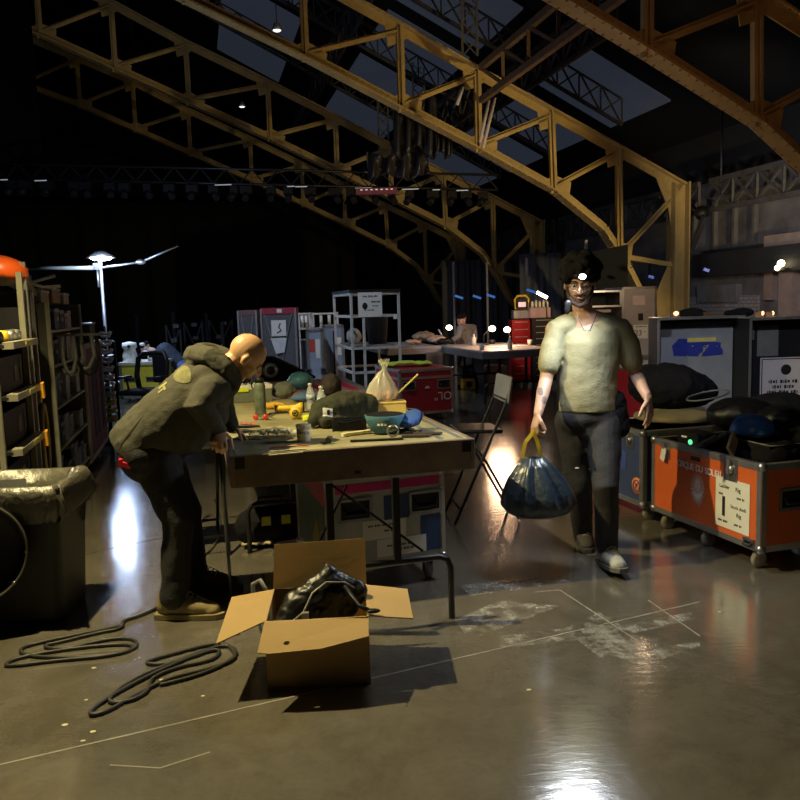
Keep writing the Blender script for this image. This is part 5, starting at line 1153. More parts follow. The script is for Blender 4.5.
# stand lamp
lp = Q(100, 258, 15); t = T('stand_lamp', 'bright floodlight on a tall stand behind the left row', 'lamp', (lp.x, lp.y, 0))
g = G(); g.cyl((0, 0, 0), (0, 0, lp.z - .03), .03, 8); g.build('pole', alud, t)
g = G(); g.lathe([(.02, .13), (.1, .12), (.26, 0), (.24, 0), (.09, .1)], (.02, 0, lp.z), None, 20); g.build('reflector', alu, t)
g = G(); g.ball((.02, 0, lp.z + .0), (.2, .2, .05)); g.build('bulb', M('flood_glow', (1, 1, 1), emit=(.75, .85, 1), es=40), t)
a = Q(27, 268, 15) - V((lp.x, lp.y, 0)); b = Q(96, 268, 15) - V((lp.x, lp.y, 0)); g = G(); g.cyl(a, b, .035, 8); g.build('boom', M('pale_boom', (.4, .4, .33), .4, .4), t)
a = Q(100, 268, 15) - V((lp.x, lp.y, 0)); b = Q(141, 262, 15) - V((lp.x, lp.y, 0)); c = Q(178, 246, 15) - V((lp.x, lp.y, 0))
g = G(); g.cyl(a, b, .02, 8); g.cyl(b, c, .018, 8); g.build('arm', alud, t)
g = G(); g.ball(b, (.1, .06, .05)); g.build('joint', alu, t); g = G(); g.box(a + V((-.05, 0, .03)), (.12, .1, .12)); g.cyl(a + V((-.05, 0, -.35)), a + V((-.05, 0, -.03)), .02, 8); g.build('knuckle', alu, t)
for k in range(3):
    g = G(); an = k * 2 * PI / 3; g.cyl((0, 0, .5), (.5 * math.cos(an), .5 * math.sin(an), .02), .02, 8); g.build('leg', alud, t)
# ================================================================ the back of the hall
def simple_case(lb, loc, rz, L, D, H, mt, **k):
    t = T('road_case', lb, 'road case', loc, rz); case_body(t, L, D, .1, H, mt, balls=k.get('balls', False), lidline=k.get('lid'), edge=.035)
    for x in (-L / 2 + .1, L / 2 - .1):
        for y in (-D / 2 + .1, D / 2 - .1): caster(t, x, y, .045)
    return t
# striped case right behind the table
t = T('flat_case', 'flat pale case with magenta stripes on its top, behind the work table', 'case', (-.93, 7.6, 0), YAW)
g = G(); g.bb((-.55, -.5, .1), (.55, .8, .845)); g.build('body', M('pale_lilac_laminate', (.35, .31, .33), .5), t)
g = G()
for x, w in ((.1, .06), (.24, .03), (.38, .08)): g.bb((x, -.48, .845), (x + w, .78, .848))
g.build('stripe', MATS['magenta_tape'], t)
g = G()
for x in (-.55, .52): g.bb((x, -.5, .843), (x + .03, .8, .85))
g.build('edge_trim', alu, t)
for x in (-.4, .4): caster(t, x, -.4, .045); caster(t, x, .7, .045)
# red case upside down lettering
t = simple_case('bright red road case with upside down white lettering, behind the work table', (.20, 11.41, 0), .35, .80, 1.0, .72, red, balls=True, lid=.60)
for x in (-.26, .26): recess_handle(t, x, -.503, .50, (0, -1, 0), .2, .13, alu)
text('OL"', (.24, -.507, .34), .16, (0, -1, 0), whiteink, t, up=(0, 0, -1)); g = G(); g.prism([(-.03, -.505, .45), (.05, -.505, .45), (.02, -.505, .485), (-.01, -.505, .48)], (0, -.004, 0)); g.build('mark', whiteink, t)
p = P(362 + 32, 369, .725); g = G(); g.grid(lambda a, b: ((a - .5) * .75, (b - .5) * .4, .03 + .03 * noise.noise(V((a * 6, b * 4, 0))) + .03 * math.sin(PI * a)), 22, 12); o = g.build('hivis_vest', M('lime_cloth', (.42, .6, .05), .8, var=.25), loc=(.10, 11.5, .727)); o.modifiers.new('s', 'SOLIDIFY').thickness = .02; tag(o, 'lime green high visibility vest spread on the bright red case', 'vest')
# white frame trolley
def bar_frame(name, lb, cat, loc, rz, L, D, H, levels, mt, w=.035, topmat=None, grp=None):
    t = T(name, lb, cat, loc, rz, grp)
    for x in (-L / 2, L / 2):
        for y in (-D / 2, D / 2): g = G(); g.box((x, y, .1 + (H - .1) / 2), (w, w, H - .1)); g.build('post', mt, t)
    for z in levels:
        g = G()
        for y in (-D / 2, D / 2): g.box((0, y, z), (L, w, w))
        for x in (-L / 2, L / 2): g.box((x, 0, z), (w, D, w))
        g.build('shelf_frame', mt, t)
    if topmat: g = G(); g.bb((-L / 2 - .03, -D / 2 - .03, H), (L / 2 + .03, D / 2 + .03, H + .04)); g.build('top', topmat, t)
    for x in (-L / 2, L / 2):
        for y in (-D / 2, D / 2): caster(t, x, y, .045)
    return t
wm = M('pale_frame_metal', (.55, .55, .52), .5, .2)
t = bar_frame('frame_trolley', 'tall white metal frame trolley with black top and paper sign', 'trolley', (-.50, 12.55, 0), .26, .72, 1.35, 1.80, (.2, .62, .98, 1.45, 1.78), wm, topmat=dark)
for x in (-.16,):
    g = G(); g.box((-.18, -.675, .95), (.035, .035, 1.7)); g.build('middle_post', wm, t)
o = patch(t, 'sign', white, (-.08, -.70, 1.62), (0, -1, 0), .36, .36, .006); g = G(); g.ball((-.16, -.706, 1.6), (.04, .003, .05)); g.build('sign_dot', ink, o); small_print(o, (-.08, -.705, 1.74), (0, -1, 0), .22, .025); small_print(o, (.0, -.705, 1.66), (0, -1, 0), .12, .025); small_print(o, (.0, -.705, 1.6), (0, -1, 0), .1, .015); small_print(o, (-.1, -.705, 1.54), (0, -1, 0), .14, .015)
g = G(); g.bb((-.3, -.6, 1.0), (.3, .6, 1.02)); g.build('shelf', alud, t)
g = G(); g.box((.3, -.69, 1.43), (.06, .01, .07)); g.build('tag', white, t)
t = T('storage_tub', 'black round tub on the shelf of the white frame trolley', 'tub', V((-.50, 12.55, 1.02)) + rotz(.26) @ V((.11, -.3, .002)), 0); g = G(); g.lathe([(0, 0), (.14, 0), (.17, .40), (.195, .405), (.195, .42), (.165, .42), (.13, .04), (0, .03)], n=24); g.build('tub', M('charcoal_tub', (.035, .035, .04), .5), t)
t = T('grey_pack', 'small pale pack on the shelf of the white frame trolley', 'pack', V((-.50, 12.55, 1.021)) + rotz(.26) @ V((-.2, .0, 0)), 0); g = G(); g.capsule([(0, -.1, .1), (0, .15, .12)], [.1, .12], n=12); flesh('pack', g, M('mottled_cloth', (.3, .29, .27), .8, var=.5), t, .02, 2, .05, .08)
# blue grey cabinets
for i, (px0, px1, yt, d, mt, lb) in enumerate([(303, 320, 330, 12.6, M('greyblue_laminate', (.28, .33, .42), .5, var=.12), 'pale blue grey case with a red and white label, left of its neighbour'), (320, 341, 326, 13.6, M('greyblue_laminate2', (.22, .28, .38), .5, var=.12), 'pale blue grey case with a long handle, next to the frame trolley'), (298, 304, 341, 13.9, MATS['greyblue_laminate'], 'lower lilac blue case at the left of the blue grey cases')]):
    a = Q(px0, yt, d); b = Q(px1, yt, d); t = T('upright_case', lb, 'case', ((a.x + b.x) / 2, d + .4, 0), .12, 'blue grey upright cases'); w = (b.x - a.x) * .98
    case_body(t, w, .8, .1, a.z, mt, balls=False, edge=.04)
    if i == 0:
        patch(t, 'label', M('red_label', (.5, .06, .05), .6), (-.05, -.403, a.z - .25), (0, -1, 0), .09, .2); patch(t, 'label', white, (.04, -.403, a.z - .3), (0, -1, 0), .07, .3)
        for x in (-.12, .12): recess_handle(t, x, -.403, .6, (0, -1, 0), .1, .1)
    if i == 1:
        g = G(); g.box((0, -.41, .7), (.03, .02, 1.0)); g.build('handle', dark, t); patch(t, 'label', white, (.08, -.403, a.z - .35), (0, -1, 0), .09, .3)
    for x in (-w / 2, w / 2): caster(t, x, -.3, .045); caster(t, x, .3, .045)
# caged cases
def cage(px0, px1, yt, d, lb, band, full=True):
    a = Q(px0, yt, d); b = Q(px1, yt, d); w = b.x - a.x; H = a.z; t = T('mesh_cage', lb, 'cage', ((a.x + b.x) / 2, d + .3, 0), .05, 'caged trolleys in front of the dark curtain')
    g = G(); g.bb((-w / 2, -.3, .1), (w / 2, .3, H)); g.build('body', M('cage_net', (.09, .09, .10), .7, var=.3, scale=20), t)
    g = G(); g.bb((-w / 2 - .01, -.31, H - .09), (w / 2 + .01, .31, H + .01)); g.build('top_band', band, t)
    for x in (-w / 2, w / 2): g = G(); g.box((x, -.31, H / 2 + .05), (.03, .03, H - .1)); g.build('post', alud, t)
    g = G(); g.bar((-w / 2 + .06, -.32, H - .1), (0, -.32, .6), .015, .012); g.bar((w / 2 - .06, -.32, H - .1), (0, -.32, .6), .015, .012); g.build('strap', alud, t)
    for x in (-w / 2 + .06, w / 2 - .06): caster(t, x, -.2, .045); caster(t, x, .2, .045)
    if full:
        o = patch(t, 'poster', white, (.0, -.325, H - .32), (0, -1, 0), .24, .26, .004); g = G(); g.tube([(-.03, -.329, H - .4), (.04, -.329, H - .36), (.0, -.329, H - .3), (.03, -.329, H - .24)], .01, 6); g.build('poster_mark', ink, o)
        g = G(); g.prism([(-.14, -.325, H - .48), (.12, -.325, H - .48), (.08, -.325, H - .72), (-.06, -.325, H - .74)], (0, -.004, 0)); g.build('poster', M('creased_paper', (.6, .6, .62), .7, var=.2), t)
        patch(t, 'tag', white, (.02, -.312, H - .04), (0, -1, 0), .08, .06)
    return t
cage(260, 294, 309, 13.2, 'dark mesh cage with maroon top band and two white posters', M('maroon_band', (.32, .03, .06), .6))
cage(237, 255, 311, 14.5, 'black cage with dim pinkish top, left of the maroon topped cage', M('dull_pink_band', (.14, .07, .08), .6), False)
for i, (px0, px1, d) in enumerate([(296, 308, 15.0), (311, 336, 15.4)]):
    a = Q(px0, 313, d); b = Q(px1, 313, d); w = b.x - a.x
    t = bar_frame('pipe_rack', ['narrow white pipe rack right of the maroon topped cage', 'wider white pipe rack behind the blue grey cases'][i], 'rack', ((a.x + b.x) / 2, d + .3, 0), .05, w, .5, a.z, (a.z - .02, a.z - .3), wm, .028, grp='white pipe racks')
    for k in range(2): g = G(); g.cyl((-w / 2 + w * (k + 1) / 3, 0, a.z - .28), (-w / 2 + w * (k + 1) / 3, 0, a.z - .05), .03, 8); g.build('canister', white, t)
# machine with round drum left of centre
t = T('sewing_machine', 'black machine with a pale horizontal arm and round silver wheel behind the bald head', 'machine', (-1.65, 8.6, 0), .1)
g = G(); g.bb((-.45, -.25, 0), (.45, .3, .84)); g.build('table', dark, t)
g = G(); g.bb((-.3, -.2, .90), (.18, -.0, 1.02)); g.build('arm', M('greige_metal', (.32, .3, .27), .5), t, bevel=.015)
g = G(); R = frame((.2, -1, .1)); g.lathe([(.01, .03), (.07, .03), (.085, .0), (.085, -.05), (.01, -.05)], (.27, -.16, .95), R, 22); wheel = g.build('hand_wheel', M('silver_wheel', (.4, .42, .46), .35, .6), t); g = G(); g.lathe([(0, .035), (.045, .034), (.045, .03)], (.27, -.16, .95), R, 16); g.build('hub', dark, wheel)
g = G(); g.prism([(.1, -.1, .84), (.75, -.1, .84), (.5, -.1, .98), (.3, -.1, 1.08), (.15, -.1, 1.1)], (0, .3, 0)); g.build('cover', blackcloth, t, bevel=.02)
# yellow bench at the back left
yb_ = Q(118, 364, 14.2); w = Q(160, 364, 14.2).x - yb_.x
t = T('yellow_bench', 'yellow fronted rolling bench with white worktop at the far left', 'bench', (yb_.x + w / 2, 14.6, 0), 0)
g = G(); g.bb((-w / 2 + .03, -.36, .1), (w / 2 - .03, .4, .68)); g.build('body', yellowlam, t)
g = G(); g.bb((-w / 2, -.4, .68), (w / 2, .42, .73)); g.build('worktop', offwhite, t)
for x in (-w / 2, w / 2 - .05): g = G(); g.bb((x, -.38, .08), (x + .05, -.34, .69)); g.build('edge_trim', alu, t)
g = G(); g.bb((-w / 2, -.38, .08), (w / 2, -.34, .13)); g.build('bottom_trim', alu, t)
for x in (-.2, .2): recess_handle(t, x, -.365, .42, (0, -1, 0), .2, .08)
for x in (-w / 2 + .1, w / 2 - .1): caster(t, x, -.25, .04); caster(t, x, .25, .04)
t = T('white_machine', 'small white machine standing on the yellow bench', 'machine', (yb_.x + .14, 14.45, .731), 0)
g = G(); g.lathe([(.12, 0), (.13, .1), (.10, .22), (.13, .26), (.12, .34), (0, .36)], n=18); g.box((.08, 0, .05), (.2, .15, .1)); g.build('body', white, t); g = G(); g.lathe([(.03, 0), (.03, .01), (0, .01)], (.03, -.12, .28), frame((0, -1, 0)), 12); g.build('dial', ink, t)
t = T('desk_lamp', 'tiny white lamp on the yellow bench', 'lamp', (yb_.x + .42, 14.6, .731), 0); g = G(); g.tube([(0, 0, 0), (0, 0, .2), (-.06, -.04, .3)], .012, 6); g.ball((-.08, -.05, .3), (.05, .03, .03)); g.build('arm', white, t)
g = G(); g.box((0, 0, .03), (.25, .15, .06)); tag(g.build('tool_heap', M('pinkish_tool', (.4, .3, .3), .6, var=.5), loc=(yb_.x + .62, 14.4, .731), bevel=.01), 'low heap of pinkish tools on the yellow bench', 'tools')
# office chair
t = T('office_chair', 'black office chair with open curved backrest, between yellow bench and bending man', 'chair', (-3.55, 11.4, 0), -.3)
g = G(); g.tube([(-.2, 0, .52), (-.24, .02, .72), (-.22, .05, .95), (-.12, .06, 1.02), (.2, .06, 1.02), (.25, .05, .9), (.24, .02, .7), (.2, 0, .52)], .038, 10); g.build('backrest', black, t)
g = G(); g.bb((.02, .02, .6), (.24, .07, 1.0)); g.build('back_cushion', blackcloth, t, bevel=.02)
g = G(); g.box((0, -.2, .5), (.5, .48, .08)); g.build('seat', blackcloth, t, bevel=.03)
g = G(); g.cyl((0, -.2, .1), (0, -.2, .47), .03, 10); g.build('column', blacksteel, t)
for s in (-1, 1): g = G(); g.tube([(s * .27, -.15, .5), (s * .3, -.15, .68)], .016, 6); g.box((s * .3, -.2, .7), (.06, .28, .03)); g.build('armrest', black, t)
for k in range(5):
    a = k * 2 * PI / 5; g = G(); g.tube([(0, -.2, .1), (.3 * math.cos(a), -.2 + .3 * math.sin(a), .06)], .018, 6); o = g.build('leg', black, t); g = G(); g.ball((.3 * math.cos(a), -.2 + .3 * math.sin(a), .03), .03, n=8, k=6); g.build('wheel', rubber, o)
# dim structures in the dark: easels and frames
random.seed(14)
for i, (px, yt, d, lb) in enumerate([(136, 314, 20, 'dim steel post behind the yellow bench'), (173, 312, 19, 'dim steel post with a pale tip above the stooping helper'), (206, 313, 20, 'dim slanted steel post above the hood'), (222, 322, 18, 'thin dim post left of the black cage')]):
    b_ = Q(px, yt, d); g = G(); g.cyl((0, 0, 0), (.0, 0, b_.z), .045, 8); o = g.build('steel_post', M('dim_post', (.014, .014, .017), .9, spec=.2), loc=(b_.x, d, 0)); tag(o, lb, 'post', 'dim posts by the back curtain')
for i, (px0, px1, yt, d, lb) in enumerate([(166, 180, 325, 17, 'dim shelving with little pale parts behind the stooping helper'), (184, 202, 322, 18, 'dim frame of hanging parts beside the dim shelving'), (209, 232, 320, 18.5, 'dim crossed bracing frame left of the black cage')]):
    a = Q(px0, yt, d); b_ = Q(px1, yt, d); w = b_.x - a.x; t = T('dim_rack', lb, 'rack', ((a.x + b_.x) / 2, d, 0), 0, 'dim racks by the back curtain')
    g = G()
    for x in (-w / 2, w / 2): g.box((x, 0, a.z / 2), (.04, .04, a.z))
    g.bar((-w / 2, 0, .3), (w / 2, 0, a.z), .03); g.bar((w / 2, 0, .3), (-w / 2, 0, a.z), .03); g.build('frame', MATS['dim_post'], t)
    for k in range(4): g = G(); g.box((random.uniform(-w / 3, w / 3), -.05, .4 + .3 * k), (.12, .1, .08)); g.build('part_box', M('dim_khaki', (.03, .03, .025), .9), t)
# ---------------------------------------------------------------- far work tables on the right
def deck(lb, c0, L, D, z, xm=alud):
    t = T('work_table', lb, 'table', c0, YAW, 'far stage deck tables')
    g = G(); g.bb((0, 0, z - .02), (L, D, z)); g.build('tabletop', M('grey_tabletop', (.36, .33, .33), .45), t)
    g = G(); g.bb((-.02, -.02, z - .12), (L + .02, D + .02, z - .021)); g.build('frame', M('grey_deck_frame', (.25, .25, .27), .45, .5), t)
    for y in (.35, D - .35):
        g = G(); g.tube([(.15, y, 0), (.15, y, .28), (.2, y, .33), (L - .2, y, .33), (L - .15, y, .28), (L - .15, y, 0)], .018, 8); o = g.build('leg', blacksteel, t)
        for x in (.4, L - .4): g = G(); g.box((x, y, .53), (.035, .035, .44)); g.build('post', blacksteel, o)
    return t
F0 = P(483, 351.5, .86)
deck('grey far work table with two lit desk lamps', (F0.x, F0.y, 0), 1.25, 2.4, .86)
deck('grey far work table covered with heaped tools, left of the lit one', tuple(V((F0.x, F0.y, 0)) + VV * -1.0 + VU * 2.0), .95, 2.2, .86)
def ft(px, py): return P(px, py, .861)
def dlamp(px, py, lx, ly, lb, e):
    b_ = ft(px, py); h = Q(lx, ly, b_.y) - b_; t = T('desk_lamp', lb, 'lamp', b_, 0, 'lit desk lamps on the far tables')
    g = G(); g.lathe([(.08, 0), (.08, .015), (.02, .02), (0, .02)], n=16); g.build('base', blacksteel, t)
    g = G(); g.tube([(0, 0, .02), (h.x * .2 - .03, 0, h.z * .6), (h.x, 0, h.z + .03)], .01, 6); g.build('arm', blacksteel, t)
    g = G(); g.lathe([(.02, .05), (.06, 0), (.055, 0), (.015, .04)], (h.x, 0, h.z + .01), None, 16); g.build('lamp_shade', blacksteel, t)
    g = G(); g.ball((h.x, -.02, h.z - .01), (.06, .06, .05)); g.build('bulb', M('desk_glow_%d' % e, (1, .8, .6), emit=(1, .72, .42), es=e), t)
dlamp(484, 345, 492, 328, 'left of the two glowing desk lamps on the lit far table', 26); dlamp(512, 344, 507, 329, 'right of the two glowing desk lamps on the lit far table', 26)
dlamp(455, 342, 449, 327, 'small white lit lamp left of the person at the far bench', 14)
p = Q(542, 295, 14.3); t = T('tube_light', 'slanted glowing tube light above the red tool cabinet', 'lamp', p, 0)
g = G(); g.bar((-.09, 0, .05), (.09, 0, -.05), .05, .05); g.build('tube', M('tube_glow', (1, .9, .8), emit=(1, .82, .65), es=12), t); g = G(); g.cyl((.08, .05, -.05), (.1, .08, -.42), .012, 6); g.build('arm', blacksteel, t)
random.seed(6)
fi = [(482, 350, 'cup', 'pale cup at the near corner of the lit far table'), (500, 347, 'sheet', 'white paper sheet on the lit far table'), (520, 346, 'sheet', 'bright white sheet at the right of the lit far table'), (510, 349, 'bottle', 'small pale bottle in front of the right desk lamp'), (492, 344, 'roll', 'dark roll behind the left desk lamp'), (530, 345, 'cup', 'small pale cup at the right end of the lit far table'), (474, 345, 'bottle', 'pale jar left of the desk lamps')]
for px, py, k, lb in fi:
    g = G()
    if k == 'cup': g.lathe([(0, 0), (.035, 0), (.045, .09), (.04, .09), (.03, .01), (0, .01)], n=14); mt = offwhite
    elif k == 'sheet': g.box((0, 0, .006), (.3, .22, .01), rotz(.4)); mt = white
    elif k == 'bottle': g.lathe([(.0, 0), (.04, 0), (.04, .12), (.015, .15), (.015, .19), (0, .19)], n=14); mt = offwhite
    else: g.lathe([(0, 0), (.06, 0), (.06, .08), (0, .08)], n=14); mt = black
    tag(g.build({'cup': 'cup', 'sheet': 'paper_sheet', 'bottle': 'jar', 'roll': 'tape_roll'}[k], mt, loc=ft(px, py)), lb, k)
for i, (px, py, w, h, mt, lb) in enumerate([(424, 343, .22, .2, M('tan_tangle', (.3, .2, .13), .7, var=.5), 'tangled brown heap at the left end of the far tables'), (413, 345, .14, .08, M('warm_parts', (.5, .3, .18), .6), 'small warm lit parts at the far left of the tool heap'), (437, 344, .18, .13, M('peach_parts', (.6, .4, .28), .6, var=.4), 'peach coloured tools in front of the person at the far bench'), (445, 345, .15, .1, black, 'black pouch beside the person at the far bench')]):
    g = G(); g.ball((0, 0, h * .5), (w, w * .8, h * .5)); g.ball((w * .6, 0, h * .4), (w * .5, w * .5, h * .4)); o = flesh('tool_heap', g, mt, None, .02, 1, .08, .06); zmin = min(v.co.z for v in o.data.vertices); b_ = ft(px, py); o.location = b_ - V((0, 0, zmin - .001)); tag(o, lb, 'tools', 'heaps on the far tables')
g = G(); a = ft(440, 343); g.cyl((0, 0, .05), (-.1, 0, .26), .015, 8); tag(g.build('pale_rod', wm, loc=a + V((.08, 0, 0))), 'pale rod leaning up out of the far tool heap', 'rod')
p = ft(434, 349) ; g = G(); g.grid(lambda a, b: ((a - .5) * .26, -.03 - .02 * math.sin(6 * a), -b * .42), 10, 6); o = g.build('hanging_cloth', M('brown_cloth', (.16, .10, .07), .8), loc=P(434, 352, .86) + V((0, -.05, .0))); o.modifiers.new('s', 'SOLIDIFY').thickness = .012; tag(o, 'brown cloth hanging over the edge of the far tables', 'cloth')
# plates, crates under tables
t = T('wooden_case', 'pinkish wooden box with a slot standing under the lit far table', 'box', tuple(P(497, 388)), .1); g = G(); g.bb((-.17, -.1, 0), (.17, .3, .42)); g.build('body', M('pink_plywood', (.5, .32, .24), .6), t); g = G(); g.box((0, -.102, .3), (.03, .004, .12)); g.build('slot', ink, t)
t = T('yellow_radio', 'small yellow site radio on the floor in front of the far tables', 'radio', tuple(P(468, 389)), .1); g = G(); g.bb((-.13, -.1, 0), (.13, .1, .2)); g.build('body', yellow, t, bevel=.03); g = G(); g.lathe([(.03, .0), (.06, .0), (.06, .012), (.03, .012)], (0, -.1, .1), frame((0, -1, 0)), 16); g.build('dial', black, t); g = G(); g.tube([(-.1, 0, .2), (-.1, 0, .27), (.1, 0, .27), (.1, 0, .2)], .012, 6); g.build('handle', black, t)
# red tool cabinets
def drawers(lb, px0, px1, yt, d, mt, n, name='tool_cabinet', grp=None, z0=.1, d2=.5):
    a = Q(px0, yt, d); b_ = Q(px1, yt, d); w = b_.x - a.x; H = a.z; t = T(name, lb, 'tool cabinet', ((a.x + b_.x) / 2, d + d2 / 2, 0), 0, grp)
    g = G(); g.bb((-w / 2, -d2 / 2, z0), (w / 2, d2 / 2, H)); g.build('body', mt, t)
    for k in range(n):
        h = (H - z0 - .04) / n; z = z0 + .02 + h * k; g = G(); g.bb((-w / 2 + .02, -d2 / 2 - .012, z + .008), (w / 2 - .02, -d2 / 2, z + h - .008)); o = g.build('drawer', mt, t); g = G(); g.bb((-w / 2 + .05, -d2 / 2 - .025, z + h - .03), (w / 2 - .05, -d2 / 2 - .012, z + h - .018)); g.build('handle', alu, o)
    for x in (-w / 2 + .06, w / 2 - .06): caster(t, x, -d2 / 2 + .08, .045); caster(t, x, d2 / 2 - .08, .045)
    return t, H
drawers('glossy red tool cabinet with drawers behind the lit far table', 512, 530, 320, 15.2, toolred, 8)
t, H = drawers('dark drawer cabinet with pale drawer edges between red cabinet and walking man', 533, 556, 318, 15.0, dark, 10)
a = Q(516, 311, 15.2); t = T('metal_box', 'grey scratched metal box on the red tool cabinet', 'box', (a.x + .12, 15.4, Q(520, 319, 15.2).z + .004)); g = G(); g.bb((-.16, -.15, 0), (.16, .15, .16)); g.build('body', alud, t, bevel=.01)
t = T('metal_box', 'pinkish metal box on the dark drawer cabinet', 'box', (Q(541, 318, 15).x, 15.2, Q(541, 318, 15).z + .004)); g = G(); g.bb((-.19, -.15, 0), (.19, .15, .19)); g.build('body', M('pink_metal', (.4, .26, .27), .5), t, bevel=.01)
z1 = Q(541, 318, 15).z + .196
for i, dx in enumerate((-.14, -.07, 0, .07, .14)):
    g = G(); g.lathe([(0, 0), (.025, 0), (.025, .09 + .02 * (i % 2)), (.01, .12 + .02 * (i % 2)), (0, .125 + .02 * (i % 2))], n=12); tag(g.build('spray_bottle', offwhite, loc=(Q(541, 318, 15).x + dx, 15.12, z1)), ['first', 'second', 'third', 'fourth', 'fifth'][i] + ' small white bottle from the left on the pinkish metal box', 'bottle', 'white bottles on the pinkish metal box')
t = T('work_radio', 'yellow framed radio with glowing screen on the grey metal box', 'radio', (Q(523, 311, 15.2).x, 15.35, Q(520, 319, 15.2).z + .166))
g = G(); g.tube([(-.12, 0, .03), (-.13, 0, .2), (-.08, 0, .27), (.08, 0, .27), (.13, 0, .2), (.12, 0, .03)], .022, 8, closed=True); g.build('frame', yellow, t)
g = G(); g.bb((-.1, -.05, .02), (.1, .06, .22)); g.build('body', black, t); g = G(); g.bb((-.07, -.055, .06), (.07, -.05, .15)); g.build('screen', M('radio_screen', (.6, .4, .4), emit=(1, .6, .6), es=.8), t)
# dark things below far tables, right middle background
for i, (px, py, w, h, mt, lb) in enumerate([(412, 372, .5, .4, dark, 'black crate under the left end of the far tables'), (436, 402, .36, .22, dark, 'low dark crate on the floor under the far tables')]):
    b_ = P(px, max(py, 384)); t = T('crate', lb, 'crate', (b_.x, b_.y + (.5 if i < 2 else -.05), 0), .1); g = G(); g.bb((-w / 2, -.2, 0), (w / 2, .2, h)); g.build('body', mt, t, bevel=.01); g = G(); g.bb((-w / 2 - .01, -.21, h - .04), (w / 2 + .01, .21, h)); g.build('lid', mt, t)
    if i == 0: patch(t, 'tag', white, (.1, -.213, .3), (0, -1, 0), .1, .16)
# ================================================================ people
def hand(g, wrist, d, palm, thumb, s=1., curl=.5, spread=.0, tcurl=.4, curls=None):
    """palm and five fingers: d = pointing direction, palm = the way the palm faces, thumb = side the thumb leaves"""
    w = V(wrist); d = V(d).normalized(); pn = V(palm); pn = (pn - d * pn.dot(d)).normalized(); th = V(thumb); th = (th - d * th.dot(d) - pn * th.dot(pn)).normalized()
    g.capsule([w - d * .02 * s, w + d * .02 * s, w + d * .055 * s, w + d * .082 * s], [(.027 * s, .019 * s), (.034 * s, .016 * s), (.041 * s, .0155 * s), (.039 * s, .0135 * s)], side=th, n=14)
    tips = []
    for k, (o, ln, r) in enumerate([(.030, .072, .0090), (.010, .081, .0092), (-.0105, .075, .0088), (-.030, .058, .0078)]):
        c = curls[k] if curls else curl
        b = w + d * (.084 - .006 * abs(k - 1)) * s + th * o * s; a = 0; p = b; pts = [b - d * .02 * s, b]; dd = (d + th * (spread * (1.5 - k)))
        for j, f in enumerate((.45, .31, .24)):
            a += c * (1.0 if j else .8); q = (dd * math.cos(a) + pn * math.sin(a)).normalized(); p = p + q * ln * f * s; pts.append(p)
        g.capsule(pts, [r * s * 1.05, r * s * 1.05, r * s, r * s * .92, r * s * .78], side=th, n=8); tips.append(p)
    b = w + d * .025 * s + th * .024 * s; t1 = (d * .75 + th * .75 + pn * .25).normalized(); t2 = (d * (.95) + th * (.35 - tcurl * .4) + pn * (.3 + tcurl)).normalized()
    g.capsule([b - t1 * .01 * s, b + t1 * .038 * s, b + t1 * .038 * s + t2 * .03 * s, b + t1 * .038 * s + t2 * .052 * s], [.0135 * s, .0115 * s, .0102 * s, .0085 * s], n=8)
    return tips
def basis(f, up=(0, 0, 1)):     # head frame: x right of the person, y forward, z up
    f = V(f).normalized(); u = V(up); u = (u - f * u.dot(f)).normalized(); x = f.cross(u); return Matrix((x, f, u)).transposed()
def head_parts(g, c, R, s=1., jaw=1., ears=True):
    c = V(c); L = lambda x, y, z: c + R @ (V((x, y, z)) * s)
    g.ball(L(0, -.012, .035), [.076 * s, .096 * s, .088 * s], R, 22, k=14)
    g.ball(L(0, .03, -.02), [.062 * s, .062 * s, .075 * s], R, 18, k=12)
    g.capsule([L(0, .035, -.05), L(0, .055, -.085)], [(.05 * s * jaw, .042 * s), (.030 * s * jaw, .026 * s)], side=R @ V((1, 0, 0)), n=14)
    g.capsule([L(0, .088, .022), L(0, .108, -.008), L(0, .106, -.022)], [.009 * s, .012 * s, .013 * s], n=10)      # nose
    g.ball(L(-.013, .096, -.022), .009 * s); g.ball(L(.013, .096, -.022), .009 * s)
    for x in (-1, 1):
        g.ball(L(x * .031, .078, .032), [.02 * s, .012 * s, .008 * s], R)       # brow
        g.ball(L(x * .042, .058, -.012), [.02 * s, .018 * s, .018 * s], R)      # cheek
        if ears: g.ball(L(x * .078, -.008, .0), [.009 * s, .019 * s, .032 * s], R, 12); g.ball(L(x * .081, .002, -.018), [.008 * s, .01 * s, .014 * s], R, 10)
    g.ball(L(0, .088, -.048), [.022 * s, .012 * s, .0065 * s], R); g.ball(L(0, .086, -.060), [.019 * s, .012 * s, .007 * s], R)   # lips
def face_details(parent, c, R, s=1., lips=True):
    c = V(c); L = lambda x, y, z: c + R @ (V((x, y, z)) * s)
    for x in (-1, 1):
        g = G(); g.ball(L(x * .031, .077, .012), [.0135 * s, .009 * s, .009 * s], R, 12); g.build('eye', M('eye_white', (.6, .57, .53), .3), parent)
        g = G(); g.ball(L(x * .031, .0855, .011), [.006 * s, .003 * s, .006 * s], R, 10); g.build('iris', ink, parent)
        g = G(); g.capsule([L(x * .016, .091, .034), L(x * .033, .092, .04), L(x * .05, .078, .034)], [.0035 * s, .004 * s, .003 * s], n=6); g.build('eyebrow', hair, parent)
    if lips: g = G(); g.ball(L(0, .098, -.053), [.02 * s, .0045 * s, .0055 * s], R, 12); g.build('mouth', M('lip', (.38, .16, .12), .45), parent)

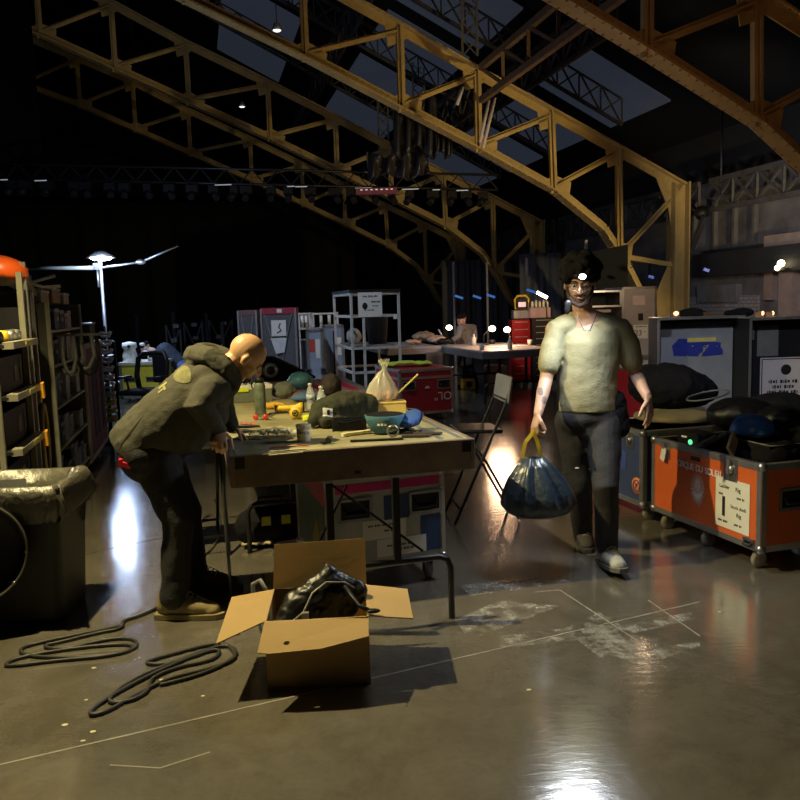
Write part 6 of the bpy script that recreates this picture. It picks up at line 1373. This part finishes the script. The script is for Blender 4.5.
# ---------------------------------------------------------------- 1. the bald man bending over the table
def pq(px, py, y): return Q(px, py, y)
root = V((-1.12, 4.2, 0)); man = T('person', 'bald person in dark olive hoodie and dark trousers bending over the table, gripping its corner', 'person', root)
def lo(p): return V(p) - root
pel = pq(155, 452, 4.24); che = pq(203, 392, 4.25); nk = pq(228, 366, 4.28); hd = pq(245, 358, 4.30)
a_n = P(176, 606, .09); a_n = pq(176, 592, 4.06); a_f = pq(196, 576, 4.46)
k_n = pq(177, 520, 4.10); k_f = pq(185, 512, 4.46); h_n = pq(158, 462, 4.15); h_f = pq(160, 458, 4.36)
s_n = pq(213, 384, 4.10); e_n = pq(199, 405, 3.98); w_n = pq(219, 432, 4.09)
s_f = pq(222, 378, 4.44); e_f = pq(222, 405, 4.52); w_f = pq(232, 426, 4.52)
hf = V((.62, .28, -.73)).normalized(); HR = basis(hf, (.75, .1, .65))
g = G()
head_parts(g, lo(hd), HR, 1.06)
g.capsule([lo(nk) + V((-.04, 0, -.04)), lo(nk), lo(hd) + HR @ V((0, -.03, -.04))], [.062, .058, .056], n=14)
g.capsule([lo(pel), lo(pel).lerp(lo(che), .5), lo(che), lo(nk) + V((-.05, 0, -.03))], [(.15, .11), (.15, .11), (.17, .11), (.09, .07)], side=(0, 1, 0), n=18)
for (h, k, a, toe) in ((h_n, k_n, a_n, V((.14, -.01, 0))), (h_f, k_f, a_f, V((.13, -.0, 0)))):
    g.capsule([lo(h), lo(h).lerp(lo(k), .5), lo(k), lo(k).lerp(lo(a), .35), lo(a)], [.085, .075, .055, .055, .038], n=12)
    f = lo(a); f.z = .05; g.capsule([f + V((-.03, 0, 0)), f + toe], [.035, .03], n=10); g.capsule([lo(a), f], [.038, .04], n=10)
for (s_, e, w) in ((s_n, e_n, w_n), (s_f, e_f, w_f)):
    g.capsule([lo(s_), lo(s_).lerp(lo(e), .5), lo(e), lo(e).lerp(lo(w), .4), lo(w)], [.052, .046, .038, .036, .026], n=12)
g.capsule([lo(s_n), lo(s_f)], [.06, .06], n=12)
tc = TP(-.03, -.03, TZ)
hand(g, lo(w_n), V((.16, -1, -.42)), V((0, .3, -1)), V((1, .1, 0)), 1.12, 1.0, .06)
hand(g, lo(w_f), V((.6, .2, -.6)), (.2, 0, -1), (0, -1, 0), .95, .3, .05)
body = flesh('body', g, M('warm_skin', (.60, .36, .20), .45, var=.06, scale=14), man, .0055, 3)
face_details(man, lo(hd), HR, 1.06)
# hoodie
hood = M('olive_hoodie', (.062, .060, .042), .92, var=.12, bump=.5, bscale=160)
g = G()
sp = [lo(pq(140, 446, 4.24)), lo(pq(150, 440, 4.24)), lo(pq(176, 418, 4.24)), lo(pq(200, 395, 4.25)), lo(pq(217, 379, 4.27))]
g.loft([sp[0] + V((-.03, 0, -.03))] + sp, [(.20, .16), (.225, .175), (.23, .185), (.235, .19), (.225, .175), (.15, .12)], side=(0, 1, 0), n=26)
g.ball(sp[-1] + V((.015, 0, 0)), (.12, .17, .12)); g.ball(sp[3] + V((-.02, 0, .02)), (.16, .2, .16))
g.capsule([sp[1] + V((.03, 0, -.06)), sp[2] + V((.05, 0, -.09)), sp[3] + V((.05, 0, -.10))], [(.16, .1), (.17, .11), (.16, .1)], side=(0, 1, 0), n=16)
g.capsule([lo(s_n) + V((-.03, .05, 0)), lo(s_n) + V((-.005, -.01, -.03)), lo(s_n).lerp(lo(e_n), .5), lo(e_n) + V((-.01, 0, 0)), lo(e_n).lerp(lo(w_n), .5), lo(w_n) + V((-.0, .0, .01))], [.11, .092, .080, .070, .060, .043], n=16)
g.capsule([lo(s_f) + V((0, -.05, 0)), lo(s_f), lo(s_f).lerp(lo(e_f), .5), lo(e_f), lo(w_f)], [.10, .088, .07, .062, .042], n=16)
g.ball(lo(w_n) + V((-.002, 0, .02)), (.046, .04, .024))
# hood lying behind the neck
for i in range(9):
    a = PI * i / 8; c0 = lo(nk) + V((-.045, 0, -.0)); p = c0 + V((-.055 * math.sin(a) + .03 * abs(math.cos(a)), .105 * math.cos(a), .035 * math.sin(a) - .03 * abs(math.cos(a)))); g.ball(p, (.045, .045, .042))
g.ball(lo(nk) + V((-.11, 0, .03)), (.075, .10, .045))
ring = [(236, 378, 4.18), (226, 365, 4.11), (210, 354, 4.12), (197, 351, 4.2), (193, 352, 4.28), (200, 348, 4.38), (215, 350, 4.44), (232, 357, 4.42)]
h2 = G()
for k, (s_, r_) in enumerate(((1, .04), (.78, .034), (1.08, .03))):
    pts = [lo(pq(*q_)) for q_ in ring]; cc = sum(pts, V((0, 0, 0))) / len(pts); pts = [cc + (p_ - cc) * s_ + V((.012, 0, .018)) * (k - .5) * (1 if k < 2 else -1) for p_ in pts]; h2.capsule(pts, r_, n=12)
h2.ball(lo(pq(202, 360, 4.27)), (.10, .12, .06), Matrix.Rotation(-.6, 3, 'Y'))
hd_o = flesh('hoodie', g, hood, man, .008, 4, .028, .11)
n_b = V((-.62, -.45, .72)); up_b = V((.7, 0, .7))
decal(hd_o, lo(pq(182, 374, 4.12)), V((-.45, -.7, .62)), up_b, disc_outline(.075, .045), M('faded_print', (.17, .165, .075), .9, var=.3, scale=30), 'back_print', man)
for i, (px, py, w, h) in enumerate([(160, 384, .018, .05), (166, 389, .035, .012), (163, 392, .012, .03)]):
    decal(hd_o, lo(pq(px, py, 4.1)), V((-.45, -.8, .5)), up_b, rect_outline(w, h), M('print_letters', (.32, .3, .12), .9), 'back_lettering', man, res=3, off=.004)
decal(hd_o, lo(pq(131, 440, 4.1)), V((-.2, -1, .2)), V((-.75, 0, .66)), rect_outline(.33, .008), M('hem_seam', (.035, .034, .024), .9), 'hem_rib', man, res=10)
flesh('hood', h2, hood, man, .007, 2, .012, .05)
# trousers
tr = M('charcoal_trousers', (.019, .019, .019), .8, var=.2, bump=.4, bscale=120)
g = G()
for (h, k, a) in ((h_n, k_n, a_n), (h_f, k_f, a_f)):
    hh, kk, aa = lo(h), lo(k), lo(a)
    g.capsule([hh + V((0, 0, .02)), hh.lerp(kk, .35), hh.lerp(kk, .7), kk + V((.01, 0, 0)), kk.lerp(aa, .4), kk.lerp(aa, .8), aa + V((-.01, 0, -.02))], [.125, .112, .095, .085, .078, .076, .078], n=18)
g.capsule([lo(pel) + V((-.01, -.09, .0)), lo(pel) + V((-.01, .09, 0))], [.15, .15], n=18)
g.capsule([lo(h_n) + V((.0, 0, .03)), lo(pel) + V((.03, -.04, .10))], [.13, .13], n=14)
tr_o = flesh('trousers', g, tr, man, .009, 4, .022, .13)
g = G(); c = lo(pq(128, 462, 4.07)); g.tube([lo(pq(118, 446, 4.06)), lo(pq(120, 458, 4.05)), lo(pq(128, 468, 4.05)), lo(pq(138, 474, 4.05))], .008, 7); g.build('strap_loop', M('grey_strap', (.16, .16, .14), .6), man)
g = G(); g.box(lo(pq(126, 465, 4.03)), (.055, .02, .028), Matrix.Rotation(.3, 3, 'Y')); g.box(lo(pq(121, 463, 4.03)), (.02, .022, .045)); g.build('red_buckle', M('buckle_red', (.6, .02, .03), .4), man, bevel=.003)
# shoes
def shoe(parent, ank, d, mt, sole, s=1., lift=0., laces=True):
    d = V(d).normalized(); x = V((-d.y, d.x, 0)); c = V(ank); c.z = 0; R = Matrix((x, d, V((0, 0, 1)))).transposed()
    L = lambda a, b, z: c + R @ (V((a, b, z)) * s) + V((0, 0, lift * max(0, b)))
    g = G(); g.capsule([L(0, -.045, .055), L(0, .03, .062), L(0, .11, .052), L(0, .185, .04)], [(.042 * s, .045 * s), (.046 * s, .05 * s), (.05 * s, .038 * s), (.036 * s, .026 * s)], side=x, n=16)
    g.capsule([L(0, -.03, .06), L(0, -.02, .11)], [(.046 * s, .05 * s), (.048 * s, .052 * s)], side=x, n=16); g.ball(L(0, .17, .035), (.045 * s, .045 * s, .03 * s))
    o = flesh('shoe', g, mt, parent, .006, 3)
    g = G(); out = [(-.036, -.09), (.036, -.09), (.046, 0), (.052, .12), (.045, .2), (.02, .235), (-.02, .235), (-.045, .2), (-.05, .12), (-.044, 0)]
    n = len(out); vs = [L(a, b, z) for z in (0.001, .028) for a, b in out]; g.add(vs, [tuple(reversed(range(n))), tuple(range(n, 2 * n))] + [(i, (i + 1) % n, n + (i + 1) % n, n + i) for i in range(n)]); g.build('sole', sole, o, bevel=.004)
    if laces:
        g = G()
        for k in range(5): b = .05 + .02 * k; z = .128 - .011 * k; g.tube([L(-.03, b - .006, z - .012), L(0, b, z + .006), L(.03, b + .006, z - .012)], .0035, 5)
        g.build('laces', M('lace_khaki', (.35, .31, .2), .8), o)
    return o
shoe(man, (lo(a_n).x - .01, lo(a_n).y, 0), (1, -.05, 0), M('tan_suede', (.26, .20, .09), .85, var=.25, bump=.4), M('tan_sole', (.30, .24, .12), .7), 1.14)
shoe(man, (lo(a_f).x + .0, lo(a_f).y, 0), (1, .05, 0), M('dark_suede', (.05, .05, .05), .85), M('dark_sole', (.04, .04, .04), .7), 1.12)

# ---------------------------------------------------------------- 2. the man walking with the rubbish bag
root = V((1.16, 4.85, 0)); wk = T('person', 'walking person with headlamp, beige T-shirt and black trousers carrying a black rubbish bag', 'person', root)
pel = pq(588, 424, 4.86); che = pq(590, 348, 4.84); nk = pq(585, 312, 4.83); hd = pq(580, 284, 4.78)
a_a = pq(607, 552, 4.66); a_b = pq(583, 542, 5.16); k_a = pq(606, 488, 4.62); k_b = pq(580, 486, 4.90); h_a = pq(603, 428, 4.84); h_b = pq(573, 426, 4.90)
s_r = pq(555, 330, 4.86); e_r = pq(546, 380, 4.80); w_r = pq(538, 414, 4.64)
s_l = pq(623, 330, 4.86); e_l = pq(636, 374, 4.88); w_l = pq(648, 398, 4.70)
hf = V((-.22, -1, -.28)); HR = basis(hf)
SK = M('walker_skin', (.50, .30, .21), .5, var=.06, scale=14)
g = G(); head_parts(g, lo(hd), HR, 1.08)
g.capsule([lo(nk) + V((0, .02, -.05)), lo(hd) + HR @ V((0, -.03, -.05))], [.062, .058], n=14)
g.capsule([lo(pel), lo(pel).lerp(lo(che), .5), lo(che), lo(nk) + V((0, 0, -.05))], [(.15, .10), (.145, .10), (.17, .11), (.10, .07)], side=(1, 0, 0), n=18)
for (h, k, a, toe) in ((h_a, k_a, a_a, V((.01, -.14, 0))), (h_b, k_b, a_b, V((-.02, -.13, 0)))):
    g.capsule([lo(h), lo(h).lerp(lo(k), .5), lo(k), lo(k).lerp(lo(a), .35), lo(a)], [.08, .07, .052, .052, .036], n=12); f = lo(a); f.z -= .035; g.capsule([f, f + toe], [.035, .028], n=10)
for (s_, e, w) in ((s_r, e_r, w_r), (s_l, e_l, w_l)):
    g.capsule([lo(s_), lo(s_).lerp(lo(e), .5), lo(e), lo(e).lerp(lo(w), .35), lo(w)], [.055, .047, .040, .040, .027], n=14)
g.capsule([lo(s_r), lo(s_l)], [.06, .06], n=12)
gr = pq(533, 428, 4.60)      # the grip
hand(g, lo(w_r), lo(gr) - lo(w_r) + V((0, .0, -.03)), V((.9, .3, 0)), V((.1, -1, 0)), 1.05, .85, .0, .6)
hand(g, lo(w_l), V((.04, -.25, -1)), V((-.6, .6, 0)), V((-.6, -.8, 0)), 1.1, .22, .05, .1)
body = flesh('body', g, SK, wk, .0055, 3)
face_details(wk, lo(hd), HR, 1.08)
L = lambda x, y, z: lo(hd) + HR @ (V((x, y, z)) * 1.08)
g = G()      # full dark hair, tall on top
for a in range(16):
    for b in range(4):
        th_ = 2 * PI * a / 16; z = .045 + .032 * b; rr_ = (.088, .094, .082, .045)[b]
        y = rr_ * 1.12 * math.sin(th_) - .02; 
        if y > .06 and b < 1: continue
        g.ball(L(rr_ * math.cos(th_) + random.uniform(-.006, .006), y + random.uniform(-.006, .006), z + random.uniform(-.006, .01)), random.uniform(.028, .036), n=8, k=6)
g.ball(L(0, -.03, .09), (.09, .10, .08)); g.ball(L(0, -.06, .02), (.08, .06, .08))
flesh('hair', g, hair, wk, .008, 1, .012, .02)
g = G()      # beard
for x in (-1, 1): g.capsule([L(x * .066, .03, -.012), L(x * .058, .05, -.05), L(x * .035, .078, -.082), L(0, .088, -.096)], [.010, .016, .018, .018], n=8)
g.capsule([L(-.03, .088, -.04), L(0, .1, -.036), L(.03, .088, -.04)], [.006, .008, .006], n=8); flesh('beard', g, M('beard_brown', (.05, .03, .022), .9, bump=.6, bscale=250), wk, .005, 1, .004, .01)
g = G()      # glasses
for x in (-1, 1): g.tube([L(x * .034 + .024 * math.cos(a * PI / 8), .104, .008 + .019 * math.sin(a * PI / 8)) for a in range(16)], .0022, 6, closed=True); g.tube([L(x * .058, .102, .012), L(x * .08, .06, .014), L(x * .084, -.01, .01)], .002, 6)
g.tube([L(-.01, .104, .012), L(.01, .104, .012)], .0022, 6); g.build('glasses', M('thin_frame', (.25, .22, .2), .3, .8), wk)
g = G(); g.tube([L(.089 * math.cos(a * PI / 12), .102 * math.sin(a * PI / 12) - .005, .062 + .01 * math.sin(a * PI / 12)) for a in range(24)], .009, 6, closed=True); g.build('head_strap', M('dark_strap', (.03, .03, .035), .7), wk)
hl = L(-.012, .125, .075); g = G(); g.box(hl, (.05, .03, .035), HR); o = g.build('headlamp', black, wk, bevel=.005)
g = G(); g.ball(hl + HR @ V((0, .017, 0)), [.019, .007, .016], HR); g.build('headlamp_bulb', M('headlamp_glow', (1, 1, 1), emit=(.9, .95, 1), es=30), o)
# T-shirt
TS = M('beige_tshirt', (.31, .29, .17), .85, var=.07, bump=.3, bscale=110)
g = G()
prof = [(588, 411, .178, .130), (588, 402, .182, .133), (588, 380, .175, .128), (590, 358, .182, .132), (590, 342, .19, .132), (590, 331, .188, .118), (588, 323, .15, .095)]
g.loft([lo(pq(x, y, 4.85)) for x, y, a, b in prof], [(a, b) for x, y, a, b in prof], side=(1, 0, 0), n=30)
for (s_, e) in ((s_r, e_r), (s_l, e_l)):
    a, b = lo(s_), lo(e); sg = -1 if s_ is s_r else 1
    g.capsule([lo(nk) + V((sg * .07, .01, -.07)), a + V((-sg * .02, 0, .0)), a.lerp(b, .35), a.lerp(b, .70)], [(.068, .068), .080, .074, .068], n=16)
g.capsule([lo(s_r) + V((.05, 0, .02)), lo(nk) + V((0, .02, -.045)), lo(s_l) + V((-.05, 0, .02))], [.07, .072, .07], n=14)
ts = flesh('tshirt', g, TS, wk, .008, 3, .018, .16)
decal(ts, lo(pq(588, 322, 4.7)), (-.1, -1, .35), (0, 0, 1), lambda a, b: ((a - .5) * .11 * b, (b - .5) * .11), SK, 'neckline', wk, off=.003, res=10)
g = G(); g.capsule([lo(pq(568, 303, 4.66)), lo(pq(567, 312, 4.66))], [.018, .014], n=8); g.build('clipped_microphone', black, wk)
g = G(); g.tube([lo(pq(575, 312, 4.70)), lo(pq(584, 330, 4.66)), lo(pq(590, 331, 4.66)), lo(pq(597, 314, 4.72))], .0025, 5); g.build('neck_cord', ink, wk)
tt_ = M('tattoo_ink', (.2, .15, .15), .6, var=.5, scale=60)
for px, py in ((541, 392), (544, 400)): decal(body, lo(pq(px, py, 4.68)), (-.1, -1, 0), (0, 0, 1), disc_outline(.016, .022), tt_, 'tattoo', wk, off=.001, res=6)
# trousers and pouch
g = G()
for (h, k, a) in ((h_a, k_a, a_a), (h_b, k_b, a_b)):
    hh, kk, aa = lo(h), lo(k), lo(a); g.capsule([hh + V((0, 0, .03)), hh.lerp(kk, .4), kk, kk.lerp(aa, .45), aa + V((0, 0, .03))], [.112, .10, .078, .070, .064], n=18)
g.capsule([lo(pel) + V((-.06, 0, .04)), lo(pel) + V((.06, 0, .04))], [.13, .13], n=18); g.ball(lo(pel) + V((0, 0, -.03)), (.12, .13, .12))
flesh('trousers', g, M('black_trousers', (.022, .021, .022), .8, bump=.4, bscale=120), wk, .009, 4, .018, .14)
g = G(); g.capsule([lo(pq(614, 400, 4.84)), lo(pq(617, 428, 4.84))], [(.06, .075), (.07, .08)], n=12); flesh('waist_pouch', g, blackcloth, wk, .01, 2, .02, .05)
for px, py, y in ((577, 468, 4.78), (591, 469, 4.72)):
    g = G(); g.box(lo(pq(px, py, y)), (.022, .008, .008)); g.build('reflective_tab', whiteink, wk)
shoe(wk, (lo(a_a).x, lo(a_a).y - .0, 0), (.1, -1, 0), M('grey_boot', (.36, .35, .31), .8, var=.2), M('boot_sole', (.12, .12, .11), .7), 1.1, lift=.18)
shoe(wk, (lo(a_b).x, lo(a_b).y, 0), (-.1, -1, 0), M('dark_boot', (.05, .05, .048), .8), M('boot_sole2', (.04, .04, .04), .7), 1.08)
# rubbish bag
bag = T('rubbish_bag', 'full blue black rubbish bag hanging from yellow drawstrings in the walking person\'s hand', 'bag', (gr.x, gr.y, 0))
tz = pq(531, 458, 4.60).z; bz = pq(531, 516, 4.60).z
g = G(); N = 56; prof = [(.02, 0), (.05, -.01), (.095, .16), (.14, .35), (.185, .6), (.20, .78), (.18, .92), (.11, .99), (.0, 1.0)]
vs = []
for i, (r, t_) in enumerate(prof):
    for j in range(N):
        a = 2 * PI * j / N; q = r * (1 + (.16 * math.sin(9 * a + 1) + .1 * math.sin(15 * a)) * (1 - t_) ** .7 + .09 * noise.noise(V((math.cos(a) * 2, math.sin(a) * 2, t_ * 3))))
        vs.append(V((q * math.cos(a) * 1.04 + .03 * t_, q * .8 * math.sin(a), tz + (bz - tz) * t_)))
g.add(vs, [(i * N + j, i * N + (j + 1) % N, (i + 1) * N + (j + 1) % N, (i + 1) * N + j) for i in range(len(prof) - 1) for j in range(N)], 0, True)
g.build('bag_body', M('blueblack_film', (.03, .045, .065), .3, bump=.7, bscale=22, spec=.7), bag)
for sx, yy in ((-1, -.01), (1, .015)):
    g = G(); top = V((0, -.0, gr.z - .012)); w = .016
    pts = [(sx * .06 - .01, yy, tz + .0), (sx * .035 - .01, yy, tz + .10), (0 + .004 * sx, yy * .5, gr.z - .03), (0, 0, gr.z - .006)]
    for a, b in zip(pts[:-1], pts[1:]): g.bar(a, b, .003, .022, up=(1, 0, 0))
    g.build('drawstring', M('yellow_ribbon', (.8, .62, .06), .4), bag)
g = G(); g.tube([(-.01 - .05, 0, tz), (.0, -.03, tz - .004), (.05, 0, tz), (.0, .03, tz)], .007, 6, closed=True); g.build('drawstring', MATS['yellow_ribbon'], bag)

# ---------------------------------------------------------------- 3. two small figures far back
def small_person(lb, hip, chest, head_c, face, sh, el, wr, knees, ankles, shirt, trous, hairmt, sleeves=False, apron=None):
    r0 = V((hip[0], hip[1], 0)); t = T('person', lb, 'person', r0); Lc = lambda p: V(p) - r0
    R = basis(face); g = G(); head_parts(g, Lc(head_c), R); nk = V(chest).lerp(V(head_c), .6)
    g.capsule([Lc(nk) - V((0, 0, .03)), Lc(head_c)], .055, n=10); g.capsule([Lc(hip), Lc(chest)], [(.14, .1), (.17, .11)], side=(V(sh[1]) - V(sh[0])), n=14)
    for i in (0, 1):
        g.capsule([Lc(sh[i]), Lc(el[i]), Lc(wr[i])], [.052, .04, .028], n=10); dd = (V(wr[i]) - V(el[i])).normalized(); hand(g, Lc(wr[i]), dd, (0, 0, -1) if abs(dd.z) < .8 else (1, 0, 0), V((0, -1, 0)) if i else V((0, 1, 0)), 1, .5)
        g.capsule([Lc(hip), Lc(knees[i]), Lc(ankles[i])], [.08, .055, .04], n=10); f = Lc(ankles[i]); g.capsule([f - V((0, 0, .04)), f + V((-.1, 0, -.05))], .035, n=8)
    flesh('body', g, SK, t, .0075, 2)
    g = G(); ax = V(sh[1]) - V(sh[0]); g.capsule([Lc(hip), Lc(hip).lerp(Lc(chest), .5), Lc(chest)], [(.165, .13), (.165, .13), (.19, .13)], side=ax, n=18); g.capsule([Lc(sh[0]), Lc(sh[1])], .075, n=12)
    for i in (0, 1): g.capsule([Lc(sh[i]), Lc(sh[i]).lerp(Lc(el[i]), .9 if sleeves else .6)] + ([Lc(wr[i])] if sleeves else []), [.075, .062] + ([.045] if sleeves else []), n=12)
    flesh('shirt', g, shirt, t, .012, 2, .02, .1)
    g = G(); g.capsule([Lc(hip) - ax * .25, Lc(hip) + ax * .25], .13, n=12)
    for i in (0, 1): g.capsule([Lc(hip).lerp(Lc(knees[i]), .15), Lc(knees[i]), Lc(ankles[i])], [.105, .08, .07], n=12)
    flesh('trousers', g, trous, t, .012, 2, .02, .1)
    g = G()
    for i in range(16): a = 2 * PI * i / 16; g.ball(Lc(head_c) + R @ V((.07 * math.cos(a), .075 * math.sin(a) - .03, .085 - .02 * (i % 2))), .03, n=8, k=6)
    g.ball(Lc(head_c) + R @ V((0, -.03, .07)), (.08, .09, .07)); flesh('hair', g, hairmt, t, .01, 1, .01, .03)
    for i in (0, 1):
        f = Lc(ankles[i]); g = G(); g.capsule([f + V((.03, 0, -.05)), f + V((-.14, 0, -.06))], [(.045, .045), (.04, .035)], n=10); g.build('shoe', black, t)
    face_details(t, Lc(head_c), R)
    if apron: g = G(); c = Lc(hip).lerp(Lc(chest), .35); g.capsule([Lc(hip) + V((-.07, -.07, -.25)), Lc(chest) + V((-.05, -.06, -.05))], [(.16, .08), (.14, .08)], side=(1, 0, 0), n=14); flesh('apron', g, apron, t, .012, 2)
    return t
d = 15.2; q = lambda x, y, dd=d: Q(x, y, dd)
small_person('dark haired person in grey shirt and dark apron looking down at the far bench', q(468, 350), q(466, 331), q(462, 320.5), (-.8, -.5, -.55), (q(461, 328, 15.0), q(473, 328, 15.3)), (q(458, 337, 14.85), q(475, 339, 15.2)), (q(452, 341, 14.75), q(470, 343.5, 15.0)),
             (q(466, 368), q(470, 368)), (Q(466, 368, d) * 0 + V((q(466, 370).x, d, .09)), V((q(470, 370).x + .1, d + .1, .09))), M('grey_checked', (.22, .2, .19), .8, var=.4, scale=40), blackcloth, hair, True, M('brown_apron', (.06, .045, .04), .7))
d = 15.9
small_person('small stooping person in a dark navy T-shirt behind the yellow bench, far left', q(184, 366), q(165, 349), q(146, 349), (-.85, -.1, -.75), (q(160, 349, 15.7), q(164, 347, 16.1)), (q(156, 360, 15.5), q(158, 358, 15.9)), (q(143, 361.5, 15.3), q(146, 361, 15.5)),
             (V((q(184, 366).x + .05, d, .5)), V((q(184, 366).x + .1, d + .2, .5))), (V((q(184, 366).x + .1, d, .09)), V((q(184, 366).x + .2, d + .2, .09))), M('navy_tshirt', (.03, .04, .06), .85), M('jeans_blue', (.05, .08, .22), .8), hair)
# ================================================================ light
w = bpy.data.worlds.new('world'); scene.world = w; w.use_nodes = True
w.node_tree.nodes['Background'].inputs[0].default_value = (.35, .45, .7, 1); w.node_tree.nodes['Background'].inputs[1].default_value = .008
def aim(o, to): o.rotation_euler = (V(to) - o.location).to_track_quat('-Z', 'Y').to_euler()
def lamp(name, kind, loc, power, col, to=None, size=.1, angle=60, blend=.4):
    l = bpy.data.lights.new(name, kind); l.energy = power; l.color = col
    if kind == 'SPOT': l.spot_size = math.radians(angle); l.spot_blend = blend; l.shadow_soft_size = size
    if kind == 'POINT': l.shadow_soft_size = size
    if kind == 'AREA': l.shape = 'DISK'; l.size = size
    o = bpy.data.objects.new(name, l); COL.objects.link(o); o.location = loc
    if to is not None: aim(o, to)
    return o
WARM = (1, .82, .40); COOL = (.62, .75, 1)
lamp('work_light', 'SPOT', (-2.0, 3.92, 3.3), 640, WARM, (-1.0, 3.9, .3), .03, 135, .8)
lamp('ceiling_floodlight', 'SPOT', (-2.3, 13.0, 10.6), 4100, WARM, (-.4, 3.4, .0), .12, 52, .5)
lamp('stand_floodlight', 'POINT', tuple(Q(101, 266, 14.2)), 180, (.5, .66, 1), size=.14)
lamp('headlamp_beam', 'SPOT', (1.02, 4.585, 1.68), 56, (.85, .92, 1), (.72, 4.2, 0.3), .14, 135, .6)
lamp('arch_uplight', 'SPOT', tuple(W(8.5, 9.2, 1.8)), 1100, (1, .74, .34), tuple(W(15.8, 8.0, 4.2)), .1, 75, .8)
lamp('hall_uplight', 'SPOT', tuple(W(11.2, 3, 2.2)), 110, (1, .72, .42), tuple(W(19, 1, 7.2)), .2, 110, .8)
lamp('near_arch_light', 'SPOT', tuple(W(4, 5, 2.5)), 70, (1, .42, .16), tuple(W(9.5, 5.5, 4.4)), .2, 70, .8)
lamp('bench_glow', 'POINT', tuple(Q(500, 322, 13.2)), 55, (1, .6, .35), size=.22)
lamp('far_wall_fill', 'SPOT', tuple(W(10.6, 8.3, 2.4)), 210, (.9, .85, .9), tuple(W(12.6, 11.5, 2.9)), .2, 110, .8)  # unseen fill added to brighten the right wall
lamp('overhead_fill', 'AREA', (1.7, 4.6, 9.5), 13, (.75, .82, 1), (1.8, 4.6, 0), 4.0)  # weak cool fill added from above, no visible source
lamp('case_front_fill', 'SPOT', (-.6, -1.5, 4.2), 45, (1, .9, .75), (2.1, 5, .4), .3, 40, .9)  # unseen spot added to brighten the face of the orange case
lamp('lid_fill', 'SPOT', (.5, 1.6, 3.6), 420, (.85, .9, 1), (2.85, 6.8, 1.05), .1, 21, .7)  # no known lamp here; added to brighten the inside of the grey lid
lamp('back_fill', 'SPOT', tuple(W(8, -1.5, 8)), 1500, (.72, .82, 1), (-1.6, 13.2, .8), .2, 48, .8)  # added cool fill that lifts the cages, cabinets and trolley at the back
lamp('lid_lamp_glow', 'POINT', (2.45, 7.9, 1.75), 9, (1, .7, .45), size=.05)
scene.view_settings.view_transform = 'Standard'; scene.view_settings.look = 'None'; scene.view_settings.gamma = 1; scene.view_settings.exposure = 0
scene.view_settings.use_curve_mapping = False
scene.cycles.max_bounces = 6; scene.cycles.sample_clamp_indirect = 3
